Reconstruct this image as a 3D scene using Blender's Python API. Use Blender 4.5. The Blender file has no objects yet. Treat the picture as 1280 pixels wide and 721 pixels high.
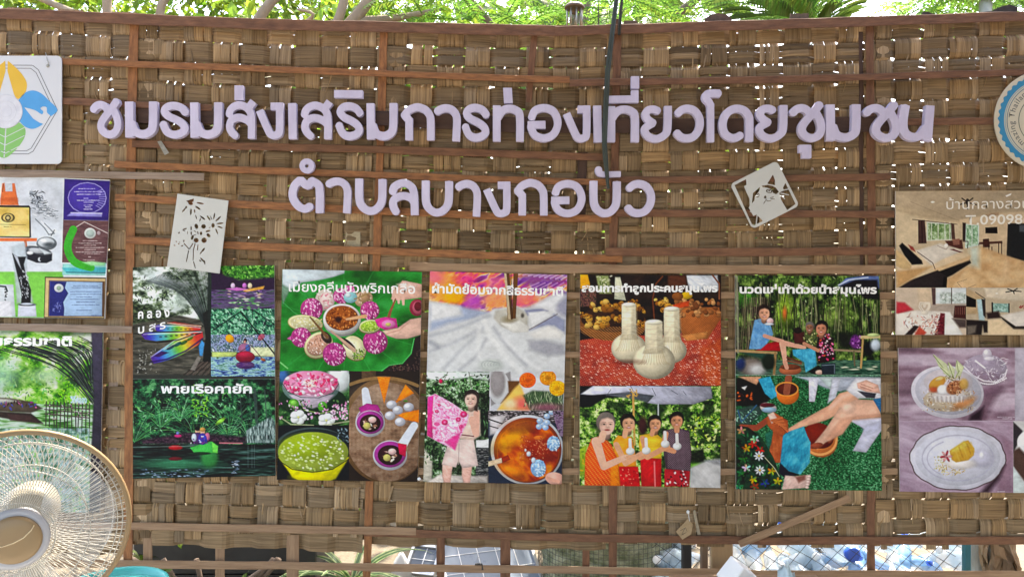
import bpy, math, random
import numpy as np
from mathutils import Vector, Matrix

# ---------------------------------------------------------------- camera, sky, sun, exposure
SC = bpy.context.scene
COL = SC.collection
D = 4.2667 * 26 / 36                    # camera to wall
K = 1 / 300.0                           # metres per photo pixel on the wall
CZ = 1.6                                # eye height
cd = bpy.data.cameras.new('camera'); cam = bpy.data.objects.new('camera', cd); COL.objects.link(cam)
cd.lens = 26; cd.sensor_width = 36; cd.clip_start = 0.05; cd.clip_end = 600
cam.location = (0, -D, CZ); cam.rotation_euler = (math.pi / 2, 0, 0)
SC.camera = cam
SUN_EL, SUN_AZ = math.radians(58), math.radians(20)      # azimuth from +Y (behind the wall) towards +X
wd = bpy.data.worlds.new('World'); SC.world = wd; wd.use_nodes = True
wn = wd.node_tree.nodes; wn.clear()
sky = wn.new('ShaderNodeTexSky'); sky.sky_type = 'NISHITA'; sky.sun_disc = False
sky.sun_elevation = SUN_EL; sky.sun_rotation = SUN_AZ; sky.dust_density = 3.0; sky.air_density = 1.0
bg = wn.new('ShaderNodeBackground'); bg.inputs[1].default_value = 0.15
wo = wn.new('ShaderNodeOutputWorld')
wd.node_tree.links.new(sky.outputs[0], bg.inputs[0]); wd.node_tree.links.new(bg.outputs[0], wo.inputs[0])
sl = bpy.data.lights.new('sun', 'SUN'); sl.energy = 2.6; sl.angle = math.radians(0.5); sl.color = (1.0, 0.95, 0.87)
so = bpy.data.objects.new('sun', sl); COL.objects.link(so)
sdir = Vector((math.sin(SUN_AZ) * math.cos(SUN_EL), math.cos(SUN_AZ) * math.cos(SUN_EL), math.sin(SUN_EL)))
so.rotation_euler = sdir.to_track_quat('Z', 'Y').to_euler(); so.location = sdir * 30
SC.view_settings.view_transform = 'Standard'; SC.view_settings.look = 'None'
SC.view_settings.gamma = 1.0; SC.view_settings.use_curve_mapping = False
SC.view_settings.exposure = 2.85
SC.view_settings.use_white_balance = True; SC.view_settings.white_balance_temperature = 7300
SC.cycles.max_bounces = 8; SC.cycles.transparent_max_bounces = 16

R = random.Random(7)
NR = np.random.RandomState(7)

def at(x, y, Y=0.0):
    """the place at depth Y (wall = 0, towards the camera negative) seen at photo pixel x, y"""
    s = (D + Y) / D
    return Vector(((x - 640) * K * s, Y, CZ + (360.5 - y) * K * s))

# ---------------------------------------------------------------- materials
MATS = {}
def lin(c):
    return tuple(((v / 255) / 12.92 if v / 255 <= .04045 else ((v / 255 + .055) / 1.055) ** 2.4) for v in c)

def mat(name, col=(.5, .5, .5), rough=.6, noise=None, attr=None, metal=0., bump=None, trans=0., spec=.5, alpha=1.0, coat=0.):
    """noise=(scale xyz, col2, coords 'UV'|'Object', contrast) mixes a second colour in; attr multiplies a colour attribute"""
    if name in MATS: return MATS[name]
    m = bpy.data.materials.new(name); m.use_nodes = True
    nt = m.node_tree; n = nt.nodes; L = nt.links
    p = n['Principled BSDF']; out = n['Material Output']
    p.inputs['Roughness'].default_value = rough; p.inputs['Metallic'].default_value = metal
    p.inputs['Specular IOR Level'].default_value = spec
    if coat: p.inputs['Coat Weight'].default_value = coat
    src = None
    col4 = (*col, 1)
    if noise or bump:
        tc = n.new('ShaderNodeTexCoord')
    if noise:
        sc_, c2, co, ctr = noise
        mp = n.new('ShaderNodeMapping'); mp.inputs['Scale'].default_value = sc_
        L.new(tc.outputs[co], mp.inputs[0])
        nz = n.new('ShaderNodeTexNoise'); nz.inputs['Scale'].default_value = 1; nz.inputs['Detail'].default_value = 6
        nz.inputs['Roughness'].default_value = .65
        L.new(mp.outputs[0], nz.inputs['Vector'])
        rp = n.new('ShaderNodeValToRGB'); rp.color_ramp.elements[0].position = .5 - ctr; rp.color_ramp.elements[1].position = .5 + ctr
        rp.color_ramp.elements[0].color = col4; rp.color_ramp.elements[1].color = (*c2, 1)
        L.new(nz.outputs['Fac'], rp.inputs[0]); src = rp.outputs[0]
        rr = n.new('ShaderNodeMapRange'); rr.inputs[3].default_value = max(.05, rough - .12); rr.inputs[4].default_value = min(1, rough + .12)
        L.new(nz.outputs['Fac'], rr.inputs[0]); L.new(rr.outputs[0], p.inputs['Roughness'])
    if attr:
        a = n.new('ShaderNodeAttribute'); a.attribute_name = attr
        if src is None and col == (1, 1, 1): src = a.outputs[0]
        else:
            mx = n.new('ShaderNodeMix'); mx.data_type = 'RGBA'; mx.blend_type = 'MULTIPLY'; mx.inputs[0].default_value = 1
            if src: L.new(src, mx.inputs[6])
            else: mx.inputs[6].default_value = col4
            L.new(a.outputs[0], mx.inputs[7]); src = mx.outputs[2]
    if src: L.new(src, p.inputs['Base Color'])
    else: p.inputs['Base Color'].default_value = col4
    if bump:
        sc_, co, st, dist = bump
        mp2 = n.new('ShaderNodeMapping'); mp2.inputs['Scale'].default_value = sc_; L.new(tc.outputs[co], mp2.inputs[0])
        nb = n.new('ShaderNodeTexNoise'); nb.inputs['Scale'].default_value = 1; nb.inputs['Detail'].default_value = 5
        L.new(mp2.outputs[0], nb.inputs['Vector'])
        b = n.new('ShaderNodeBump'); b.inputs['Strength'].default_value = st; b.inputs['Distance'].default_value = dist
        L.new(nb.outputs['Fac'], b.inputs['Height']); L.new(b.outputs[0], p.inputs['Normal'])
    if trans:
        t = n.new('ShaderNodeBsdfTranslucent'); ms = n.new('ShaderNodeMixShader'); ms.inputs[0].default_value = trans
        if src: L.new(src, t.inputs[0])
        else: t.inputs[0].default_value = col4
        L.new(p.outputs[0], ms.inputs[1]); L.new(t.outputs[0], ms.inputs[2]); L.new(ms.outputs[0], out.inputs[0])
    if alpha < 1:
        tr = n.new('ShaderNodeBsdfTransparent'); ms = n.new('ShaderNodeMixShader'); ms.inputs[0].default_value = alpha
        L.new(tr.outputs[0], ms.inputs[1]); L.new(p.outputs[0], ms.inputs[2]); L.new(ms.outputs[0], out.inputs[0])
    MATS[name] = m
    return m

# ---------------------------------------------------------------- mesh building
class MB:
    def __init__(s): s.v = []; s.f = []; s.uv = []; s.c = []
    def add(s, vs, fs, uv=None, col=None):
        o = len(s.v); s.v.extend([tuple(p) for p in vs]); s.f.extend([tuple(i + o for i in q) for q in fs])
        s.uv.extend(uv if uv is not None else [(p[0], p[2]) for p in vs])
        s.c.extend([col if col else (1, 1, 1)] * len(vs))
        return o
    def box(s, cx, cy, cz, sx, sy, sz, rot=None, bev=0.0, col=None):
        b = min(bev, sx * .45, sy * .45, sz * .45)
        hx, hy, hz = sx / 2, sy / 2, sz / 2
        if b <= 0:
            vs = [Vector((x, y, z)) for x in (-hx, hx) for y in (-hy, hy) for z in (-hz, hz)]
            fs = [(0, 1, 3, 2), (4, 6, 7, 5), (0, 4, 5, 1), (2, 3, 7, 6), (0, 2, 6, 4), (1, 5, 7, 3)]
        else:
            vs = []; idx = {}
            for x in (-1, 1):
                for y in (-1, 1):
                    for z in (-1, 1):
                        for ax in range(3):
                            p = [x * hx, y * hy, z * hz]
                            for a2 in range(3):
                                if a2 != ax: p[a2] -= (x, y, z)[a2] * b
                            idx[(x, y, z, ax)] = len(vs); vs.append(Vector(p))
            fs = []
            I = lambda x, y, z, a: idx[(x, y, z, a)]
            for sg in (-1, 1):
                fs.append((I(sg, -1, -1, 0), I(sg, 1, -1, 0), I(sg, 1, 1, 0), I(sg, -1, 1, 0)))
                fs.append((I(-1, sg, -1, 1), I(1, sg, -1, 1), I(1, sg, 1, 1), I(-1, sg, 1, 1)))
                fs.append((I(-1, -1, sg, 2), I(1, -1, sg, 2), I(1, 1, sg, 2), I(-1, 1, sg, 2)))
            for a in (-1, 1):
                for c in (-1, 1):
                    fs.append((I(-1, a, c, 1), I(1, a, c, 1), I(1, a, c, 2), I(-1, a, c, 2)))
                    fs.append((I(a, -1, c, 0), I(a, 1, c, 0), I(a, 1, c, 2), I(a, -1, c, 2)))
                    fs.append((I(a, c, -1, 0), I(a, c, 1, 0), I(a, c, 1, 1), I(a, c, -1, 1)))
                    for e in (-1, 1): fs.append((I(a, c, e, 0), I(a, c, e, 1), I(a, c, e, 2)))
        if rot is not None: vs = [rot @ v for v in vs]
        vs = [v + Vector((cx, cy, cz)) for v in vs]
        s.add(vs, fs, col=col)
    def tube(s, pts, r, n=8, cap=True, col=None):
        pts = [Vector(p) for p in pts]; rs = r if isinstance(r, (list, tuple)) else [r] * len(pts)
        vs = []; uv = []; L = 0
        prev = None
        for i, p in enumerate(pts):
            t = (pts[min(i + 1, len(pts) - 1)] - pts[max(i - 1, 0)])
            t = t.normalized() if t.length > 0 else Vector((0, 0, 1))
            if prev is None:
                a = t.orthogonal().normalized()
            else:
                a = (prev - t * prev.dot(t)); a = a.normalized() if a.length > 1e-6 else t.orthogonal().normalized()
            prev = a; b = t.cross(a)
            if i: L += (p - pts[i - 1]).length
            for k in range(n):
                an = 2 * math.pi * k / n
                vs.append(p + (a * math.cos(an) + b * math.sin(an)) * rs[i]); uv.append((L, k / n * .1))
        fs = [(i * n + k, i * n + (k + 1) % n, (i + 1) * n + (k + 1) % n, (i + 1) * n + k) for i in range(len(pts) - 1) for k in range(n)]
        if cap:
            fs.append(tuple(reversed(range(n)))); fs.append(tuple((len(pts) - 1) * n + k for k in range(n)))
        s.add(vs, fs, uv, col)
    def lathe(s, prof, n=24, M=None, col=None):
        """prof = [(r, z)...] about the z axis, M places it"""
        vs = []; fs = []; M = M or Matrix()
        for (r, z) in prof:
            for k in range(n):
                a = 2 * math.pi * k / n; vs.append(M @ Vector((r * math.cos(a), r * math.sin(a), z)))
        for i in range(len(prof) - 1):
            for k in range(n): fs.append((i * n + k, i * n + (k + 1) % n, (i + 1) * n + (k + 1) % n, (i + 1) * n + k))
        if prof[0][0] > 1e-5: fs.append(tuple(reversed(range(n))))
        if prof[-1][0] > 1e-5: fs.append(tuple((len(prof) - 1) * n + k for k in range(n)))
        s.add(vs, fs, col=col)
    def build(s, name, m, parent=None, smooth=False, loc=None):
        me = bpy.data.meshes.new(name)
        o = bpy.data.objects.new(name, me); COL.objects.link(o)
        off = Vector((0, 0, 0))
        if parent is not None:
            o.parent = parent; q = parent
            while q is not None: off = off - Vector(q.location); q = q.parent
        elif loc is not None:
            o.location = loc; off = -Vector(loc)
        me.from_pydata([(p[0] + off.x, p[1] + off.y, p[2] + off.z) for p in s.v], [], s.f)
        li = np.empty(len(me.loops), np.int32); me.loops.foreach_get('vertex_index', li)
        uvl = me.uv_layers.new(name='UVMap')
        uvl.data.foreach_set('uv', np.asarray(s.uv, np.float32)[li].ravel())
        ca = me.color_attributes.new('Col', 'FLOAT_COLOR', 'POINT')
        c4 = np.ones((len(s.v), 4), np.float32); c4[:, :3] = np.asarray(s.c, np.float32)
        ca.data.foreach_set('color', c4.ravel())
        if smooth: me.polygons.foreach_set('use_smooth', np.ones(len(me.polygons), bool))
        me.materials.append(m); me.update()
        return o

def tag(o, label, cat, group=None, kind=None):
    o['label'] = label; o['category'] = cat
    if group: o['group'] = group
    if kind: o['kind'] = kind
    return o
def empty(name, loc, label, cat, group=None):
    o = bpy.data.objects.new(name, None); COL.objects.link(o); o.location = loc; o.empty_display_size = .05
    return tag(o, label, cat, group)
def struct(o, label=None):
    o['kind'] = 'structure'
    return o
def warp(u, v):
    """the wall leans and sags a little: straight wall pixel -> photo pixel"""
    tilt = np.interp(u, [-60, 0, 168, 480, 770, 1087, 1280, 1340], [-6, -6, -9, -24, -6, 1, 2, 2])
    top = np.interp(u, [-60, 0, 320, 640, 720, 960, 1280, 1340], [-24, -21, -7.5, 0, 0, -7, -16, -18])
    bot = np.interp(u, [-60, 165, 320, 640, 960, 1280, 1340], [-18, -14, -10, 0, 5, 5, 5])
    t = (np.asarray(v, float) - 38) / 630
    return u + tilt * t, v + top * (1 - t) + bot * t

def bar(pts, hw, y0, y1, name, m, parent, jit=.5, horiz=True, seed=0, col=None):
    """a sawn batten through photo pixels pts, half width hw (px), between depths y0 (back) and y1 (front)"""
    rr = random.Random(seed * 31 + int(pts[0][0]) + 7 * int(pts[0][1]))
    P = []
    for (a, b) in zip(pts[:-1], pts[1:]):
        n = max(1, int(math.hypot(b[0] - a[0], b[1] - a[1]) / 28))
        for i in range(n): P.append((a[0] + (b[0] - a[0]) * i / n, a[1] + (b[1] - a[1]) * i / n))
    P.append(pts[-1])
    hws = hw if isinstance(hw, (list, tuple)) else None
    mb = MB(); vs = []; uv = []; L = rr.random() * 9
    for i, (x, y) in enumerate(P):
        q = P[min(i + 1, len(P) - 1)]; p = P[max(i - 1, 0)]
        dx, dy = q[0] - p[0], q[1] - p[1]; l = math.hypot(dx, dy); nx, ny = -dy / l, dx / l
        h = (hws[0] + (hws[1] - hws[0]) * i / (len(P) - 1)) if hws else hw
        e0 = h + rr.uniform(-jit, jit); e1 = h + rr.uniform(-jit, jit); b = .55
        if i: L += math.hypot(x - P[i - 1][0], y - P[i - 1][1]) * K
        jy = rr.uniform(-.0008, .0008)
        for (k, yy, w) in ((-e0, y0, 0), (-e0, y1 + .0018, .01), (-e0 + b, y1, .012), (e1 - b, y1, .03), (e1, y1 + .0018, .032), (e1, y0, .042)):
            vs.append(at(x + nx * k, y + ny * k, yy + jy)); uv.append((L, w + rr.random() * 0))
    n = 6
    fs = [(i * n + k, i * n + (k + 1) % n, (i + 1) * n + (k + 1) % n, (i + 1) * n + k) for i in range(len(P) - 1) for k in range(n)]
    fs += [tuple(reversed(range(n))), tuple((len(P) - 1) * n + k for k in range(n))]
    mb.add(vs, fs, uv, col or (1, 1, 1))
    return mb.build(name, m, parent)

# ---------------------------------------------------------------- numpy noise, flat prints and cut-out plates
def vnoise(x, y, seed=0):
    xi = np.floor(x).astype(int); yi = np.floor(y).astype(int); fx = x - xi; fy = y - yi
    fx = fx * fx * (3 - 2 * fx); fy = fy * fy * (3 - 2 * fy)
    T = np.random.RandomState(seed + 11).rand(97, 101)
    g = lambda a, b: T[a % 97, b % 101]
    return (g(xi, yi) * (1 - fx) + g(xi + 1, yi) * fx) * (1 - fy) + (g(xi, yi + 1) * (1 - fx) + g(xi + 1, yi + 1) * fx) * fy
def fbm(x, y, sx, sy=None, seed=0, oct=3, rot=0):
    sy = sy or sx
    if rot:
        c, s = math.cos(rot), math.sin(rot); x, y = x * c + y * s, -x * s + y * c
    t = 0; a = 1; w = 0
    for i in range(oct):
        t = t + a * vnoise(x / sx * 2 ** i + i * 17.3, y / sy * 2 ** i + i * 9.1, seed + i); w += a; a *= .6
    return np.clip((t / w - .5) * 1.7 + .5, 0, 1)

class Print:
    """a flat printed picture: a fine grid of coloured points over the board (corners in photo pixels)"""
    def __init__(s, tl, tr, br, bl, res=1.5, bg=(200, 200, 200)):
        w = (tr[0] - tl[0] + br[0] - bl[0]) / 2; h = (bl[1] - tl[1] + br[1] - tr[1]) / 2
        s.nx = int(w * res) + 1; s.ny = int(h * res) + 1
        u, v = np.meshgrid(np.linspace(0, 1, s.nx), np.linspace(0, 1, s.ny)); s.u, s.v = u, v
        f = lambda k: tl[k] * (1 - u) * (1 - v) + tr[k] * u * (1 - v) + br[k] * u * v + bl[k] * (1 - u) * v
        s.X, s.Y = f(0), f(1); s.a = np.zeros(s.X.shape + (3,)) + np.array(bg) / 255.
        s.corners = (tl, tr, br, bl); s.clip = None; s.vol = .65; s.d_ = None
        s.r = random.Random(int(tl[0] * 3 + tl[1]))
    def region(s, x0, y0, x1, y1):
        s.clip = None if x0 is None else (x0, y0, x1, y1)
    def blend(s, m, c, sl=None):
        sl = sl or (slice(None), slice(None))
        if s.clip:
            x0, y0, x1, y1 = s.clip
            X, Y = s.X[sl], s.Y[sl]
            m = m * ((X >= x0) & (X < x1) & (Y >= y0) & (Y < y1))
        c = np.asarray(c, float) / 255.
        s.a[sl] = s.a[sl] * (1 - m[..., None]) + c * m[..., None]
    def win(s, x0, y0, x1, y1, pad=2):
        ok = (s.X > x0 - pad) & (s.X < x1 + pad) & (s.Y > y0 - pad) & (s.Y < y1 + pad)
        r = np.flatnonzero(ok.any(1)); c = np.flatnonzero(ok.any(0))
        if not len(r) or not len(c): return None
        return (slice(r[0], r[-1] + 1), slice(c[0], c[-1] + 1))
    def mpoly(s, pts, sl, soft):
        X, Y = s.X[sl], s.Y[sl]; ins = np.zeros(X.shape, bool); d = np.full(X.shape, 1e9)
        for (x0, y0), (x1, y1) in zip(pts, pts[1:] + pts[:1]):
            if y0 != y1:
                ins ^= ((Y < y0) != (Y < y1)) & (X < x0 + (Y - y0) * (x1 - x0) / (y1 - y0))
            l = (x1 - x0) ** 2 + (y1 - y0) ** 2 + 1e-9; t = np.clip(((X - x0) * (x1 - x0) + (Y - y0) * (y1 - y0)) / l, 0, 1)
            d = np.minimum(d, np.hypot(X - x0 - t * (x1 - x0), Y - y0 - t * (y1 - y0)))
        s.d_ = d
        return np.clip(.5 + np.where(ins, d, -d) / soft, 0, 1)
    def poly(s, pts, c, soft=.8, al=1):
        pts = list(pts); xs = [p[0] for p in pts]; ys = [p[1] for p in pts]
        sl = s.win(min(xs), min(ys), max(xs), max(ys), soft)
        if not sl: return
        m = s.mpoly(pts, sl, soft)
        sz = min(max(xs) - min(xs), max(ys) - min(ys)) / 2
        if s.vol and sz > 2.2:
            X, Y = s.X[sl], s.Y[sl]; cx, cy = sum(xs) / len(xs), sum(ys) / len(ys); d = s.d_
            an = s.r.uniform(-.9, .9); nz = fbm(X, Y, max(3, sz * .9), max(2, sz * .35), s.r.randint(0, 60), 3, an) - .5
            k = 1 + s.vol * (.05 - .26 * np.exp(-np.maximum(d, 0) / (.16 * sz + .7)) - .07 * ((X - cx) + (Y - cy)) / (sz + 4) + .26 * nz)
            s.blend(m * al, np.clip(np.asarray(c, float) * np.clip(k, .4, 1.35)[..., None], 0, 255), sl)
        else: s.blend(m * al, c, sl)
    def rect(s, x0, y0, x1, y1, c, soft=.5, al=1): s.poly([(x0, y0), (x1, y0), (x1, y1), (x0, y1)], c, soft, al)
    def mell(s, cx, cy, rx, ry, rot, soft, sl):
        X, Y = s.X[sl] - cx, s.Y[sl] - cy; c, n = math.cos(rot), math.sin(rot)
        q = np.hypot((X * c + Y * n) / rx, (-X * n + Y * c) / ry)
        return np.clip(.5 + (1 - q) * min(rx, ry) / soft, 0, 1)
    def ell(s, cx, cy, rx, ry, c, rot=0, soft=.8, al=1):
        m = max(rx, ry) + soft; sl = s.win(cx - m, cy - m, cx + m, cy + m)
        if not sl: return
        k = s.mell(cx, cy, rx, ry, rot, soft, sl)
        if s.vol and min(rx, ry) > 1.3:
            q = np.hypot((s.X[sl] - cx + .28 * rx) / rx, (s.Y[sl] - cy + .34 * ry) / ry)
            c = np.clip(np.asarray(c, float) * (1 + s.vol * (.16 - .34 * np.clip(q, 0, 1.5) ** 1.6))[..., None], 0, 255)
        s.blend(k * al, c, sl)
    def line(s, pts, w, c, soft=.8, al=1, w2=None):
        m = max(w, w2 or w) + soft
        xs = [p[0] for p in pts]; ys = [p[1] for p in pts]
        sl = s.win(min(xs), min(ys), max(xs), max(ys), m)
        if not sl: return
        X, Y = s.X[sl], s.Y[sl]; d = np.full(X.shape, 1e9); n = len(pts) - 1
        for i, ((x0, y0), (x1, y1)) in enumerate(zip(pts, pts[1:])):
            l = (x1 - x0) ** 2 + (y1 - y0) ** 2 + 1e-9; t = np.clip(((X - x0) * (x1 - x0) + (Y - y0) * (y1 - y0)) / l, 0, 1)
            ww = w / 2 if w2 is None else (w + (w2 - w) * (i + t) / n) / 2
            d = np.minimum(d, np.hypot(X - x0 - t * (x1 - x0), Y - y0 - t * (y1 - y0)) - ww)
        s.blend(np.clip(.5 - d / soft, 0, 1) * al, c, sl)
    def ramp(s, t, cols):
        cols = np.asarray(cols, float); t = np.clip(t, 0, 1) * (len(cols) - 1); i = np.minimum(t.astype(int), len(cols) - 2); f = (t - i)[..., None]
        return cols[i] * (1 - f) + cols[i + 1] * f
    def tex(s, m, cols, sx, sy=None, seed=0, oct=3, rot=0, gain=1.0, bias=0.0):
        """fill mask m with a noise-driven colour ramp"""
        t = (fbm(s.X, s.Y, sx, sy, seed, oct, rot) - .5) * gain + .5 + bias
        s.blend(m, s.ramp(t, cols))
    def mask(s, x0=-1e4, y0=-1e4, x1=1e4, y1=1e4): return ((s.X >= x0) & (s.X < x1) & (s.Y >= y0) & (s.Y < y1)) * 1.0
    def pm(s, pts, soft=.8): return s.mpoly(list(pts), (slice(None), slice(None)), soft)
    def em(s, cx, cy, rx, ry, rot=0, soft=.8): return s.mell(cx, cy, rx, ry, rot, soft, (slice(None), slice(None)))
    def dabs(s, n, area, cols, ln, w, rot=(0, 6.3), al=1, inside=None, seed=None):
        """n small dabs (leaves, petals, grains) scattered in area = (x0,y0,x1,y1) or an ellipse (cx,cy,rx,ry,'e')"""
        r = random.Random(seed) if seed is not None else s.r
        for _ in range(n):
            if len(area) == 5:
                q = math.sqrt(r.random()); a = r.random() * 6.283; x = area[0] + area[2] * q * math.cos(a); y = area[1] + area[3] * q * math.sin(a)
            else: x = r.uniform(area[0], area[2]); y = r.uniform(area[1], area[3])
            if inside and not inside(x, y): continue
            l = r.uniform(*ln); s.ell(x, y, l, r.uniform(*w), r.choice(cols), r.uniform(*rot), .7, al)
    def text_rows(s, x0, x1, rows, c, h=1.0, gap=.25):
        for y, a, b in rows:
            x = x0 + (x1 - x0) * a; e = x0 + (x1 - x0) * b
            while x < e:
                l = s.r.uniform(1.2, 4); s.line([(x, y + s.r.uniform(-.2, .2)), (min(x + l, e), y)], h * s.r.uniform(.6, 1.1), c, .8, .85); x += l + s.r.uniform(.5, 1.4)
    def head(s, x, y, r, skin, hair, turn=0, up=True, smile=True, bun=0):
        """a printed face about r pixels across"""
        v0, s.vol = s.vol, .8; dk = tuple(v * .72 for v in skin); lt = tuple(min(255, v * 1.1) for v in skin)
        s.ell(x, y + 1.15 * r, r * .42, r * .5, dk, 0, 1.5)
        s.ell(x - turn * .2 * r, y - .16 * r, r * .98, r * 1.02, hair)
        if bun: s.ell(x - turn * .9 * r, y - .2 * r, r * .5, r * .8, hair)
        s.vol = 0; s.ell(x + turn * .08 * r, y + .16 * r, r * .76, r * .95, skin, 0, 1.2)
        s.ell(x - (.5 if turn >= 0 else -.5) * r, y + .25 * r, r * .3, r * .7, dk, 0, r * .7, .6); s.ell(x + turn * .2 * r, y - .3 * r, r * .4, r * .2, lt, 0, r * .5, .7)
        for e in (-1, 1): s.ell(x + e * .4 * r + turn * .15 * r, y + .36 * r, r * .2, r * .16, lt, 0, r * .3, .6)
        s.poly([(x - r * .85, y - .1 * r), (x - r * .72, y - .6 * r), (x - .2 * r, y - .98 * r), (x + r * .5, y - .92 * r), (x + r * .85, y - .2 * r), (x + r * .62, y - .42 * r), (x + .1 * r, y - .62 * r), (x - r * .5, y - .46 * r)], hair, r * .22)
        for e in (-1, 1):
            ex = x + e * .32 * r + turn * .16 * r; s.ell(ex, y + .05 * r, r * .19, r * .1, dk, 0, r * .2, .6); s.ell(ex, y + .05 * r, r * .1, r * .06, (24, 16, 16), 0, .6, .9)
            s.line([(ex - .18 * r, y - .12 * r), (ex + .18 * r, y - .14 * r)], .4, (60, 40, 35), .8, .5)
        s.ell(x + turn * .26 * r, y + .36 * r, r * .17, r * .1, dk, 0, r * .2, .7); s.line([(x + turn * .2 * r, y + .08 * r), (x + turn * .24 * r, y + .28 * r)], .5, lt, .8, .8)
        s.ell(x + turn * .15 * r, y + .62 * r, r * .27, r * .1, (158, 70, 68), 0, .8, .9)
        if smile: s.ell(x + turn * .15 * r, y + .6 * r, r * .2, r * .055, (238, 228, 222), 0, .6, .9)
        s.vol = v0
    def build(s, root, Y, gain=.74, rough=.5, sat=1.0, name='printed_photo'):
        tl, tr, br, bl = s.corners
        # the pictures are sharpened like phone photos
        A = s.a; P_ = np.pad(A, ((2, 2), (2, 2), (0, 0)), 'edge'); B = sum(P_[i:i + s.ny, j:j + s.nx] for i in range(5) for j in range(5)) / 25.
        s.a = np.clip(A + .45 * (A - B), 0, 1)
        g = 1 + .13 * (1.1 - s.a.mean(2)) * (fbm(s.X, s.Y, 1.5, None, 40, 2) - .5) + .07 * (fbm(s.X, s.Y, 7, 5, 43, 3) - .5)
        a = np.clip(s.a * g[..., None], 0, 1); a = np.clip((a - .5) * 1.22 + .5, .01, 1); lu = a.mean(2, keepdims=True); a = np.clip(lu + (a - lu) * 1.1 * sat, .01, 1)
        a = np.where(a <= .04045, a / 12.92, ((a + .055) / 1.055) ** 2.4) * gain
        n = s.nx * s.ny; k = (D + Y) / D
        co = np.empty((n, 3), np.float32)
        co[:, 0] = ((s.X - 640) * K * k).ravel(); co[:, 1] = Y; co[:, 2] = (CZ + (360.5 - s.Y) * K * k).ravel()
        co -= np.array(root.location)
        me = bpy.data.meshes.new(name); me.vertices.add(n); me.vertices.foreach_set('co', co.ravel())
        i = np.arange(s.ny - 1)[:, None] * s.nx + np.arange(s.nx - 1)[None, :]
        q = np.stack([i, i + s.nx, i + s.nx + 1, i + 1], -1).reshape(-1, 4)
        m = len(q); me.loops.add(m * 4); me.loops.foreach_set('vertex_index', q.ravel().astype(np.int32))
        me.polygons.add(m); me.polygons.foreach_set('loop_start', np.arange(m, dtype=np.int32) * 4)
        try: me.polygons.foreach_set('loop_total', np.full(m, 4, np.int32))
        except Exception: pass
        me.update(calc_edges=True)
        ca = me.color_attributes.new('Col', 'FLOAT_COLOR', 'POINT'); c4 = np.ones((n, 4), np.float32); c4[:, :3] = a.reshape(-1, 3)
        ca.data.foreach_set('color', c4.ravel())
        me.materials.append(mat('print_%02d' % int(rough * 100), (1, 1, 1), rough, attr='Col', spec=.15))
        o = bpy.data.objects.new(name, me); COL.objects.link(o); o.parent = root
        return o

def board(corners, y0, y1, label, cat, group=None, name='poster', edge=(.55, .5, .45)):
    tl, tr, br, bl = corners
    c = at(sum(p[0] for p in corners) / 4, sum(p[1] for p in corners) / 4, y0)
    root = empty(name, c, label, cat, group)
    mb = MB(); vs = []
    for y in (y0, y1 + .0006):
        for p in corners: vs.append(at(p[0], p[1], y))
    # keep the board a straight slab: back corners directly behind the front ones
    fr = [at(p[0], p[1], y1 + .0006) for p in corners]; vs = [Vector((p.x, y0, p.z)) for p in fr] + fr
    mb.add(vs, [(0, 1, 2, 3), (7, 6, 5, 4), (0, 4, 5, 1), (1, 5, 6, 2), (2, 6, 7, 3), (3, 7, 4, 0)])
    mb.build('board', mat('board_edge', edge, .6), root)
    return root

def text_mesh(body, x0, x1, ybase, ysize, Y, root, m, name='title_lettering', bold=.02, slope=0.0, extrude=0.0004):
    """a printed line of writing, fitted between photo pixels x0..x1 with its baseline at ybase"""
    cu = bpy.data.curves.new('txt', 'FONT'); cu.body = body; cu.size = 1; cu.offset = bold; cu.resolution_u = 3
    t = bpy.data.objects.new('txt', cu); COL.objects.link(t)
    me = bpy.data.meshes.new_from_object(t.evaluated_get(bpy.context.evaluated_depsgraph_get()))
    bpy.data.objects.remove(t); bpy.data.curves.remove(cu)
    n = len(me.vertices); co = np.empty(n * 3, np.float32); me.vertices.foreach_get('co', co); co = co.reshape(-1, 3)
    a, b = co[:, 0].min(), co[:, 0].max()
    px = x0 + (co[:, 0] - a) / (b - a) * (x1 - x0); py = ybase - co[:, 1] * ysize + slope * (px - x0)
    s = (D + Y) / D
    co[:, 0] = (px - 640) * K * s; co[:, 2] = CZ + (360.5 - py) * K * s; co[:, 1] = Y
    co -= np.array(root.location, np.float32)
    me.vertices.foreach_set('co', co.ravel()); me.name = name; me.update()
    me.materials.clear(); me.materials.append(m)
    o = bpy.data.objects.new(name, me); COL.objects.link(o); o.parent = root
    return o

def seg_sdf(X, Y, pts, hw):
    """thick stroke with square ends"""
    d = np.full(X.shape, 1e9); n = len(pts) - 1
    for i in range(n):
        (x0, y0), (x1, y1) = pts[i], pts[i + 1]; l = math.hypot(x1 - x0, y1 - y0) or 1e-6
        ux, uy = (x1 - x0) / l, (y1 - y0) / l; t = (X - x0) * ux + (Y - y0) * uy; p = np.abs(-(X - x0) * uy + (Y - y0) * ux)
        a = np.maximum(-t, 0); b = np.maximum(t - l, 0)
        if n == 1: q = np.maximum(p - hw, np.maximum(-t, t - l))
        elif i == 0: q = np.where(t < 0, np.maximum(p - hw, -t), np.hypot(p, b) - hw)
        elif i == n - 1: q = np.where(t > l, np.maximum(p - hw, t - l), np.hypot(p, a) - hw)
        else: q = np.hypot(p, np.maximum(a, b)) - hw
        d = np.minimum(d, q)
    return d

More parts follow.
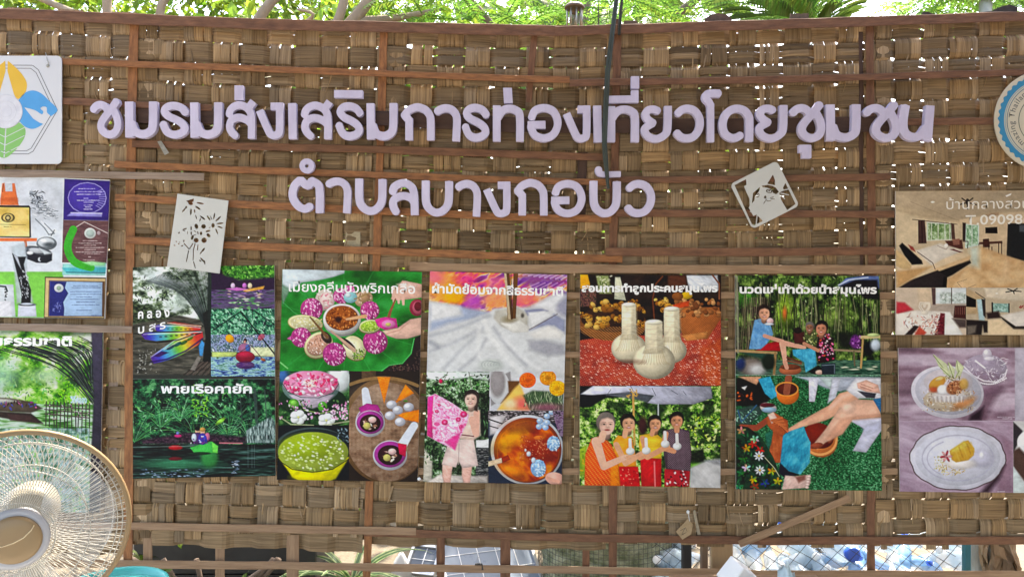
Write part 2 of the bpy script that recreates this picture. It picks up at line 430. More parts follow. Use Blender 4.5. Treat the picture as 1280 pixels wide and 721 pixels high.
def smooth_path(pts, k=4):
    if len(pts) < 3: return pts
    out = []; P = [pts[0]] + list(pts) + [pts[-1]]
    for i in range(1, len(P) - 2):
        p0, p1, p2, p3 = P[i - 1], P[i], P[i + 1], P[i + 2]
        for j in range(k):
            t = j / k
            out.append(tuple(.5 * ((2 * p1[a]) + (p2[a] - p0[a]) * t + (2 * p0[a] - 5 * p1[a] + 4 * p2[a] - p3[a]) * t * t + (3 * p1[a] - p0[a] - 3 * p2[a] + p3[a]) * t ** 3) for a in (0, 1)))
    out.append(tuple(pts[-1])); return out

def sdf_plate(xs, ys, F):
    """outline of F<0 on a grid -> (verts2d, triangles/quads, boundary edges)"""
    ny, nx = F.shape; V = []; ids = {}; faces = []; bd = []
    ins = F < 0
    def gv(i, j):
        k = (i, j)
        if k not in ids: ids[k] = len(V); V.append((xs[j], ys[i]))
        return ids[k]
    def ev(a, b):
        k = (a, b) if a < b else (b, a)
        if k not in ids:
            fa, fb = F[k[0]], F[k[1]]; t = min(.98, max(.02, fa / (fa - fb)))
            ids[k] = len(V); V.append((xs[k[0][1]] + t * (xs[k[1][1]] - xs[k[0][1]]), ys[k[0][0]] + t * (ys[k[1][0]] - ys[k[0][0]])))
        return ids[k]
    cnt = ins[:-1, :-1].astype(int) + ins[1:, :-1] + ins[:-1, 1:] + ins[1:, 1:]
    for i, j in zip(*np.nonzero(cnt)):
        c = [(i, j), (i, j + 1), (i + 1, j + 1), (i + 1, j)]
        if cnt[i, j] == 4: faces.append(tuple(gv(*q) for q in c)); continue
        ring = []; cuts = []
        for q, p in zip(c, c[1:] + c[:1]):
            if ins[q]: ring.append(('v', gv(*q)))
            if ins[q] != ins[p]: ring.append(('x' if ins[q] else 'e', ev(q, p)))
        if cnt[i, j] == 2 and ins[c[0]] == ins[c[2]]:
            # two separate corners
            for k in range(4):
                if ins[c[k]]: 
                    a = ev(c[k - 1], c[k]); b = ev(c[k], c[(k + 1) % 4]); faces.append((a, gv(*c[k]), b)); bd.append((b, a))
            continue
        faces.append(tuple(r[1] for r in ring))
        for k in range(len(ring)):
            if ring[k][0] == 'x': bd.append((ring[k][1], ring[(k + 1) % len(ring)][1]))
    return V, faces, bd

def plate_mb(V, faces, bd, px, y0, y1):
    """px maps plate coords -> photo pixels; front at y1 (towards camera), back at y0 (straight behind)"""
    mb = MB(); fr = [at(*px(*p), y1) for p in V]; n = len(V)
    mb.add(fr, [tuple(reversed(f)) for f in faces] if False else faces)
    mb.add([Vector((p.x, y0, p.z)) for p in fr], [tuple(reversed(f)) for f in faces])
    for a, b in bd: mb.f.append((a, b, b + n, a + n))
    return mb

# ================================================================ SETTING
g = MB(); S = 300
gn = 60
gv = []; 
xs_ = sorted(set([-S, -120, -60, -30, -15] + [i * .5 for i in range(-16, 17)] + [15, 30, 60, 120, S]))
idx = {}
for i, x in enumerate(xs_):
    for j, y in enumerate(xs_):
        h = -.02 + .02 * math.sin(x * 2.3 + y) * math.cos(y * 1.7 - x) if abs(x) < 9 and abs(y) < 9 else -.03
        idx[i, j] = len(gv); gv.append((x, y, h))
n_ = len(xs_)
g.add(gv, [(idx[i, j], idx[i + 1, j], idx[i + 1, j + 1], idx[i, j + 1]) for i in range(n_ - 1) for j in range(n_ - 1)])
gnd = g.build('ground', mat('soil', (.15, .12, .085), .95, ((3, 3, 3), (.10, .08, .055), 'Object', .25), bump=((22, 22, 22), 'Object', .6, .02)), smooth=True)
struct(gnd)

fl = MB(); fl.box(1.0, -4.6, -.03, 9.5, 8.4, .08)  # pale slab added out of view to bounce light onto the lower wall
struct(fl.build('floor', mat('bounce_floor', (.56, .53, .48), .85, ((2, 2, 2), (.46, .43, .39), 'Object', .3), bump=((40, 40, 40), 'Object', .3, .01))))

# ================================================================ WOVEN WALL
wall = empty('woven_wall', at(640, 360, 0), 'brown woven bamboo strip wall on a frame of thin wooden battens, carrying all the posters', 'wall')

def weave_panel(u0, u1, v0, v1, cp, rp, seed, holes=1.0):
    """bundles of split bamboo in plain weave between straight-wall pixels (u0,v0)-(u1,v1)"""
    rr = np.random.RandomState(seed); rnd = random.Random(seed)
    cols = []; u = u0 - cp * .3
    while u < u1 + cp * .3: w = cp * rr.uniform(.9, 1.1); cols.append((u + w / 2, w)); u += w
    rows = []; v = v0
    while v < v1: w = rp * rr.uniform(.88, 1.12); rows.append((v + w / 2, w)); v += w
    cu = np.array([c[0] for c in cols]); rv = np.array([r[0] for r in rows])
    V = []; F = []; UV = []; C = []
    A = .0102
    def ribbon(path_u, path_v, dep, hw, vertical, colr):
        """centre line, depth along it, half width (arrays)"""
        nonlocal V, F, UV, C
        n = len(path_u); base = sum(len(x) for x in V)
        t = rnd.random() * 20; off = rnd.random() * 5
        length = np.concatenate([[0], np.cumsum(np.hypot(np.diff(path_u), np.diff(path_v)))]) * K + t
        tn = np.interp(np.arange(n), np.arange(-9, n + 18, 9), rr.uniform(.8, 1.2, len(np.arange(-9, n + 18, 9)))); ring = []; tl_ = rnd.uniform(-.0016, .0016)
        for k, (e, dd) in enumerate(((-1, 0), (-.8, .0014), (0, .0026), (.8, .0014), (1, 0), (.0, -.0012))):
            pu = path_u + (e * hw if vertical else 0); pv = path_v + (0 if vertical else e * hw)
            x, y = warp(pu, pv); Y = -(dep + dd + tl_ * e); s = (D + Y) / D
            V.append(np.stack([(x - 640) * K, Y, CZ + (360.5 - y) * K], -1))
            UV.append(np.stack([length, off + (e + 1) * .5 * hw * 2 * K], -1))
            C.append(np.array(colr)[None] * tn[:, None])
        i = np.arange(n - 1)
        for k in range(6):
            a = base + k * n + i; b = base + ((k + 1) % 6) * n + i
            F.append(np.stack([a, a + 1, b + 1, b], -1))
        q = [base + k * n for k in range(6)]; q2 = [base + k * n + n - 1 for k in range(6)]
        caps.append(tuple(q)); caps.append(tuple(reversed(q2)))
    caps = []
    def prof(pos, centers, par, sgn):
        j = np.searchsorted(centers, pos); lo = np.clip(j - 1, 0, len(centers) - 1); hi = np.clip(j, 0, len(centers) - 1)
        c0, c1 = centers[lo], centers[hi]; t = np.where(c1 > c0, (pos - c0) / np.maximum(c1 - c0, 1e-6), 0)
        s0 = np.where((lo + par) % 2 == 0, 1., -1.); s1 = np.where((hi + par) % 2 == 0, 1., -1.)
        t2 = np.clip((t - .5) * 2.6 + .5, 0, 1); t2 = t2 * t2 * (3 - 2 * t2)
        return sgn * (s0 * (1 - t2) + s1 * t2)
    bt = [1.0]
    def tone():
        b = bt[0] * rnd.uniform(.8, 1.17)
        k = rnd.random()
        if k < .08: b *= 1.3
        if k > .93: b *= .7
        w = rnd.uniform(-.05, .05)
        if rnd.random() < .2: return (b * 1.16, b * 1.24, b * 1.42)
        return (b * (1 + w), b, b * (1 - w * 1.6))
    for ci, (c, w) in enumerate(cols):
        n = rnd.choice((2, 2, 3, 3, 4)); bw = w * (rr.uniform(.93 - .1 * holes, 1.0 - .06 * holes) if rr.rand() > .15 + .15 * holes else rr.uniform(.72, .8)); ws = np.array([rr.uniform(.7, 1.3) for _ in range(n)]); ws = ws / ws.sum() * bw
        x = c - bw / 2; bt[0] = rnd.uniform(.95, 1.35)  # upright strips lightened: their sheen is put into the tone
        ve = v1 + (rr.uniform(-3, 13))
        for k in range(n):
            hw = ws[k] / 2 * .97; xc = x + ws[k] / 2; x += ws[k]
            vv = np.arange(v0 - 3, ve + rr.uniform(-3, 3), 4.2)
            if len(vv) < 3: continue
            dep = prof(vv, rv, ci, 1.) * A + rr.uniform(-.0004, .0004)
            wob = np.interp(vv, np.arange(v0 - 60, v1 + 90, 37), rr.uniform(-.9, .9, len(np.arange(v0 - 60, v1 + 90, 37))))
            hwv = hw * (1 + .06 * np.sin(vv / 17 + rr.uniform(0, 6)))
            ribbon(xc + wob + np.zeros_like(vv), vv, dep, hwv, True, tone())
    for ri, (r, w) in enumerate(rows):
        n = rnd.choice((1, 2, 2, 2, 3)); bw = w * rr.uniform(.92 - .09 * holes, 1.02 - .06 * holes); ws = np.array([rr.uniform(.7, 1.3) for _ in range(n)]); ws = ws / ws.sum() * bw
        y = r - bw / 2; bt[0] = rnd.uniform(.72, 1.08)  # horizontal strips darkened: their shade is put into the tone
        for k in range(n):
            hw = ws[k] / 2 * .975; yc = y + ws[k] / 2; y += ws[k]
            uu = np.arange(u0 - rr.uniform(0, 3), u1 + rr.uniform(0, 3), 4.6)
            dep = prof(uu, cu, ri, -1.) * A + rr.uniform(-.0004, .0004)
            wob = np.interp(uu, np.arange(u0 - 60, u1 + 90, 45), rr.uniform(-.9, .9, len(np.arange(u0 - 60, u1 + 90, 45))))
            hwv = hw * (1 + .06 * np.sin(uu / 23 + rr.uniform(0, 6)))
            ribbon(uu, yc + wob + np.zeros_like(uu), dep, hwv, False, tone())
    for _ in range(int((u1 - u0) * (v1 - v0) / 3800)):
        n = rnd.randint(5, 9); x = rnd.uniform(u0 + 12, u1 - 12); y = rnd.uniform(v0, v1 - 30); vv = y + np.arange(n) * 4.; bt[0] = rnd.uniform(.8, 1.5)
        ribbon(x + rnd.uniform(-.22, .22) * (vv - y) + .04 * rnd.uniform(-1, 1) * (vv - y) ** 2 / 4, vv, np.linspace(.007, rnd.uniform(.009, .02), n), np.linspace(1.3, .5, n) * rnd.uniform(.6, 1.3), True, tone())
    V = np.concatenate(V); F = np.concatenate(F); UV = np.concatenate(UV); C = np.concatenate(C)
    mb = MB(); mb.v = V.tolist(); mb.f = [tuple(q) for q in F.tolist()] + caps; mb.uv = UV.tolist(); mb.c = C.tolist()
    return mb.build('woven_panel', mat('split_bamboo', (.31, .205, .105), .62, ((4, 150, 1), (.10, .06, .028), 'UV', .19), attr='Col', bump=((4, 330, 1), 'UV', .45, .002), spec=.25), wall)

weave_panel(-50, 170, 34, 690, 35, 27, 1, .2)
weave_panel(176, 480, 36, 678, 35, 27, 2, .3)
weave_panel(486, 768, 36, 664, 35, 26, 3, .35)
weave_panel(776, 1090, 36, 668, 34, 25.5, 4, .2)
weave_panel(1094, 1330, 36, 666, 34, 26, 5, .3)

WO = lambda: mat('batten_orange', (.36, .145, .045), .75, ((14, 120, 1), (.13, .048, .017), 'UV', .2), bump=((10, 260, 1), 'UV', .5, .003))
WB = lambda: mat('batten_brown', (.22, .095, .043), .75, ((12, 110, 1), (.085, .035, .016), 'UV', .2), bump=((10, 260, 1), 'UV', .5, .003))
WD = lambda: mat('batten_dark', (.085, .042, .026), .8, ((6, 110, 1), (.035, .017, .011), 'UV', .25), bump=((10, 260, 1), 'UV', .5, .003))
WT = lambda: mat('batten_tan', (.36, .23, .13), .75, ((6, 110, 1), (.19, .105, .055), 'UV', .22), bump=((10, 260, 1), 'UV', .5, .003))
WG = lambda: mat('plank_grey', (.33, .25, .19), .8, ((5, 110, 1), (.15, .10, .07), 'UV', .22), bump=((10, 260, 1), 'UV', .5, .003))
HB, HF = -.0185, -.033        # horizontal battens back / front
VB, VF = -.0072, -.0182       # upright battens lie under them
H = lambda pts, hw, m, b=HB, f=HF: bar(pts, hw, b, f, 'batten', m, wall)
H([(-50, 14), (0, 17), (320, 30.5), (640, 37.5), (696, 38.5)], 6.8, WB())
H([(694, 39), (960, 31), (1330, 19)], 6.2, WB(), -.0185, -.036)
H([(-50, 74), (78, 77), (320, 86), (640, 98.5), (712, 99.5)], 4.1, WO())
H([(712, 104), (960, 100), (1330, 89)], 4.3, WB(), -.0185, -.034)
H([(74, 126), (170, 131), (265, 135)], 4.2, WB())
H([(172, 145), (480, 148), (640, 156), (900, 158), (1130, 155)], 9.5, WD(), -.0185, -.030)  # dark wood colour also holds part of the letters' shadow
H([(1130, 153), (1258, 151)], 4.5, WB())
H([(165, 180), (480, 187), (760, 197)], 4.6, WB())
H([(143, 205.5), (320, 213), (640, 225), (763, 228)], 4.2, WO())
H([(772, 225), (918, 224), (1113, 221)], 4.2, WB())
H([(144, 246.5), (320, 256.5), (640, 271), (764, 274)], 4.6, WO())
H([(770, 266), (960, 267), (1118, 268)], 4.5, WB())
H([(158, 300), (320, 308), (640, 320), (778, 323.5)], 4.6, WO())
H([(757, 314.5), (960, 315), (1118, 313.5)], 5, WB(), -.0332, -.0405)
H([(512, 333), (640, 336), (1118, 337)], 5.6, WT())
for y in (369, 443, 589): H([(500, y), (1122, y)], 4.2, WT(), -.0185, -.028)
H([(-50, 216), (60, 217.5), (255, 221.5)], 4.6, WG(), -.0332, -.046)
H([(-50, 407), (165, 412)], 4.6, WG(), -.0332, -.047)
H([(-50, 655), (165, 657), (320, 660), (520, 664)], 4.9, WT())
H([(455, 664.5), (640, 670), (735, 672), (960, 675.5), (1330, 675)], 5, WB(), -.0185, -.031)
H([(-50, 701), (165, 705), (320, 706), (640, 711), (735, 712), (960, 717), (1330, 718)], 4.9, WT())
H([(924, 680), (1062, 622)], 4.6, WT(), -.0312, -.044)
VV = lambda pts, hw, m, b=VB, f=VF: bar(pts, hw, b, f, 'upright', m, wall)
VV([(168, 20), (163, 230), (159.5, 800)], 5.8, WO())
VV([(480, 36), (472, 280), (456, 800)], 4.9, WO())
VV([(668, 40), (661, 128)], 4, WB())
VV([(728, 190), (726, 278)], 6, WD())
VV([(772, 24), (766, 330), (766, 800)], 5.2, WB(), VB, -.0184)
VV([(1087, 30), (1090, 330), (1088, 800)], 5.2, WB())
VV([(1076, 40), (1077, 335)], 2.6, WD(), VB, -.014)
for x, y, hw in ((185, 655, 5.5), (275, 672, 6), (366, 668, 7.5), (551, 664, 5), (632, 664, 6), (733, 664, 4.5)):
    VV([(x, y), (x - 1, 800)], hw, WT() if x < 400 else WB(), .006, -.0065)
# ragged pale splinters and a stub behind the gaps
VV([(143, 413), (139, 640)], 6, WG(), -.006, -.009)

# ================================================================ LETTERS OF THE SIGN
FOAM = mat('lavender_foam', (.60, .56, .72), .7, ((16, 16, 6), (.45, .405, .54), 'Object', .24), bump=((60, 60, 60), 'Object', .15, .002))
T = {}
T['ช'] = (38, [[(45, 345), (80, 308), (130, 297), (178, 318), (212, 372)], [(303, 255), (238, 342), (165, 425), (130, 490), (145, 550), (210, 587), (280, 568), (312, 500), (300, 420), (262, 345)]])
T['ม'] = (41, [[(408, 258), (412, 615)], [(430, 470), (465, 555), (545, 583), (615, 555), (642, 490), (645, 258)]])
T['ร'] = (38, [[(972, 372), (930, 322), (860, 300), (795, 312), (765, 355), (800, 402), (880, 440), (940, 480), (962, 530), (930, 570), (860, 587), (790, 560), (748, 472)]])
T['ส'] = (37, [[(213, 395), (225, 350), (265, 312), (330, 299), (400, 332), (440, 410), (442, 627)], [(277, 602), (235, 560), (217, 510), (235, 452), (285, 424), (340, 424), (400, 450), (432, 480)], [(462, 262), (395, 350)]])
T['่'] = (42, [[(308, 95), (308, 243)]])
T['ง'] = (37, [[(515, 345), (605, 548), (640, 588), (690, 582), (714, 535), (714, 268)], [(625, 304), (720, 304)]])
T['เ'] = (41, [[(838, 272), (845, 630)]])
T['ิ'] = (37, [[(60, 180), (345, 182)]])
T['ก'] = (39, [[(806, 640), (806, 420)], [(752, 405), (800, 347), (850, 322), (900, 314), (970, 337), (1013, 387), (1027, 445), (1028, 640)], [(760, 395), (806, 440)]])
T['า'] = (38, [[(477, 325), (520, 302), (570, 294), (625, 312), (662, 360), (671, 430), (662, 612)]])
T['ท'] = (39, [[(488, 292), (488, 655)], [(500, 410), (550, 342), (620, 324), (688, 347), (717, 405), (718, 655)]])
T['อ'] = (38, [[(835, 425), (870, 350), (960, 322), (1050, 350), (1096, 430), (1096, 510), (1050, 590), (960, 622), (870, 592), (833, 520), (832, 495)], [(797, 492), (978, 488)]])
T['ี'] = (36, [[(470, 237), (750, 232)], [(745, 145), (745, 268)]])
T['ย'] = (38, [[(980, 352), (935, 335), (880, 347), (858, 395), (885, 440), (938, 476)], [(936, 470), (870, 510), (850, 548), (875, 597), (930, 627), (985, 627), (1045, 592), (1075, 530), (1080, 303)]])
T['ว'] = (39, [[(58, 295), (100, 260), (160, 248), (225, 270), (270, 330), (281, 400), (262, 470), (215, 525), (150, 543), (90, 530), (45, 487)]])
T['โ'] = (39, [[(497, 95), (385, 95), (345, 112), (340, 142), (375, 178), (395, 215)], [(395, 195), (395, 580)]])
T['ด'] = (39, [[(680, 515), (640, 538), (590, 540), (530, 500), (507, 420), (525, 330), (580, 268), (650, 248), (720, 270), (762, 330), (768, 400), (765, 578)]])
T['ุ'] = (30, [[(178, 432), (255, 432)], [(228, 405), (228, 505)]])
T['น'] = (33, [[(988, 95), (970, 230), (985, 308), (1040, 343), (1100, 328), (1145, 265)], [(1172, 97), (1152, 375)]])
T['ต'] = (39, [[(302, 540), (250, 567), (190, 545), (140, 480), (127, 410), (150, 330), (205, 275)], [(200, 272), (272, 335), (318, 282)], [(308, 282), (370, 320), (392, 385), (392, 608)]])
T['ํ'] = (0, [])
T['บ'] = (39, [[(792, 265), (792, 450), (812, 530), (860, 575), (905, 588), (960, 570), (1003, 520), (1020, 450), (1022, 270)]])
T['ล'] = (19, [[(685, 242), (693, 215), (730, 196), (765, 205), (788, 240), (793, 355)], [(703, 342), (688, 312), (690, 282), (715, 264), (745, 260), (775, 272), (790, 292)]])
T['ั'] = (35, [[(628, 145), (634, 192), (672, 214), (850, 212)]])
GL = {}
def glyph(ch):
    if ch in GL: return GL[ch]
    hw, strokes = T[ch]
    if ch == 'ํ':
        xs = np.linspace(-80, 80, 54); X, Y = np.meshgrid(xs, xs); r = np.hypot(X, Y); F = np.maximum(r - 74, 18 - r); res = sdf_plate(xs, xs, F)
    else:
        st = [smooth_path(s) for s in strokes]
        ax = [p[0] for s in st for p in s]; ay = [p[1] for s in st for p in s]; m = hw * 1.6; step = hw / 11.
        xs = np.arange(min(ax) - m, max(ax) + m, step); ys = np.arange(min(ay) - m, max(ay) + m, step); X, Y = np.meshgrid(xs, ys)
        F = np.full(X.shape, 1e9)
        for s in st: F = np.minimum(F, seg_sdf(X, Y, s, hw))
        res = sdf_plate(xs, ys, F + .01)
    V = np.array(res[0]); lo, hi = V.min(0), V.max(0); V = (V - lo) / (hi - lo)
    GL[ch] = (V.tolist(), res[1], res[2]); return GL[ch]
UP = [('ช', 112.5, 151.5, 123, 173), ('ม', 156, 196.5, 127, 173), ('ร', 199, 236, 127.5, 173.2), ('ม', 237.5, 277.8, 128, 173.3), ('ส', 282, 320, 124, 173.8), ('่', 293, 304, 107, 125.3),
      ('ง', 320, 354.2, 128.3, 174), ('เ', 360, 371, 129, 174), ('ส', 376, 415.8, 124.5, 174.4), ('ร', 419, 454, 128, 175.2), ('ิ', 417.5, 453.5, 112.8, 122.6), ('ม', 458, 496.7, 129, 175.4),
      ('ก', 501, 543.2, 129.3, 175.3), ('า', 542.5, 576, 130.5, 176.8), ('ร', 577, 612, 130, 177), ('ท', 616, 655, 131, 177.2), ('่', 630, 641, 110, 129), ('อ', 659, 702, 130.2, 177.6),
      ('ง', 704, 738.2, 132, 178), ('เ', 741.5, 752.5, 132, 178), ('ท', 759, 799, 132, 178), ('ี', 759, 798.3, 113, 129), ('่', 789, 799, 95.5, 111), ('ย', 801, 840, 132, 178.4), ('ว', 842, 880, 131, 178),
      ('โ', 877.3, 902.2, 112, 177.7), ('ด', 898.4, 942, 131, 177.6), ('ย', 944, 984.6, 131, 178), ('ช', 987, 1032, 127, 177.5), ('ุ', 999, 1014.3, 181, 198), ('ม', 1032.3, 1076, 130.5, 177.3), ('ช', 1079, 1125.6, 127, 177.5), ('น', 1123.4, 1168.3, 130.5, 177)]
LO = [('ต', 360.5, 404.6, 221, 266.4), ('ํ', 374.2, 392.8, 198.2, 216.8), ('า', 406.8, 439, 221.8, 266.8), ('บ', 443.7, 482.8, 223, 268.7), ('ล', 486, 523.2, 224, 269.2), ('บ', 527, 566.2, 225.5, 270.5), ('า', 569, 601.2, 225, 271),
      ('ง', 604, 638.3, 227, 271.5), ('ก', 642.6, 684.6, 223.7, 269.2), ('อ', 688.6, 732, 225, 271.5), ('บ', 737, 776.2, 225.8, 271.6), ('ั', 743.8, 776.2, 208, 221.5), ('ว', 781, 819, 225, 271.3)]
MARKS = {'่': 'upright tone mark', 'ิ': 'flat vowel bar', 'ี': 'vowel bar with a right upstroke', 'ุ': 'hanging vowel mark', 'ํ': 'ring mark with a dark hole', 'ั': 'hooked vowel bar'}
for row, rn in ((UP, 'upper'), (LO, 'lower')):
    base = [r[0] for r in row if r[0] not in MARKS]; bi = -1
    for (ch, x0, x1, y0, y1) in row:
        V, F, B = glyph(ch)
        if ch not in MARKS: bi += 1
        Yf = -.058 + R.uniform(-.002, .002); Yb = Yf + .021
        c = at((x0 + x1) / 2, (y0 + y1) / 2, Yb)
        mb = plate_mb(V, F, B, lambda a, b: (x0 + a * (x1 - x0) + (1.0 - b) * (1.2 if ch == '่' and x0 > 600 and x0 < 700 else 0) * -1, y0 + b * (y1 - y0)), Yb, Yf)
        if ch in MARKS:
            o = mb.build('sign_letter', FOAM, None, loc=c)
            on = base[bi]; nb = base[bi + 1] if bi + 1 < len(base) else None; pb = base[bi - 1] if bi else None
            pos = 'under' if ch == 'ุ' else 'over'
            lab = f'lavender {MARKS[ch]} {pos} {on}' + (f' and before {nb}' if nb else '') + f', {rn} row of the sign'
            if (ch, x0) == ('่', 789): lab = 'topmost lavender tone mark, above the vowel bar with upstroke over ท'
        else:
            o = mb.build('sign_letter', FOAM, None, loc=c)
            pb = base[bi - 1] if bi else None; nb = base[bi + 1] if bi + 1 < len(base) else None
            wh = f'between {pb} and {nb}' if pb and nb else (f'opening the row before {nb}' if nb else f'ending the row after {pb}')
            lab = f'lavender cut-out letter {ch} {wh}, {rn} row of the sign'
        tag(o, lab, 'letter', 'lavender letters of the wall sign')

# ================================================================ PRINTED POSTERS
def Z(ox, oy, s):
    """helper: enlarged-view coordinates -> photo pixels"""
    def f(*a):
        if len(a) == 2 and not isinstance(a[0], (tuple, list)): return (ox + a[0] / s, oy + a[1] / s)
        return [(ox + x / s, oy + y / s) for x, y in a[0]]
    f.s = s
    return f
def E(p, q, cx, cy, rx, ry, c, **k):
    x, y = q(cx, cy); p.ell(x, y, rx / q.s, ry / q.s, c, **k)
def Lq(p, q, pts, w, c, **k):
    if 'w2' in k: k['w2'] = k['w2'] / q.s
    p.line(q(pts), w / q.s, c, **k)
WHITE_INK = mat('white_ink', (.80, .80, .79), .45)
GREEN = [(18, 40, 22), (38, 80, 36), (80, 130, 60), (150, 190, 110), (215, 228, 190)]
PF, PB = -.040, -.0345      # face / back of the boards

# ---- kayak poster
cn = ((166, 334), (343, 331.5), (344.5, 594.5), (166, 598))
r1 = board(cn, PB, PF, 'poster of kayaks on a shady canal, rainbow kayaks at upper left', 'poster', 'posters hung in a row')
p = Print(*cn, bg=(60, 62, 58)); q = Z(160, 328, 5.15)
a = p.mask(0, 0, 264, 418); p.tex(a, [(40, 52, 40), (86, 100, 80), (140, 155, 132), (205, 214, 205), (235, 240, 238)], 9, 6, 3, 4, 0, 1.5, .05)
for k in range(160): p.dabs(1, (166, 345, 225, 400), [(60, 74, 50), (110, 130, 90), (160, 178, 140), (30, 38, 30)], (1, 2.5), (.5, 1))
p.ell(200, 350, 25, 9, (215, 224, 228), .4, 9, .8); p.ell(222, 378, 14, 12, (200, 212, 205), 0, 8, .7)
w = p.pm(q([(30, 400), (150, 355), (330, 340), (520, 380), (540, 721), (20, 721)]), 2); p.tex(w, [(52, 52, 46), (84, 82, 74), (110, 106, 96)], 16, 3, 5, 3)
p.tex(p.pm(q([(25, 250), (180, 300), (330, 330), (260, 360), (25, 395)]), 3), [(24, 30, 24), (60, 72, 52), (110, 124, 92)], 3, 2, 9, 3)
for k in range(46):      # palm stems fanning from the trunk
    t = k / 45; x0, y0 = q(500 + t * 30, 420 - t * 40); x1, y1 = q(120 + t * 420, 120 - 90 * math.sin(t * 2.2))
    mx, my = (x0 + x1) / 2 + 6 * (1 - t), (y0 + y1) / 2 - 13 * (1 - t)
    p.line(smooth_path([(x0, y0), (mx, my), (x1, y1)], 5), .7, p.r.choice([(28, 34, 32), (52, 60, 62), (78, 92, 84)]), .7, .8)
p.poly(q([(480, 330), (520, 300), (545, 420), (535, 640), (480, 640), (500, 480)]), (34, 34, 32), 1.5)
p.poly(q([(515, 40), (545, 40), (540, 420), (510, 420)]), (44, 52, 48), 2)
p.dabs(45, (172, 436, 196, 466), [(190, 190, 184), (140, 140, 134)], (.6, 2), (.4, .9), al=.7)
RB = [tuple(.78 * v + 22 for v in c) for c in [(90, 40, 140), (70, 60, 190), (70, 150, 220), (90, 200, 190), (120, 195, 60), (220, 220, 70), (235, 150, 50), (220, 60, 50), (205, 50, 55)]]
def kayak(pts, ax0, ax1):
    m = p.pm(q(pts)); x0, y0 = q(*ax0); x1, y1 = q(*ax1); t = ((p.X - x0) * (x1 - x0) + (p.Y - y0) * (y1 - y0)) / ((x1 - x0) ** 2 + (y1 - y0) ** 2)
    p.blend(m, p.ramp(t, RB))
kayak([(155, 410), (200, 400), (330, 405), (470, 420), (460, 445), (300, 440), (190, 445)], (160, 420), (470, 430))
p.poly(q([(250, 385), (300, 382), (470, 405), (470, 418), (330, 405)]), (150, 60, 50))
Lq(p, q, [(255, 390), (330, 398), (470, 410)], 5, (220, 190, 170))
kayak([(85, 465), (110, 450), (300, 445), (470, 440), (480, 455), (330, 490), (180, 505), (110, 495)], (90, 470), (480, 450))
Lq(p, q, [(130, 462), (300, 458), (440, 448)], 5, (190, 230, 190), al=.6)
kayak([(145, 610), (190, 575), (300, 500), (420, 445), (478, 445), (485, 480), (450, 530), (350, 590), (250, 630), (165, 650)], (150, 625), (480, 460))
Lq(p, q, [(150, 640), (250, 622), (370, 570), (480, 490)], 12, (50, 30, 90), al=.75)
for pts in ([(90, 505), (190, 515), (330, 497), (470, 452)], [(160, 447), (300, 447), (470, 441)]): Lq(p, q, pts, 9, (40, 40, 38))
for pts in ([(100, 462), (300, 452), (470, 446)], [(160, 412), (330, 407), (465, 420)], [(150, 606), (200, 572), (300, 502), (420, 448), (476, 446)]): Lq(p, q, pts, 4, (236, 226, 236), al=.7)
for k in range(7): E(p, q, 210 + k * 34, 478 - k * 3, 10, 6, (60, 60, 70), al=.6); E(p, q, 230 + k * 28, 425 + k, 8, 4, (60, 60, 70), al=.6)
E(p, q, 275, 545, 30, 12, (24, 50, 80), rot=-.5, al=.8); E(p, q, 360, 515, 26, 11, (30, 80, 50), rot=-.5, al=.8)
p.poly(q([(165, 603), (215, 570), (265, 578), (200, 608)]), (66, 36, 96)); E(p, q, 320, 525, 26, 12, (30, 90, 90), rot=-.5); E(p, q, 400, 490, 22, 9, (70, 120, 30), rot=-.5)
Lq(p, q, [(230, 560), (330, 505), (430, 465)], 7, (235, 235, 200), al=.55)
p.poly(q([(455, 540), (475, 500), (492, 520), (480, 600), (462, 600)]), (80, 150, 200))
for k in range(9): Lq(p, q, [(360 + k * 20, 721), (470 + k * 14, 640)], 8, (92, 80, 74) if k % 2 else (60, 52, 48))
p.poly(q([(400, 690), (450, 600), (470, 615), (430, 695)]), (140, 134, 126))
# upper right photo
p.region(264, 0, 400, 386); p.blend(p.mask(), (54, 34, 62)); a = p.mask(264, 0, 400, 350); p.tex(p.pm([(272, 330), (345, 330), (345, 346), (300, 350), (280, 344)], 4), [(30, 60, 30), (60, 120, 50), (120, 180, 80)], 3, 2, 4, 3)
p.dabs(60, (285, 331, 345, 347), [(70, 130, 60), (100, 170, 70), (40, 80, 40), (150, 200, 110)], (1, 2.5), (.5, 1)); p.tex(p.mask(264, 362, 400, 386), [(50, 34, 60), (110, 90, 130), (60, 90, 60)], 12, 1.6, 8, 3)
p.poly(q([(630, 170), (700, 160), (790, 175), (700, 182)]), (200, 120, 190)); p.poly(q([(735, 180), (880, 150), (870, 172), (760, 190)]), (215, 165, 90))
for x, c in ((675, (220, 190, 220)), (750, (190, 120, 190)), (785, (230, 210, 180))): E(p, q, x, 130, 9, 11, (60, 40, 50)); E(p, q, x, 150, 14, 18, c)
p.dabs(30, (284, 363, 330, 372), [(170, 140, 190), (200, 180, 160), (130, 100, 150)], (1, 3), (.4, .8), (0, .1)); p.dabs(40, (285, 372, 325, 386), [(110, 170, 110), (80, 140, 90), (200, 220, 190)], (1, 3), (.4, .8), (0, .1))
p.region(264, 386, 400, 418); p.tex(p.mask(), [(18, 44, 48), (40, 100, 84), (90, 160, 120), (170, 210, 190)], 3, 2, 14, 4, .7, 1.3)
for k in range(90): x, y = p.r.uniform(264, 345), p.r.uniform(386, 420); p.line([(x, y), (x + p.r.uniform(-6, 6), y + p.r.uniform(2, 6))], .5, p.r.choice([(20, 60, 60), (140, 200, 170), (200, 225, 210), (60, 130, 80)]), .6, .8)
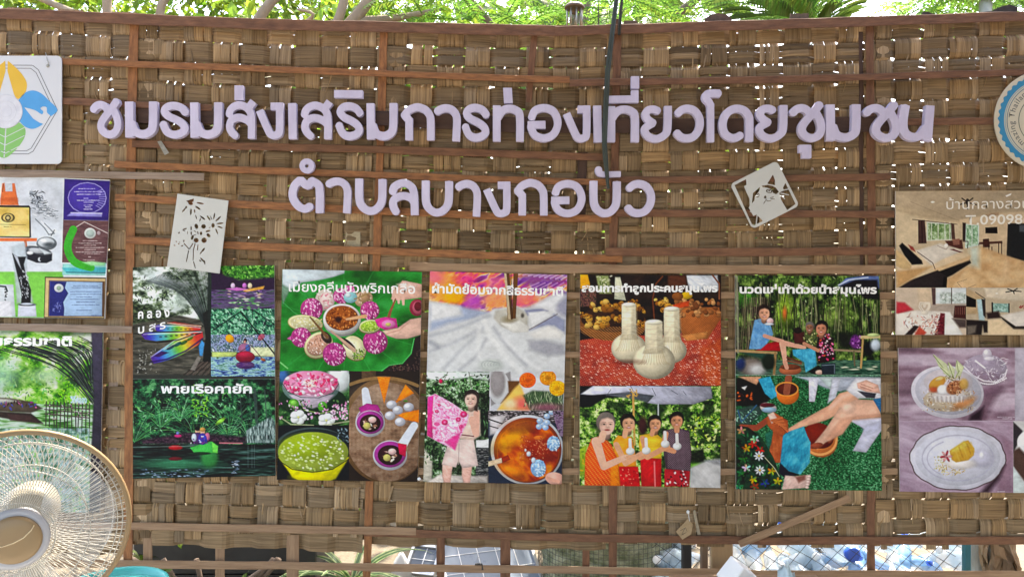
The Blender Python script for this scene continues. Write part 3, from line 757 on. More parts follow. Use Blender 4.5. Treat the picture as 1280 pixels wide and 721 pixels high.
p.region(264, 386, 400, 470); p.tex(p.mask(0, 418, 400, 440), [(60, 70, 100), (170, 180, 210), (60, 90, 90), (210, 215, 220)], 2.5, 3.5, 21, 3)
p.poly(q([(780, 545), (940, 545), (945, 610), (800, 600)]), (214, 220, 180), 2); p.poly(q([(540, 575), (700, 575), (700, 605), (540, 610)]), (190, 205, 130), 2)
p.tex(p.mask(0, 446, 400, 470), [(30, 40, 90), (90, 120, 170), (170, 205, 200), (60, 110, 90)], 7, 1.6, 31, 3)
Lq(p, q, [(725, 315), (540, 440)], 7, (18, 30, 30)); Lq(p, q, [(725, 315), (945, 590)], 9, (18, 26, 28)); Lq(p, q, [(800, 300), (945, 400)], 6, (20, 40, 40)); Lq(p, q, [(800, 300), (800, 370)], 4, (20, 40, 40))
E(p, q, 655, 490, 30, 25, (232, 165, 40), rot=.6); E(p, q, 858, 480, 26, 18, (190, 90, 110), rot=-.8, al=.8)
E(p, q, 755, 500, 11, 13, (70, 40, 40)); E(p, q, 752, 512, 8, 9, (205, 150, 130)); E(p, q, 750, 555, 40, 35, (160, 110, 140)); E(p, q, 770, 550, 15, 22, (80, 110, 170))
Lq(p, q, [(670, 610), (790, 530), (870, 625)], 4, (90, 60, 50)); E(p, q, 870, 625, 18, 9, (160, 100, 60), rot=.4)
E(p, q, 755, 608, 62, 38, (140, 30, 60)); E(p, q, 755, 595, 52, 20, (180, 50, 80)); E(p, q, 755, 660, 60, 26, (90, 30, 90), al=.7)
# bottom photo
q = Z(160, 462, 5.15); p.region(0, 473.4, 400, 700); p.tex(p.mask(), [(8, 22, 22), (20, 54, 44), (46, 104, 70), (100, 160, 110)], 6, 5, 44, 4, 0, 1.3, -.06)
for (cx, cy, l) in ((168, 552, 60), (200, 535, 44), (245, 560, 60), (285, 545, 55), (310, 548, 40), (225, 525, 38)):
    for k in range(34):
        an = -math.pi * (.05 + .9 * k / 33) + p.r.uniform(-.1, .1); ll = l * p.r.uniform(.6, 1.1)
        x1, y1 = cx + ll * math.cos(an), cy + ll * math.sin(an) * .95
        p.line(smooth_path([(cx, cy), ((cx + x1) / 2 + 2, (cy + y1) / 2 - 5), (x1, y1 + 4)], 3), .6, p.r.choice([(40, 110, 76), (90, 170, 110), (16, 44, 40), (150, 205, 160), (30, 84, 60), (90, 150, 80)]), .6, .7)
p.dabs(160, (168, 486, 300, 540), [(90, 180, 100), (50, 140, 90), (150, 220, 130), (20, 60, 50), (180, 230, 190)], (.8, 3), (.4, .8), al=.7)
p.dabs(60, (240, 480, 262, 520), [(140, 200, 80), (100, 170, 60)], (.8, 3), (.4, .9)); E(p, q, 595, 330, 40, 12, (150, 210, 90), rot=-.65)
for x, w in ((815, 20), (780, 6), (880, 8), (720, 6)): Lq(p, q, [(x, 130), (x + 14, 340)], w, (70, 84, 80), al=.8)
p.tex(p.pm(q([(760, 390), (920, 300), (945, 330), (945, 470), (760, 470)]), 2), [(40, 54, 54), (120, 140, 136), (190, 204, 200)], 1.2, 6, 61, 3)
p.tex(p.pm(q([(90, 450), (400, 400), (620, 420), (760, 430), (760, 470), (90, 480)]), 4), [(20, 16, 24), (60, 40, 56), (90, 70, 80)], 3, 2, 71, 3)
w = p.mask(0, 555, 400, 700); p.tex(w, [(12, 16, 20), (22, 34, 36), (44, 70, 62), (90, 120, 116)], 22, 2, 81, 3, 0, 1.1, -.1)
p.ell(225, 580, 50, 7, (70, 150, 110), 0, 7, .7); p.ell(262, 572, 11, 12, (60, 150, 80), 0, 5, .8); p.dabs(60, (176, 586, 260, 596), [(150, 170, 190), (90, 110, 130)], (.6, 2.4), (.3, .6), (0, .15)); p.dabs(26, (290, 575, 298, 592), [(180, 190, 205), (110, 130, 150)], (.6, 2.2), (.3, .6), (0, .15))
for x in (310, 315, 318): p.line([(x, 556), (x, 584)], .8, (120, 134, 134), .8, .5)
E(p, q, 306, 500, 46, 15, (170, 28, 44)); E(p, q, 306, 572, 44, 12, (120, 24, 40), al=.8); Lq(p, q, [(30, 497), (420, 490)], 3, (150, 170, 160), al=.6); Lq(p, q, [(590, 470), (735, 472)], 7, (190, 120, 130))
E(p, q, 322, 425, 24, 10, (190, 60, 120)); E(p, q, 320, 408, 10, 10, (120, 130, 180))
p.poly(q([(400, 500), (470, 478), (540, 460), (580, 490), (575, 535), (430, 540)]), (70, 180, 90)); p.poly(q([(540, 465), (580, 490), (575, 535), (545, 530)]), (120, 215, 100)); E(p, q, 470, 537, 60, 10, (18, 60, 40))
for x, y, h, c in ((448, 385, (20, 16, 18), (90, 60, 110)), (480, 390, (190, 150, 90), (70, 60, 150))):
    E(p, q, x, y + 8, 16, 20, (225, 180, 150)); E(p, q, x, y - 6, 18, 14, h); E(p, q, x, y + 55, 30, 38, c)
E(p, q, 425, 435, 16, 26, (200, 210, 225)); E(p, q, 510, 430, 16, 26, (200, 120, 150)); E(p, q, 495, 440, 12, 20, (60, 70, 170)); p.dabs(18, (238, 545, 262, 555), [(120, 60, 130), (230, 230, 240), (60, 60, 140)], (.7, 1.6), (.5, 1))
p.region(None, 0, 0, 0); p.rect(160, 473, 345, 474, (120, 130, 124), .6, .5)
p.build(r1, PF); text_mesh('พายเรือคายัค', 201, 315, 491, 15, PF - .0008, r1, WHITE_INK, bold=.03)
text_mesh('ค ล อ ง', 172.5, 212, 398, 15, PF - .0008, r1, WHITE_INK, bold=.03, slope=-.06); text_mesh('บ ส ร', 172.5, 207, 417, 14, PF - .0008, r1, WHITE_INK, bold=.02, slope=-.2)

# ---- lotus food poster
cn = ((353, 336.5), (527.5, 340), (522, 602), (346, 599))
r2 = board(cn, PB, PF, 'poster of lotus petal snacks on a green leaf above three dessert photos', 'poster', 'posters hung in a row')
p = Print(*cn, bg=(30, 30, 30)); q = Z(342, 332, 5.153)
p.region(0, 0, 999, 463.5)
t = fbm(p.X, p.Y, 30, 20, 5, 3); p.blend(p.mask(), p.ramp(t, [(12, 84, 34), (24, 116, 46), (40, 140, 62), (60, 160, 84)]))
for an in np.linspace(0, 6.28, 17)[:-1]: p.line([(430, 405), (430 + 150 * math.cos(an), 405 + 110 * math.sin(an))], .8, (70, 165, 92), 1.6, .5)
p.poly(q([(55, 20), (460, 20), (455, 50), (380, 75), (300, 92), (180, 110), (120, 150), (55, 175)]), (196, 206, 210), 2); p.poly(q([(55, 120), (110, 150), (60, 250), (50, 200)]), (120, 150, 130), 3)
p.poly(q([(960, 440), (960, 690), (690, 690), (740, 640), (830, 625), (890, 560), (905, 470)]), (52, 40, 40), 1.5); p.dabs(110, (486, 455, 527, 466), [(84, 66, 62), (36, 28, 30), (110, 84, 76)], (.6, 1.6), (.4, .7)); p.dabs(60, (505, 430, 527, 455), [(84, 66, 62), (36, 28, 30), (96, 76, 70)], (.6, 1.6), (.4, .7), inside=lambda x, y: x > 528 - (y - 428) * .5)
Lq(p, q, [(690, 680), (745, 640), (830, 628), (885, 565), (905, 470)], 5, (90, 190, 110))
Lq(p, q, [(40, 620), (90, 660)], 9, (120, 190, 120)); Lq(p, q, [(60, 235), (130, 300), (180, 330)], 4, (110, 185, 125), al=.6)
def lotus(cx, cy, r, tail=None):
    x, y = q(cx, cy); rr = r / q.s
    if tail: p.poly(q([tail, (cx - r * .3, cy - r * .6), (cx - r * .3, cy + r * .5)]), (206, 110, 170))
    p.ell(x, y, rr, rr * .98, (170, 66, 130)); p.dabs(int(90), (x, y, rr * .9, rr * .9, 'e'), [(214, 110, 170), (236, 170, 205), (190, 80, 146), (246, 208, 226), (150, 40, 110)], (.9, 2.0), (.5, .9), (.6, 2.4))
def bowl(cx, cy, rx, ry, rot, fill, dots, n):
    x, y = q(cx, cy); p.ell(x, y + .8, rx / q.s + .4, ry / q.s + .6, (150, 140, 90), rot); p.ell(x, y, rx / q.s, ry / q.s, (226, 222, 176), rot); p.ell(x, y, rx / q.s * .86, ry / q.s * .82, fill, rot)
    p.dabs(n, (x, y, rx / q.s * .8, ry / q.s * .75, 'e'), dots, (.5, 1.1), (.4, .8))
E(p, q, 330, 220, 62, 70, (200, 190, 180), rot=.3); E(p, q, 345, 225, 48, 55, (222, 200, 196)); p.dabs(30, (398, 365, 416, 388), [(230, 220, 215), (190, 160, 150), (214, 130, 150)], (1, 3), (.5, 1))
E(p, q, 580, 215, 60, 50, (196, 170, 140), rot=-.4); E(p, q, 585, 210, 40, 34, (170, 140, 110), rot=-.4); p.dabs(16, (446, 364, 465, 380), [(210, 190, 170), (150, 110, 90)], (1, 2.4), (.5, 1))
lotus(435, 195, 52); lotus(490, 160, 34); E(p, q, 495, 205, 44, 36, (150, 200, 205)); E(p, q, 480, 190, 20, 16, (205, 225, 230)); lotus(620, 290, 62); lotus(245, 280, 72, (170, 300))
bowl(205, 370, 112, 52, .12, (206, 200, 160), [(236, 232, 214), (196, 190, 150), (240, 238, 226)], 70); p.dabs(26, (388, 398, 402, 410), [(200, 190, 140), (170, 160, 100)], (.7, 1.6), (.5, .9))
lotus(178, 462, 66, (85, 470)); bowl(290, 510, 96, 78, -.6, (200, 160, 140), [(230, 200, 186), (180, 130, 110), (240, 220, 210), (150, 110, 90)], 120); E(p, q, 340, 462, 44, 28, (70, 54, 44), rot=.9); E(p, q, 338, 455, 22, 14, (150, 130, 120), rot=.9)
bowl(520, 530, 84, 68, .95, (232, 226, 190), [(240, 236, 210), (220, 214, 170)], 20); p.dabs(80, (441, 436, 456, 449), [(110, 150, 50), (160, 190, 80), (70, 100, 30)], (.6, 1.2), (.5, .8)); E(p, q, 480, 505, 60, 20, (58, 40, 50), rot=.7)
lotus(392, 570, 76); lotus(655, 490, 80); bowl(620, 390, 70, 42, -.1, (160, 190, 80), [(190, 215, 110), (120, 160, 60), (210, 230, 150)], 60)
x, y = q(440, 345); p.ell(x, y + 1.5, 23.5, 20, (176, 178, 174)); p.ell(x, y - .5, 23.5, 19, (228, 226, 220)); p.ell(x, y - 1.5, 20.5, 15.6, (150, 88, 40)); p.dabs(150, (x, y - 1.5, 19.5, 14.6, 'e'), [(190, 116, 58), (130, 70, 30), (206, 140, 80), (104, 52, 24)], (.6, 1.7), (.5, 1.1)); E(p, q, 415, 345, 20, 18, (60, 30, 20), soft=3)
Lq(p, q, [(470, 345), (590, 325)], 14, (214, 170, 130), w2=24); Lq(p, q, [(370, 420), (520, 545)], 9, (190, 160, 140), w2=26); Lq(p, q, [(235, 330), (345, 460)], 8, (120, 90, 60), w2=20)
Lq(p, q, [(520, 215), (650, 165)], 8, (150, 130, 90))
p.poly(q([(755, 215), (780, 160), (830, 95), (960, 120), (960, 205), (880, 215), (800, 225)]), (216, 176, 160), 1.2); p.poly(q([(790, 120), (850, 100), (930, 125), (900, 160), (830, 150)]), (232, 200, 188), 3)
for k, (x, y) in enumerate(((800, 200), (830, 210), (770, 195))): Lq(p, q, [(x, y - 50), (x + 6, y + 38)], 26, (222, 184, 168), w2=16)
E(p, q, 925, 270, 50, 55, (150, 60, 80)); E(p, q, 930, 270, 36, 42, (190, 100, 120)); E(p, q, 930, 262, 24, 30, (110, 36, 50))
Lq(p, q, [(785, 215), (750, 300), (732, 370)], 9, (140, 92, 70), w2=26); p.poly(q([(650, 345), (720, 330), (790, 340), (800, 400), (720, 415), (670, 390)]), (206, 70, 150)); E(p, q, 740, 375, 44, 26, (226, 140, 190)); E(p, q, 738, 378, 18, 12, (200, 190, 120))
p.poly(q([(700, 420), (800, 400), (880, 345), (965, 330), (965, 440), (860, 470), (790, 470), (730, 450)]), (224, 188, 172), 1.2); Lq(p, q, [(720, 440), (810, 415), (870, 365)], 9, (196, 150, 136), al=.6)
q = Z(342, 462, 5.153); p.region(0, 463.5, 436.5, 531)
p.tex(p.mask(), [(20, 34, 24), (44, 84, 48), (96, 140, 80)], 8, 6, 12, 3); E(p, q, 60, 40, 40, 50, (70, 110, 160), soft=8); E(p, q, 420, 60, 80, 90, (220, 225, 224), soft=6)
E(p, q, 250, 200, 220, 100, (26, 60, 40)); E(p, q, 240, 110, 185, 110, (150, 170, 170), al=.7); E(p, q, 240, 90, 178, 85, (232, 150, 180)); p.poly(q([(100, 160), (390, 160), (330, 230), (250, 250), (160, 225)]), (210, 190, 205), 2, .8)
p.dabs(110, (q(240, 90)[0], q(240, 90)[1], 33, 15, 'e'), [(240, 150, 185), (250, 196, 214), (226, 90, 140), (250, 222, 232), (214, 60, 110)], (1.5, 4), (1, 2.2)); p.dabs(40, (380, 474, 396, 484), [(250, 230, 200), (240, 190, 190)], (.6, 1.4), (.4, .7))
Lq(p, q, [(60, 90), (90, 140), (180, 178), (290, 180), (380, 150), (420, 90)], 4, (60, 70, 74)); E(p, q, 130, 220, 34, 34, (90, 160, 60)); E(p, q, 315, 235, 30, 32, (90, 165, 60)); E(p, q, 130, 212, 20, 16, (140, 200, 100))
Lq(p, q, [(170, 200), (200, 260), (300, 280), (400, 260)], 6, (130, 160, 90)); p.dabs(110, (347, 500, 436, 524), [(226, 170, 200), (240, 210, 225), (200, 130, 170), (90, 130, 80), (40, 60, 40)], (.8, 2.2), (.6, 1.3))
for x, y in ((160, 305), (340, 325)):
    for k in range(5): E(p, q, x + 28 * math.cos(k * 1.257), y + 24 * math.sin(k * 1.257), 28, 24, (240, 244, 238))
    E(p, q, x, y, 8, 8, (220, 220, 140))
p.dabs(60, (414, 505, 434, 524), [(230, 180, 205), (206, 140, 176), (244, 220, 232)], (.8, 1.8), (.6, 1.2)); Lq(p, q, [(35, 300), (110, 350), (300, 360), (490, 330)], 8, (180, 184, 150), al=.8)
p.region(0, 531, 436.5, 650); p.blend(p.mask(), (24, 28, 34)); E(p, q, 250, 500, 240, 130, (70, 84, 84)); E(p, q, 260, 490, 226, 110, (24, 30, 32), al=.6); p.poly(q([(30, 560), (490, 560), (400, 700), (350, 721), (180, 721), (120, 690)]), (206, 200, 30), 2)
x, y = q(255, 530); p.ell(x, y, 44, 25, (168, 184, 84)); p.ell(x - 6, y - 6, 34, 17, (150, 170, 40), 0, 8, .8); p.dabs(150, (x, y + 1, 40, 22, 'e'), [(206, 220, 150), (222, 232, 190), (190, 206, 110), (236, 242, 214)], (.9, 2.2), (.7, 1.5), (0, .3), .8)
Lq(p, q, [(30, 580), (120, 640), (250, 660), (380, 640), (490, 570)], 5, (40, 44, 20)); E(p, q, 250, 690, 130, 26, (224, 210, 30), soft=4, al=.8); p.dabs(30, (422, 536, 436, 552), [(130, 150, 160), (60, 74, 80)], (1, 2.5), (.4, .7))
p.region(436.5, 463.5, 999, 650); p.blend(p.mask(), (48, 38, 32)); p.rect(452, 462, 470, 476, (96, 78, 60)); E(p, q, 720, 390, 290, 340, (120, 92, 62)); E(p, q, 730, 400, 268, 318, (150, 124, 104))
tm = p.em(*q(730, 400), 268 / q.s, 318 / q.s); w1 = ((np.floor((p.X + p.Y) / 5) + np.floor((p.X - p.Y) / 5)) % 2); p.blend(tm * w1 * .35, (104, 76, 58)); p.tex(tm * .45, [(90, 66, 50), (150, 120, 98), (190, 164, 140)], 9, 7, 51, 3)
p.line([(x_, 472 + 9 * ((x_ - 478) / 42.) ** 2) for x_ in range(438, 524, 6)], 4, (146, 116, 78)); E(p, q, 700, 170, 160, 60, (196, 180, 165), soft=30, al=.5)
p.poly(q([(668, 45), (752, 48), (712, 220)]), (238, 140, 40)); p.poly(q([(850, 95), (905, 150), (780, 218)]), (240, 146, 44)); p.poly(q([(795, 285), (940, 255), (940, 340), (840, 320)]), (240, 140, 36))
p.tex(p.pm(q([(668, 45), (752, 48), (712, 220)])) * .4, [(200, 100, 20), (250, 180, 90)], 2, 1, 9, 2)
for x, y in ((760, 225), (870, 240), (750, 295), (815, 335), (800, 260)): E(p, q, x, y, 34, 28, (196, 196, 204)); E(p, q, x - 6, y - 6, 20, 15, (232, 232, 238))
p.text_rows(495, 506, [(500.5, 0, 1)], (120, 50, 20), .9); E(p, q, 850, 200, 14, 6, (70, 120, 50))
def spoon(cx, cy, rx, ry, hp):
    Lq(p, q, hp, 46, (214, 218, 226), w2=62); E(p, q, cx, cy, rx, ry, (206, 206, 212)); E(p, q, cx, cy - 6, rx * .93, ry * .88, (170, 70, 150)); E(p, q, cx, cy - 2, rx * .72, ry * .68, (60, 30, 34))
    x, y = q(cx, cy); p.dabs(26, (x, y, 8, 7, 'e'), [(220, 180, 170), (150, 110, 90), (236, 224, 200), (90, 50, 50)], (.8, 2.6), (.5, 1.3)); E(p, q, cx - 20, cy + 15, 24, 22, (200, 190, 120)); E(p, q, cx + 14, cy - 24, 26, 20, (232, 196, 190))
spoon(622, 335, 94, 96, [(590, 135), (605, 230)]); p.poly(q([(548, 245), (600, 215), (670, 225), (690, 260), (640, 300), (570, 300)]), (176, 60, 140)); spoon(622, 345, 94, 84, [(622, 330), (622, 340)])
spoon(750, 550, 110, 96, [(905, 360), (830, 480)]); p.poly(q([(800, 470), (858, 480), (850, 560), (810, 540)]), (196, 30, 80)); Lq(p, q, [(905, 360), (850, 440)], 50, (216, 220, 228))
p.region(None, 0, 0, 0); p.build(r2, PF); text_mesh('เมี่ยงกลีบบัวพริกเกลือ', 361, 519, 364, 16.5, PF - .0008, r2, WHITE_INK, bold=.012, slope=.018)
c = at(524, 598, PF); nb_ = MB(); nb_.lathe([(0, 0), (.006, .001), (.007, .003), (.005, .005), (0, .006)], 12, Matrix.Translation(c) @ Matrix.Rotation(math.pi / 2, 4, 'X')); nb_.build('pin', WHITE_INK, r2, True)

# ---- dyed cloth poster
cn = ((537.5, 339), (709, 343.5), (702, 605), (529, 602))
p_ = 0
r3 = board(cn, PB, PF, 'poster of white cloth and dyeing, with a person holding up pink cloth', 'poster', 'posters hung in a row')
p = Print(*cn, bg=(206, 206, 206)); p.vol = .22; q = Z(526, 336, 5.153)
t = fbm(p.X, p.Y, 40, 15, 8, 4, .4); p.blend(p.mask(), p.ramp(t, [(178, 180, 188), (206, 206, 208), (222, 222, 222)]))
a = p.pm(q([(55, 10), (960, 10), (960, 170), (830, 170), (700, 235), (440, 275), (270, 250), (60, 205)]), 5); p.tex(a, [(130, 60, 150), (190, 80, 160), (226, 100, 130), (236, 170, 70), (244, 220, 180), (150, 80, 170), (110, 60, 130)], 20, 9, 15, 3, -.5, 1.3)
E(p, q, 130, 110, 110, 100, (240, 170, 80), soft=12, al=.9); E(p, q, 220, 160, 70, 70, (235, 175, 30), soft=9); E(p, q, 90, 60, 60, 40, (236, 120, 150), soft=9, al=.8); E(p, q, 340, 220, 60, 50, (190, 90, 180), soft=7, al=.9); E(p, q, 300, 70, 80, 40, (226, 60, 130), soft=9, al=.8); E(p, q, 480, 200, 80, 60, (244, 160, 110), soft=9, al=.9); E(p, q, 480, 90, 70, 50, (232, 110, 140), soft=8, al=.7)
E(p, q, 670, 190, 90, 45, (238, 130, 120), soft=9, al=.9); E(p, q, 780, 70, 160, 50, (120, 66, 150), soft=8, al=.8); 
for k in range(9): Lq(p, q, [(660 + k * 35, 40 + k * 4), (760 + k * 30, 10 + k * 3)], 12, (220, 200, 230), al=.6)
for k in range(6): Lq(p, q, [(640 + k * 50, 140), (760 + k * 40, 90)], 10, (230, 190, 220), al=.5)
p.poly(q([(60, 215), (270, 245), (440, 280), (300, 330), (180, 350), (60, 400)]), (170, 180, 200), 6); p.poly(q([(60, 210), (250, 240), (270, 300), (60, 340)]), (222, 222, 222), 6)
p.poly(q([(50, 410), (200, 370), (430, 290), (470, 255), (620, 240), (690, 280), (700, 330), (960, 330), (960, 700), (40, 700)]), (212, 213, 213), 3)
def fold(pts, w, c, al=.6, soft=4): Lq(p, q, pts, w, c, al=al, soft=soft)
fold([(60, 430), (220, 390), (440, 300)], 18, (168, 172, 180)); fold([(60, 530), (200, 480), (400, 380)], 20, (176, 178, 184)); fold([(150, 640), (260, 520), (390, 400)], 22, (180, 182, 186)); fold([(250, 650), (360, 560), (420, 450)], 18, (168, 170, 176)); fold([(410, 340), (440, 420), (540, 560), (640, 660)], 34, (232, 232, 230)); fold([(470, 380), (560, 500), (680, 620)], 22, (166, 168, 174)); fold([(60, 470), (110, 500)], 30, (150, 152, 160))
fold([(380, 380), (370, 470), (375, 560)], 30, (228, 228, 226)); fold([(530, 440), (640, 560), (760, 640)], 26, (226, 226, 226)); E(p, q, 450, 620, 80, 40, (196, 200, 196), soft=4); 
for k in range(5): p.line([(526 + (370 + k * 14) / 5.15 + 8 * math.cos(t_) * (1 - k * .13) + 12, 336 + 615 / 5.15 + 5 * math.sin(t_) * (1 - k * .1)) for t_ in np.linspace(2.6, 6.6, 12)], .7, (160, 166, 164), .8, .6)
p.poly(q([(480, 270), (620, 245), (690, 290), (690, 400), (600, 405), (520, 370), (470, 320)]), (190, 186, 176), 3); p.poly(q([(515, 350), (640, 330), (700, 375), (690, 405), (590, 410)]), (216, 214, 208), 2); E(p, q, 570, 325, 40, 20, (150, 138, 112), soft=5)
p.poly(q([(540, 20), (572, 20), (590, 325), (560, 325)]), (96, 66, 40)); p.poly(q([(598, 20), (628, 20), (612, 320), (588, 320)]), (110, 76, 46)); p.poly(q([(536, 20), (550, 20), (580, 325), (562, 325)]), (196, 178, 150)); Lq(p, q, [(580, 30), (590, 320)], 5, (60, 40, 26))
p.poly(q([(670, 265), (780, 255), (820, 270), (760, 280), (690, 300)]), (130, 134, 160), 3); p.poly(q([(700, 395), (760, 350), (860, 290), (930, 330), (930, 420), (860, 365), (790, 370)]), (150, 154, 176), 4); p.poly(q([(690, 280), (800, 270), (850, 300), (720, 380)]), (222, 222, 222), 3)
p.poly(q([(690, 460), (800, 455), (930, 490), (930, 550), (820, 560), (700, 520)]), (166, 166, 172), 7); p.poly(q([(700, 420), (820, 365), (920, 410), (900, 450), (740, 450)]), (224, 222, 218), 5); fold([(880, 290), (700, 390)], 6, (110, 100, 100), .8, 1); E(p, q, 655, 300, 10, 14, (96, 90, 84), soft=2)
p.poly(q([(860, 170), (960, 140), (960, 330), (880, 280)]), (160, 160, 176), 8); p.poly(q([(720, 240), (900, 150), (930, 180), (840, 260)]), (226, 226, 228), 6)
q = Z(526, 464, 5.005)
# lower right still life
p.region(610, 464, 999, 513); p.poly(q([(430, 60), (560, 0), (570, 150), (440, 215)]), (150, 146, 146), 2); E(p, q, 490, 100, 66, 104, (212, 212, 212)); E(p, q, 480, 70, 48, 92, (158, 152, 152), soft=3); p.poly(q([(545, 60), (620, 60), (600, 130), (500, 200), (550, 130)]), (110, 76, 44), 2)
p.poly(q([(500, 210), (590, 100), (620, 75), (650, 150), (700, 130), (690, 240), (480, 240)]), (238, 196, 110), 3); E(p, q, 640, 200, 60, 40, (232, 120, 110), soft=9); E(p, q, 560, 205, 40, 30, (240, 210, 170), soft=6)
p.poly(q([(640, 150), (700, 120), (890, 130), (890, 245), (690, 245), (660, 190)]), (70, 90, 66), 3); p.dabs(120, (655, 490, 703, 511), [(150, 170, 130), (90, 120, 80), (190, 200, 170), (50, 70, 50)], (1.2, 3.5), (.25, .5), (1.0, 2.1)); E(p, q, 790, 225, 100, 25, (150, 90, 110), soft=6, al=.8)
for x, y, c, c2 in ((668, 55, (236, 110, 34), (246, 150, 60)), (795, 40, (226, 150, 40), (246, 190, 80)), (855, 105, (240, 176, 30), (252, 214, 80))):
    E(p, q, x, y, 52, 48, c); xx, yy = q(x, y); p.dabs(70, (xx, yy, 9.6, 9, 'e'), [c2, tuple(int(v * .8) for v in c), c], (.5, 1.1), (.4, .7)); E(p, q, x, y, 15, 14, tuple(int(v * .8) for v in c), soft=3)
# person with pink cloth
p.vol = .65
p.region(0, 464.2, 612, 700); p.tex(p.mask(), [(20, 34, 24), (56, 84, 50), (130, 160, 120), (220, 230, 220)], 5, 5, 33, 4, 0, 1.3); p.poly(q([(20, 0), (440, 0), (430, 60), (300, 40), (100, 60), (20, 40)]), (226, 234, 228), 3); p.dabs(120, (533, 468, 612, 500), [(90, 150, 80), (40, 80, 40), (160, 200, 150), (20, 40, 26)], (.8, 2.4), (.5, 1.1)); p.poly(q([(360, 150), (430, 120), (430, 420), (360, 400)]), (26, 36, 30), 3); p.dabs(30, (598, 490, 612, 545), [(60, 90, 60), (100, 140, 100)], (1, 4), (.4, .8), (1.2, 1.9))
p.tex(p.mask(0, 490, 612) * np.clip((fbm(p.X, p.Y, 12, 12, 78, 2) - .5) * 3, 0, .85), [(12, 20, 14), (36, 52, 32), (90, 110, 84)], 2.5, 2.5, 5, 3)
for pts in ([(170, 0), (140, 70)], [(300, 0), (318, 110)], [(310, 30), (440, 20)], [(60, 90), (160, 20)]): Lq(p, q, pts, 4, (110, 110, 100))
p.poly(q([(345, 430), (430, 425), (430, 480), (345, 475)]), (226, 226, 224), 1.5); p.tex(p.mask(595, 559, 612, 595), [(20, 22, 24), (70, 72, 74), (130, 130, 128)], 3, 1.2, 3, 2); p.rect(598, 594, 612, 606, (60, 60, 62)); p.poly(q([(20, 480), (75, 560), (70, 690), (10, 690)]), (196, 190, 176), 3); p.poly(q([(120, 640), (260, 650), (420, 650), (420, 700), (20, 700)]), (196, 188, 180), 3); p.dabs(60, (530, 555, 556, 580), [(40, 70, 40), (90, 120, 80), (20, 30, 24)], (.8, 2), (.6, 1.2))
for x0 in (165, 288): p.poly(q([(x0 - 30, 580), (x0 + 35, 580), (x0 + 28, 640), (x0 + 20, 700), (x0 - 20, 700), (x0 - 32, 650)]), (226, 182, 168), 1.5)
p.poly(q([(175, 430), (330, 415), (360, 590), (260, 605), (235, 560), (220, 600), (130, 580)]), (226, 204, 196), 1.5); Lq(p, q, [(240, 450), (235, 580)], 5, (190, 166, 160)); p.poly(q([(250, 250), (370, 240), (375, 400), (330, 430), (230, 420)]), (226, 200, 186), 2); Lq(p, q, [(350, 260), (345, 390), (320, 300)], 40, (222, 178, 160)); Lq(p, q, [(250, 395), (330, 405)], 7, (120, 40, 70))
p.poly(q([(325, 130), (362, 150), (355, 250), (330, 240)]), (50, 36, 34), 2); xx, yy = q(315, 170); p.head(xx, yy, 9.8, (232, 196, 180), (52, 40, 38), -.5)
pk = q([(45, 160), (90, 140), (200, 200), (300, 270), (290, 320), (210, 490), (90, 430), (40, 400)]); p.poly(pk, (238, 176, 206), 1.5)
m = p.pm(pk); p.tex(m * .8, [(226, 90, 150), (240, 170, 205), (250, 220, 232), (236, 130, 180), (246, 236, 240)], 7, 5, 19, 3, .6, 1.4); p.poly(q([(45, 160), (80, 150), (70, 300), (75, 420), (40, 400)]), (226, 60, 140), 1.5, .9); p.poly(q([(150, 440), (250, 380), (215, 490)]), (224, 60, 140), 3, .8)
for x, y, r in ((268, 268, 22), (150, 318, 20), (235, 300, 16), (100, 250, 12), (115, 210, 10), (250, 345, 10)): E(p, q, x, y, r, r * .9, (214, 36, 110), al=.9); E(p, q, x, y, r * .4, r * .4, (245, 120, 170))
E(p, q, 125, 62, 12, 14, (190, 30, 90))
# dye bowl
p.region(610.5, 513, 999, 700); p.blend(p.mask(), (44, 54, 70)); p.tex(p.mask(0, 512, 999, 528), [(20, 24, 26), (90, 84, 84), (190, 180, 186)], 3, 1.5, 8, 3); p.poly(q([(430, 280), (540, 270), (480, 390), (430, 400)]), (206, 200, 200), 3); Lq(p, q, [(430, 300), (520, 330)], 8, (50, 40, 40)); Lq(p, q, [(430, 340), (500, 360)], 6, (50, 40, 40))
E(p, q, 665, 490, 228, 218, (214, 216, 220)); E(p, q, 668, 492, 212, 204, (150, 70, 24)); E(p, q, 672, 500, 196, 190, (190, 92, 24))
m = p.em(*q(672, 500), 38, 37); p.tex(m * .8, [(226, 150, 40), (206, 100, 26), (160, 56, 24), (120, 36, 24)], 18, 12, 4, 3, .8, 1.4); E(p, q, 560, 420, 120, 50, (236, 176, 40), rot=-.6, soft=12, al=.8); E(p, q, 620, 340, 100, 40, (150, 90, 50), rot=-.1, soft=8, al=.6); E(p, q, 570, 620, 90, 36, (240, 150, 40), rot=.5, soft=9, al=.9); E(p, q, 740, 490, 100, 90, (140, 44, 26), soft=12, al=.8); E(p, q, 740, 415, 34, 14, (230, 130, 60), al=.9)
p.dabs(90, (650, 545, 685, 575), [(206, 120, 90), (170, 70, 50), (226, 160, 120)], (.5, 1.5), (.3, .5))
def cflower(cx, cy, r):
    x, y = q(cx, cy); p.ell(x, y, r, r * 1.15, (150, 186, 214)); p.dabs(70, (x, y, r * .95, r * 1.1, 'e'), [(190, 214, 232), (140, 176, 210), (214, 230, 240), (110, 150, 190)], (.8, 2), (.5, 1))
cflower(830, 450, 8); cflower(735, 605, 9.5)
for x, y in ((760, 330), (790, 280), (820, 255), (740, 345), (780, 350), (745, 310), (790, 320)): E(p, q, x, y, 20, 18, (170, 196, 226)); E(p, q, x - 4, y - 4, 9, 8, (214, 228, 240))
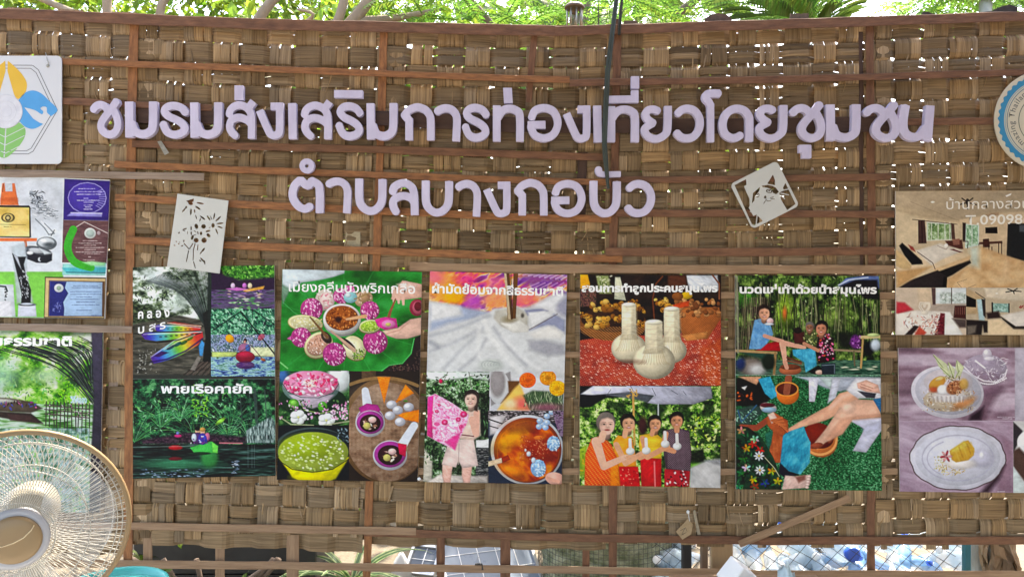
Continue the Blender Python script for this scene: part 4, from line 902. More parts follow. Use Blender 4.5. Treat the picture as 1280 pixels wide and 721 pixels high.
E(p, q, 675, 515, 14, 16, (214, 214, 222)); E(p, q, 655, 492, 7, 9, (226, 220, 220)); E(p, q, 705, 555, 14, 18, (200, 210, 224)); p.tex(p.mask(691, 513, 999, 545) * (p.X > 690 + (p.Y - 513) * .3), [(60, 50, 60), (150, 130, 150), (110, 80, 110)], 3, 3, 6, 3)
p.poly(q([(415, 565), (505, 540), (510, 570), (420, 595)]), (224, 200, 170)); p.poly(q([(505, 540), (545, 520), (560, 550), (510, 572)]), (150, 54, 20)); E(p, q, 840, 670, 62, 40, (226, 176, 160), rot=.2); Lq(p, q, [(790, 665), (860, 690)], 20, (222, 170, 150))
p.region(None, 0, 0, 0); p.build(r3, PF); text_mesh('ผ้ามัดย้อมจากสีธรรมชาติ', 540, 704, 366, 15, PF - .0008, r3, WHITE_INK, bold=.03, slope=.022)

# ---- herbal compress poster
cn = ((725, 343), (901.5, 343.5), (900.5, 609.5), (724.5, 606))
r4 = board(cn, PB, PF, 'poster of three white herbal compress balls above four standing people', 'poster', 'posters hung in a row')
p = Print(*cn, bg=(40, 30, 28)); q = Z(718, 336, 4.806); p.region(0, 0, 999, 482.5)
p.tex(p.mask(), [(24, 18, 18), (44, 32, 28), (60, 44, 36)], 14, 10, 5, 3); p.poly(q([(30, 430), (240, 400), (600, 400), (880, 290), (890, 700), (30, 700)]), (150, 50, 36), 2)
m = p.pm(q([(30, 430), (240, 400), (600, 400), (880, 290), (890, 700), (30, 700)]), 2); st = np.sin((p.X * .35 + p.Y * 1.0) * 2.1) * np.sin((p.X * 1.0 - p.Y * .42) * 1.9); p.blend(m * np.clip(st * 1.4, 0, 1) * .75, (232, 190, 170)); p.tex(m * .5, [(120, 30, 26), (180, 60, 40), (206, 96, 60)], 12, 8, 6, 3); p.tex(p.pm(q([(760, 480), (890, 400), (890, 700), (770, 700)]), 8) * .5, [(170, 80, 40), (226, 130, 70)], 2, 2, 3, 2)
p.poly(q([(670, 38), (860, 38), (870, 130), (690, 130)]), (206, 210, 216), 2); p.poly(q([(560, 38), (670, 38), (680, 130), (560, 130)]), (90, 56, 40), 3)
p.poly(q([(35, 35), (80, 35), (100, 120), (35, 120)]), (226, 170, 50)); p.poly(q([(130, 40), (205, 40), (225, 150), (150, 150)]), (150, 160, 110), 2); p.dabs(30, (747, 345, 764, 366), [(220, 220, 190), (90, 110, 60)], (1, 3), (.4, .8)); p.poly(q([(245, 50), (275, 50), (310, 190), (240, 180)]), (214, 214, 190)); p.tex(p.pm(q([(35, 120), (130, 130), (130, 220), (35, 230)]), 2), [(60, 40, 50), (130, 90, 80), (40, 50, 40)], 2, 2, 7, 2)
p.dabs(650, (725, 415, 901, 482), [(236, 206, 190), (226, 180, 160), (240, 220, 206)], (.7, 1.3), (.3, .5), (.3, .5), .8, lambda x, y: y > 428 - max(0, x - 840) * .45)
# baskets
E(p, q, 230, 330, 205, 100, (130, 84, 46)); E(p, q, 230, 300, 190, 80, (60, 40, 28)); m = p.em(*q(230, 345), 205 / q.s, 88 / q.s) * p.mask(0, q(0, 345)[1]); st = np.sin(p.X * 1.6 + p.Y * .6) * np.sin(p.Y * 2.6); p.blend(m * np.clip(st + .3, 0, 1) * .7, (206, 150, 96))
def root_(cx, cy, r):
    for _ in range(9): E(p, q, cx + p.r.uniform(-r, r), cy + p.r.uniform(-r * .5, r * .5), r * p.r.uniform(.25, .5), r * p.r.uniform(.2, .4), p.r.choice([(170, 120, 50), (196, 150, 70), (140, 92, 40), (214, 176, 100)]), rot=p.r.uniform(-1, 1))
    for _ in range(14): E(p, q, cx + p.r.uniform(-r, r), cy + p.r.uniform(-r * .5, r * .5), 4, 3, (96, 62, 30))
for a_ in ((160, 225, 55), (245, 225, 50), (110, 310, 55), (190, 325, 60), (270, 300, 40), (60, 280, 30), (390, 240, 34), (400, 330, 30), (350, 200, 26)): root_(*a_)
p.poly(q([(590, 230), (870, 230), (885, 290), (800, 420), (670, 430), (600, 300)]), (176, 112, 66), 1.5); m = p.pm(q([(590, 270), (885, 270), (880, 320), (800, 400), (670, 400), (600, 300)])); st = np.sin(p.X * 2.2) * np.sin(p.Y * 2.2); p.blend(m * np.clip(st + .2, 0, 1) * .55, (110, 60, 36)); p.poly(q([(640, 400), (800, 375), (795, 415), (680, 432)]), (196, 136, 84), 1)
for _ in range(60): E(p, q, p.r.uniform(610, 870), p.r.uniform(175, 280), p.r.uniform(10, 20), p.r.uniform(9, 16), p.r.choice([(150, 100, 62), (176, 126, 84), (120, 76, 46), (196, 150, 104)]), rot=p.r.uniform(-1, 1))
for a_ in ((530, 200, 44), (560, 240, 40)): root_(*a_)
p.poly(q([(590, 215), (690, 190), (690, 225), (600, 240)]), (196, 84, 46), 2); E(p, q, 675, 160, 34, 22, (206, 170, 50)); E(p, q, 620, 165, 34, 24, (140, 90, 50)); p.line([(q(480, 300)[0], q(480, 300)[1])] + q([(470, 180), (490, 90), (530, 45)]), 1.6, (110, 64, 40)); p.line(q([(830, 38), (870, 90), (870, 180)]), 2, (130, 84, 60))
def compress(cx, ty, hw, ny, by, br, c=(228, 218, 192)):
    d = tuple(int(v * .82) for v in c)
    E(p, q, cx, by - br * .8, br * 1.02, br * .86, d); E(p, q, cx - br * .08, by - br * .84, br * .9, br * .78, c, soft=3); p.poly(q([(cx - hw, ty), (cx + hw * .9, ty), (cx + hw, ny), (cx + hw * 1.3, ny + 40), (cx - hw * 1.3, ny + 40), (cx - hw, ny)]), c, 1.2); p.poly(q([(cx + hw * .35, ty + 6), (cx + hw, ty + 6), (cx + hw * 1.2, ny + 30), (cx + hw * .4, ny + 30)]), d, 4, .8); E(p, q, cx, ty, hw * .95, hw * .3, (240, 234, 214))
    for k in range(13): an = -1.3 + 2.6 * k / 12; Lq(p, q, [(cx + hw * .9 * math.sin(an), ny + 10), (cx + br * .62 * math.sin(an), (ny + by) / 2 - 4), (cx + br * .85 * math.sin(an * .95), by - br * .65)], 3, (176, 160, 130), al=.6)
    for k in range(5): yy = ty + 12 + (ny - ty) * k / 5; Lq(p, q, [(cx - hw, yy), (cx + hw, yy + 3)], 2.5, (200, 188, 160), al=.7)
compress(585, 240, 48, 400, 560, 88); compress(328, 215, 44, 385, 560, 104); compress(478, 320, 54, 470, 655, 124); E(p, q, 330, 558, 70, 10, (70, 26, 22), soft=5, al=.5)
q = Z(718, 474, 5.153); p.region(0, 482.5, 999, 700); p.tex(p.mask(), [(22, 40, 20), (54, 92, 40), (104, 150, 60), (170, 200, 110), (214, 226, 170)], 5, 4, 91, 4, 0, 1.4)
p.dabs(260, (725, 500, 901, 560), [(60, 110, 40), (130, 180, 60), (30, 54, 26), (180, 210, 110), (90, 140, 50)], (.8, 2.4), (.5, 1.2)); p.tex(p.mask(0, 500) * np.clip((fbm(p.X, p.Y, 15, 11, 77, 2) - .5) * 3, 0, .85), [(14, 24, 14), (34, 56, 28), (60, 90, 44)], 3, 3, 5, 3)
p.dabs(70, (850, 520, 901, 560), [(190, 214, 80), (130, 180, 60), (210, 226, 140)], (1, 2.6), (.5, 1.2)); p.tex(p.pm(q([(740, 490), (830, 440), (840, 550), (760, 560)]), 3), [(20, 26, 18), (50, 60, 40)], 3, 3, 2, 3); E(p, q, 790, 555, 50, 18, (110, 170, 60), soft=4)
p.poly(q([(740, 570), (850, 520), (960, 510), (960, 720), (740, 720)]), (190, 188, 186), 4); p.poly(q([(840, 520), (960, 510), (960, 560)]), (150, 150, 152), 4)
p.poly(q([(30, 90), (35, 40), (200, 35), (520, 60), (480, 150), (380, 110), (200, 120), (100, 180), (30, 180)]), (24, 24, 28), 2); p.poly(q([(40, 95), (130, 35), (880, 45), (890, 120), (770, 160), (530, 160), (470, 150), (510, 105), (350, 85), (110, 100)]), (190, 190, 204), 1.5); p.poly(q([(200, 100), (350, 78), (510, 105), (470, 150), (390, 130)]), (110, 114, 122), 2, .8)
for x0, y0, x1, y1 in ((205, 105, 235, 65), (525, 105, 500, 55), (625, 70, 665, 95), (380, 75, 360, 40), (700, 75, 720, 100)): Lq(p, q, [(x0, y0), (x1, y1)], 3, (90, 92, 100))
Lq(p, q, [(378, 90), (388, 420)], 14, (196, 160, 96)); p.dabs(16, (783, 486, 800, 496), [(206, 170, 100), (140, 110, 60)], (1, 2.5), (.5, 1)); Lq(p, q, [(540, 160), (540, 230)], 8, (190, 196, 200)); E(p, q, 440, 300, 30, 60, (70, 40, 40), soft=4); p.poly(q([(30, 450), (80, 420), (70, 620), (30, 620)]), (150, 170, 60), 3); p.dabs(20, (725, 545, 742, 590), [(200, 170, 50), (120, 150, 50)], (1, 3), (.6, 1.2))
SK = [(226, 184, 160), (222, 172, 140), (214, 160, 126), (206, 150, 118)]
def body(pts, c): p.poly(q(pts), c, 1.2)
body([(570, 330), (660, 310), (740, 330), (755, 480), (745, 600), (590, 580), (575, 480)], (90, 70, 80)); m = p.pm(q([(600, 330), (660, 315), (740, 340), (750, 480), (745, 590), (600, 570)])); p.blend(m * np.clip(np.sin(p.X * 2.6) * np.sin(p.Y * 2.3) + .1, 0, 1) * .7, (170, 150, 156)); body([(580, 575), (745, 590), (740, 690), (580, 690)], (176, 44, 56)); p.dabs(34, (833, 588, 860, 607), [(230, 220, 220), (120, 20, 40), (40, 30, 40)], (.7, 1.8), (.6, 1.2))
Lq(p, q, [(590, 350), (570, 440), (640, 460)], 34, SK[3]); xx, yy = q(660, 262); p.head(xx, yy, 9.4, SK[3], (30, 22, 22), 0)
Lq(p, q, [(660, 310), (660, 330)], 34, SK[3])
body([(420, 360), (520, 340), (565, 380), (560, 520), (430, 520), (415, 420)], (232, 190, 70)); body([(425, 500), (560, 510), (560, 690), (430, 690)], (190, 40, 46)); Lq(p, q, [(515, 530), (520, 690)], 10, (226, 120, 120)); Lq(p, q, [(440, 380), (470, 500), (600, 430)], 34, SK[2]); xx, yy = q(520, 282); p.head(xx, yy, 9.2, SK[2], (26, 20, 22), .3); Lq(p, q, [(505, 330), (500, 352)], 30, SK[2])
body([(250, 400), (280, 360), (370, 370), (390, 460), (400, 560), (290, 570), (255, 470)], (236, 160, 60)); body([(285, 560), (410, 560), (425, 690), (290, 690)], (200, 34, 44)); p.dabs(30, (775, 586, 800, 607), [(240, 150, 130), (150, 20, 36)], (.5, 1), (.4, .8)); Lq(p, q, [(270, 420), (330, 540), (430, 480)], 36, SK[1]); xx, yy = q(348, 278); p.head(xx, yy, 10, SK[1], (28, 20, 20), .4, bun=0); Lq(p, q, [(330, 330), (325, 362)], 34, SK[1])
body([(70, 480), (110, 380), (180, 360), (240, 420), (280, 520), (295, 690), (65, 690)], (226, 90, 40)); m = p.pm(q([(70, 480), (110, 380), (180, 360), (240, 420), (280, 520), (295, 690), (65, 690)])); p.blend(m * np.clip(np.sin(p.X * 1.3 + p.Y * .7) * np.sin(p.Y * 1.7) , 0, 1) * .8, (246, 170, 90)); p.poly(q([(230, 520), (280, 520), (295, 690), (230, 690)]), (240, 150, 40), 3, .7)
Lq(p, q, [(140, 400), (190, 560), (330, 500)], 60, SK[0], w2=34); E(p, q, 345, 497, 26, 14, SK[0]); Lq(p, q, [(340, 500), (430, 490)], 22, SK[1]); Lq(p, q, [(420, 510), (560, 455)], 22, SK[2]); xx, yy = q(208, 285); p.head(xx, yy, 12.4, (230, 190, 172), (120, 112, 106), .4, smile=False); Lq(p, q, [(185, 350), (175, 385)], 44, SK[0])
for x, y in ((360, 462), (463, 458), (585, 415), (662, 430)): E(p, q, x, y, 28, 24, (232, 230, 226)); Lq(p, q, [(x, y - 20), (x - 2, y - 75)], 20, (226, 222, 216))
p.region(None, 0, 0, 0); p.build(r4, PF); text_mesh('สอนการทำลูกประคบสมุนไพร', 727, 897, 364.5, 12.5, PF - .0008, r4, WHITE_INK, bold=.045, slope=0)

# ---- foot soak poster
cn = ((919, 344), (1099.5, 345), (1102.5, 613), (920, 611))
r5 = board(cn, PB, PF, 'poster of people soaking and massaging feet in clay basins', 'poster', 'posters hung in a row')
p = Print(*cn, bg=(50, 56, 46)); q = Z(914, 338, 5.15); p.region(0, 0, 2000, 468.5); p.tex(p.mask(), [(16, 22, 16), (40, 56, 32), (84, 110, 56), (150, 176, 100)], 6, 9, 55, 4, 0, 1.2, -.02)
p.dabs(170, (922, 346, 1098, 400), [(70, 110, 50), (120, 160, 70), (30, 44, 26), (160, 196, 110), (200, 214, 170)], (.8, 2.4), (.5, 1.1), al=.8)
E(p, q, 100, 190, 50, 50, (60, 150, 40), soft=10, al=.6); E(p, q, 350, 260, 60, 110, (170, 200, 70), soft=12, al=.6); E(p, q, 690, 300, 120, 90, (150, 170, 90), soft=16, al=.4)
for k in range(120):
    x = p.r.uniform(921, 1097); l = p.r.uniform(20, 70); y = p.r.uniform(352, 400); p.line([(x, y), (x + p.r.uniform(-6, 6), y + l)], p.r.uniform(.6, 1.4), p.r.choice([(26, 30, 22), (60, 62, 46), (120, 122, 90), (20, 24, 18), (150, 150, 120)]), .7, .75)
for k in range(16): x = 923 + k * 2.3; p.line([(x + 5, 372), (x, 440)], 1.0, p.r.choice([(120, 104, 88), (70, 60, 50), (150, 134, 116)]), .7, .8)
p.poly(q([(690, 95), (740, 50), (850, 35), (950, 35), (955, 120), (860, 90), (780, 85), (700, 105)]), (110, 130, 180), 1.5); p.poly(q([(700, 100), (800, 60), (940, 60), (955, 190), (860, 180), (800, 130)]), (34, 32, 38), 3); Lq(p, q, [(690, 95), (760, 60), (880, 45)], 9, (206, 214, 226), al=.8)
p.poly(q([(690, 400), (860, 400), (860, 500), (690, 500)]), (30, 32, 30), 6, .8); p.poly(q([(30, 520), (300, 520), (300, 690), (965, 690), (965, 600), (690, 590), (560, 620), (320, 610)]), (40, 70, 60), 3); p.tex(p.mask(914, 450, 2000, 468), [(30, 60, 50), (60, 96, 80), (100, 130, 110)], 8, 2, 5, 3); p.dabs(12, (1050, 458, 1095, 463), [(206, 210, 190)], (2, 5), (.4, .8), (0, .1), .8)
Lq(p, q, [(30, 515), (290, 530)], 16, (176, 150, 110)); Lq(p, q, [(285, 530), (275, 680)], 16, (150, 124, 88)); E(p, q, 130, 620, 90, 60, (120, 110, 104), soft=6); E(p, q, 60, 600, 30, 40, (40, 56, 100), soft=5); E(p, q, 170, 640, 60, 40, (190, 190, 190), soft=8); E(p, q, 240, 590, 40, 50, (30, 40, 30), soft=4)
# seated person in blue
p.poly(q([(230, 470), (310, 450), (340, 500), (330, 520), (160, 515)]), (160, 30, 44), 1.5); p.poly(q([(150, 320), (210, 305), (250, 340), (270, 410), (230, 470), (190, 505), (115, 505), (135, 400)]), (110, 160, 200), 1.2); p.tex(p.pm(q([(150, 320), (210, 305), (250, 340), (270, 410), (230, 470), (190, 505), (115, 505), (135, 400)])) * .5, [(80, 130, 180), (150, 196, 226)], 3, 4, 9, 2)
Lq(p, q, [(215, 420), (290, 445), (330, 455)], 24, (206, 160, 140)); Lq(p, q, [(330, 470), (350, 600)], 40, (216, 172, 152), w2=26); Lq(p, q, [(330, 465), (470, 495)], 34, (214, 168, 148), w2=24); E(p, q, 380, 640, 72, 32, (176, 110, 80)); E(p, q, 380, 620, 66, 18, (120, 70, 50)); Lq(p, q, [(360, 560), (450, 590)], 12, (100, 60, 44)); Lq(p, q, [(360, 580), (450, 600)], 10, (130, 84, 64)); Lq(p, q, [(345, 590), (358, 625)], 26, (210, 160, 140))
xx, yy = q(212, 270); p.head(xx, yy, 8.6, (216, 166, 140), (44, 32, 30), .3); E(p, q, 250, 325, 22, 20, (226, 190, 190)); E(p, q, 245, 345, 30, 8, (210, 214, 224)); E(p, q, 345, 275, 14, 40, (190, 110, 60), soft=3)
p.poly(q([(400, 400), (470, 395), (480, 470), (410, 470)]), (80, 40, 40), 2); xx, yy = q(430, 385); p.ell(xx, yy, 5, 4, (40, 30, 28))
p.poly(q([(470, 410), (540, 390), (570, 500), (490, 500)]), (84, 96, 60), 2); p.dabs(30, (1005, 416, 1022, 434), [(200, 200, 150), (40, 60, 40), (150, 160, 100)], (.6, 1.5), (.5, 1)); xx, yy = q(505, 365); p.head(xx, yy, 6, (150, 110, 90), (110, 106, 104), -.3)
p.poly(q([(560, 420), (610, 400), (660, 440), (665, 580), (560, 600), (545, 500)]), (50, 26, 36), 1.5); p.dabs(90, (1022, 418, 1042, 450), [(226, 130, 170), (190, 60, 110), (240, 200, 210), (40, 20, 40), (206, 90, 60)], (.6, 1.7), (.5, 1.2)); xx, yy = q(580, 370); p.head(xx, yy, 8.4, (196, 140, 116), (28, 22, 22), -.3)
p.poly(q([(395, 510), (540, 500), (550, 610), (480, 655), (470, 590), (400, 545)]), (70, 170, 200), 1.5); p.tex(p.pm(q([(395, 510), (540, 500), (550, 610), (480, 655), (470, 590), (400, 545)])) * .5, [(40, 130, 170), (120, 206, 226)], 3, 5, 4, 2); Lq(p, q, [(470, 470), (560, 515)], 22, (190, 140, 116)); p.poly(q([(490, 650), (560, 610), (600, 640), (540, 670)]), (24, 22, 26)); E(p, q, 568, 655, 26, 15, (216, 184, 170))
p.poly(q([(580, 600), (670, 595), (670, 665), (585, 670)]), (40, 50, 60), 1); Lq(p, q, [(585, 610), (665, 605), (665, 660)], 5, (110, 124, 136)); Lq(p, q, [(660, 510), (830, 520)], 13, (150, 134, 110)); Lq(p, q, [(790, 520), (795, 610)], 10, (110, 100, 80)); Lq(p, q, [(830, 430), (960, 425)], 20, (200, 184, 140)); Lq(p, q, [(848, 440), (835, 625)], 13, (176, 150, 104)); E(p, q, 800, 460, 34, 45, (120, 60, 130), soft=3); p.dabs(16, (1062, 420, 1076, 436), [(190, 130, 200), (70, 30, 80)], (.7, 1.6), (.5, 1)); E(p, q, 890, 500, 34, 50, (24, 26, 30), soft=4); E(p, q, 930, 480, 34, 40, (190, 200, 210), soft=4); E(p, q, 915, 415, 40, 12, (190, 206, 150))
q = Z(914, 464, 4.742); p.region(0, 468.5, 2000, 700); t = fbm(p.X, p.Y, 1.6, 1.4, 17, 2); t2 = fbm(p.X, p.Y, 40, 30, 3, 2); p.blend(p.mask(), p.ramp(np.clip(t * .8 + t2 * .25 - .02, 0, 1), [(14, 50, 34), (26, 84, 52), (44, 112, 74), (110, 170, 130)]))
p.poly(q([(380, 30), (890, 30), (890, 60), (740, 100), (640, 120), (560, 100), (470, 60)]), (170, 176, 188), 3); p.poly(q([(460, 40), (520, 40), (495, 180), (462, 178)]), (214, 214, 226)); p.poly(q([(600, 40), (650, 40), (620, 160), (570, 190)]), (200, 202, 214), 2); p.poly(q([(520, 36), (600, 36), (590, 110)]), (190, 204, 204), 2)
p.poly(q([(30, 40), (160, 40), (240, 150), (180, 220), (30, 200)]), (22, 24, 26), 2); p.poly(q([(40, 30), (180, 30), (150, 80)]), (206, 160, 130), 1.5); p.dabs(16, (920, 490, 940, 500), [(220, 100, 50), (60, 30, 30)], (1, 3), (.7, 1.5)); p.poly(q([(60, 95), (95, 85), (80, 110)]), (220, 220, 220)); p.poly(q([(160, 45), (230, 30), (280, 140), (240, 165), (200, 130)]), (40, 160, 190), 1.2); p.tex(p.pm(q([(160, 45), (230, 30), (280, 140), (240, 165), (200, 130)])) * .5, [(20, 130, 170), (110, 200, 220)], 3, 3, 5, 2)
E(p, q, 335, 135, 66, 60, (226, 130, 60)); E(p, q, 330, 105, 62, 38, (90, 40, 26)); Lq(p, q, [(340, 40), (328, 125)], 40, (150, 90, 70)); E(p, q, 330, 110, 66, 42, (226, 130, 60), al=0); p.line([q(330 + 66 * math.cos(a_), 105 + 40 * math.sin(a_)) for a_ in np.linspace(0, 6.3, 30)], 1.6, (236, 150, 80))
p.poly(q([(30, 230), (120, 200), (190, 210), (180, 250), (100, 320), (30, 310)]), (60, 80, 74), 3); p.dabs(60, (921, 512, 948, 528), [(110, 150, 130), (40, 70, 60), (150, 190, 170)], (.6, 1.6), (.5, 1)); Lq(p, q, [(40, 230), (60, 300), (150, 200)], 7, (60, 100, 130)); E(p, q, 220, 215, 50, 30, (206, 190, 186), rot=.2); E(p, q, 215, 200, 44, 14, (90, 30, 44)); E(p, q, 225, 228, 44, 16, (150, 180, 200))
# basin, legs, towel
E(p, q, 530, 415, 100, 92, (214, 130, 76), rot=.35); E(p, q, 520, 380, 92, 74, (120, 40, 26), rot=.4); p.line([q(527 + 98 * math.cos(a_) , 400 + 92 * math.sin(a_)) for a_ in np.linspace(-.9, 2.9, 26)], 3, (232, 166, 110))
p.poly(q([(690, 285), (890, 270), (890, 350), (800, 480), (720, 470), (790, 340)]), (206, 206, 222), 1.5); p.poly(q([(770, 330), (890, 290), (885, 350), (790, 380)]), (180, 182, 202), 4, .7)
p.poly(q([(320, 350), (400, 300), (580, 200), (640, 130), (740, 100), (760, 160), (640, 250), (560, 290), (420, 330), (340, 375)]), (224, 176, 150), 1.5); p.poly(q([(480, 440), (560, 340), (640, 220), (740, 165), (870, 170), (890, 270), (720, 285), (660, 370), (560, 420), (510, 460)]), (230, 188, 166), 1.5); p.poly(q([(560, 400), (650, 280), (740, 265), (890, 250), (890, 275), (720, 290), (660, 370), (580, 420)]), (206, 156, 132), 4, .7); Lq(p, q, [(590, 215), (660, 150), (740, 120)], 24, (236, 200, 182), al=.7, soft=4); E(p, q, 690, 215, 40, 30, (238, 204, 186), soft=6, al=.8)
p.poly(q([(740, 40), (890, 40), (890, 170), (830, 160), (750, 160), (680, 110)]), (216, 216, 222), 2); p.poly(q([(840, 165), (890, 155), (890, 250)]), (50, 110, 150), 1.5); p.poly(q([(750, 115), (860, 130), (850, 158), (800, 155)]), (60, 60, 70), 1.5); p.poly(q([(745, 70), (800, 50), (870, 80), (885, 130), (800, 120), (750, 100)]), (222, 180, 164), 1.5); Lq(p, q, [(770, 75), (840, 100)], 4, (180, 130, 116)); Lq(p, q, [(765, 90), (830, 112)], 4, (180, 130, 116))
E(p, q, 505, 440, 40, 18, (150, 80, 60), rot=-.2)
p.poly(q([(290, 400), (330, 360), (430, 325), (450, 380), (470, 420), (465, 540), (410, 610), (340, 590), (285, 545)]), (40, 150, 176), 1.2); p.tex(p.pm(q([(290, 400), (330, 360), (430, 325), (450, 380), (470, 420), (465, 540), (410, 610), (340, 590), (285, 545)])) * .55, [(16, 110, 140), (50, 160, 186), (130, 210, 220)], 6, 12, 12, 3, .4, 1.4)
p.poly(q([(290, 540), (340, 590), (400, 610), (330, 640), (280, 600)]), (30, 28, 46), 1.5); p.poly(q([(320, 615), (380, 620), (470, 610), (472, 660), (440, 690), (300, 700)]), (216, 186, 176), 1.5); p.poly(q([(380, 625), (440, 612), (440, 640), (400, 660)]), (120, 70, 60), 3, .8)
for k in range(5): E(p, q, 462 - k * 3, 622 + k * 16, 11, 8, (224, 196, 186))
Lq(p, q, [(60, 330), (150, 335), (240, 270)], 34, (150, 80, 60)); p.poly(q([(220, 500), (250, 360), (310, 340), (290, 540), (240, 540)]), (176, 92, 54), 1.5); p.tex(p.pm(q([(220, 500), (250, 360), (310, 340), (290, 540), (240, 540)])) * .5, [(130, 60, 36), (206, 130, 86)], 4, 8, 3, 3)
p.poly(q([(205, 280), (250, 240), (300, 270), (335, 290), (340, 350), (300, 385), (250, 360), (215, 320)]), (176, 96, 60), 1.5); p.poly(q([(215, 255), (250, 240), (275, 280), (240, 310)]), (232, 200, 186), 1.5)
for k in range(5): Lq(p, q, [(240 + k * 14, 290 + k * 8), (300 + k * 8, 275 + k * 20)], 13, (196, 116, 74), soft=1); Lq(p, q, [(242 + k * 14, 298 + k * 8), (300 + k * 8, 284 + k * 20)], 3, (110, 50, 34))
p.poly(q([(200, 370), (245, 345), (240, 420), (215, 480)]), (40, 110, 96), 2, .8)
fl = q([(30, 320), (100, 330), (180, 390), (250, 510), (300, 640), (295, 700), (25, 700)]); p.poly(fl, (20, 26, 26), 1.2); m_ = p.pm(fl); p.tex(m_ * .6, [(14, 18, 20), (20, 70, 50), (30, 110, 70)], 6, 6, 23, 3)
for x, y, c in ((60, 350, (232, 190, 150)), (130, 430, (226, 60, 30)), (170, 465, (220, 50, 30)), (90, 455, (240, 150, 30)), (240, 590, (226, 200, 40)), (275, 650, (230, 210, 50)), (130, 640, (226, 190, 40)), (70, 520, (60, 130, 60)), (60, 600, (40, 120, 80)), (140, 680, (220, 70, 40)), (45, 680, (40, 150, 100)), (200, 660, (40, 80, 150)), (140, 400, (210, 220, 220)), (90, 570, (230, 230, 230))):
    for k in range(5): E(p, q, x + 15 * math.cos(k * 1.26 + x), y + 12 * math.sin(k * 1.26 + x), 13, 6, tuple(v * p.r.uniform(.6, 1) for v in c), rot=k * 1.26 + x)
p.dabs(120, (920, 540, 975, 611), [(24, 70, 44), (40, 110, 70), (20, 40, 30), (70, 140, 80), (16, 20, 20)], (1, 3.2), (.4, .9), inside=lambda x, y: x < 945 + (y - 545) * .45)
for x, y in ((165, 500), (170, 585)):
    for k in range(8): E(p, q, x + 19 * math.cos(k * .785), y + 17 * math.sin(k * .785), 12, 5, (224, 224, 232), rot=k * .785)
    E(p, q, x, y, 7, 7, (226, 190, 60))
Lq(p, q, [(200, 510), (255, 570), (285, 620)], 3, (230, 226, 190))
p.region(None, 0, 0, 0); p.rect(915, 468, 1103, 469, (190, 196, 190), .6, .5); p.line([(921, 346), (922.5, 440)], 3, (150, 146, 130), 1, .8); p.build(r5, PF); text_mesh('นวดแช่เท้าด้วยน้ำสมุนไพร', 924.5, 1096, 366.2, 13, PF - .0008, r5, WHITE_INK, bold=.04, slope=.003)

# ---- homestay room poster
cn = ((1119.5, 239), (1322, 238), (1322, 418.5), (1120, 418.5))
r6 = board(cn, PB, PF, 'poster of a tiled homestay bedroom with phone number, above the dessert poster', 'poster')
p = Print(*cn, bg=(200, 176, 140)); p.vol = .25; q = Z(1114, 234, 6.554); p.region(0, 0, 2000, 359.5)
p.blend(p.mask(), (196, 172, 138)); p.poly(q([(30, 35), (1400, 30), (1400, 230), (1000, 200), (800, 215), (560, 270), (300, 240), (30, 180)]), (176, 156, 128), 6); p.poly(q([(40, 150), (330, 190), (520, 260), (330, 250), (40, 190)]), (190, 168, 136), 5); Lq(p, q, [(160, 120), (330, 190), (540, 270)], 5, (158, 138, 112), al=.7); E(p, q, 340, 122, 16, 8, (240, 230, 210)); p.poly(q([(935, 70), (985, 50), (980, 65), (945, 80)]), (240, 236, 226))
p.poly(q([(560, 265), (1000, 205), (1400, 200), (1400, 560), (950, 560), (940, 480), (720, 460), (560, 470)]), (206, 180, 146), 2); p.poly(q([(30, 190), (240, 250), (520, 290), (580, 300), (580, 470), (40, 520)]), (210, 188, 154), 3)
p.poly(q([(290, 285), (500, 300), (500, 430), (290, 440)]), (214, 222, 206), 1.5); p.tex(p.pm(q([(300, 295), (490, 305), (490, 425), (300, 432)])), [(84, 120, 70), (140, 170, 110), (206, 222, 196)], 3, 4, 6, 3)
for x in (330, 385, 440, 480): Lq(p, q, [(x, 290), (x, 435)], 7, (216, 218, 206), al=.8)
p.poly(q([(605, 300), (720, 310), (720, 480), (605, 500)]), (206, 222, 214), 1.5); p.tex(p.pm(q([(615, 310), (710, 315), (710, 470), (615, 490)])), [(96, 140, 96), (150, 190, 150), (214, 230, 214)], 2.5, 3, 7, 3); Lq(p, q, [(662, 310), (662, 490)], 5, (220, 226, 220))
p.poly(q([(220, 270), (275, 270), (290, 460), (222, 462)]), (84, 58, 54), 1.2); Lq(p, q, [(250, 275), (255, 455)], 7, (50, 34, 32)); p.poly(q([(490, 295), (515, 300), (525, 430), (495, 425)]), (96, 66, 58), 1.2); p.poly(q([(585, 290), (612, 292), (608, 440), (585, 440)]), (60, 42, 40), 1.2); Lq(p, q, [(175, 265), (540, 305)], 5, (70, 50, 44)); p.poly(q([(770, 330), (870, 325), (872, 380), (772, 378)]), (34, 26, 26)); p.poly(q([(765, 225), (880, 205), (880, 228), (790, 240)]), (170, 140, 110), 2)
p.poly(q([(955, 295), (1400, 300), (1400, 700), (945, 565)]), (40, 42, 44), 1.2); p.poly(q([(1050, 310), (1120, 312), (1120, 370), (1050, 365)]), (84, 90, 96), 2); p.poly(q([(720, 450), (910, 440), (912, 460), (720, 470)]), (96, 56, 44)); 
for x, y0, y1 in ((718, 465, 540), (880, 460, 575), (905, 455, 560), (755, 430, 550), (825, 490, 560), (800, 480, 560)): Lq(p, q, [(x, y0), (x, y1)], 8, (76, 42, 34))
p.poly(q([(755, 425), (800, 420), (810, 490), (760, 495)]), (80, 46, 38), 1); p.poly(q([(440, 440), (580, 430), (590, 505), (560, 510), (470, 480)]), (96, 54, 46), 1.5); p.poly(q([(500, 430), (560, 420), (560, 470), (510, 475)]), (150, 100, 84), 1.5); Lq(p, q, [(590, 445), (630, 445), (626, 500)], 7, (50, 34, 32))
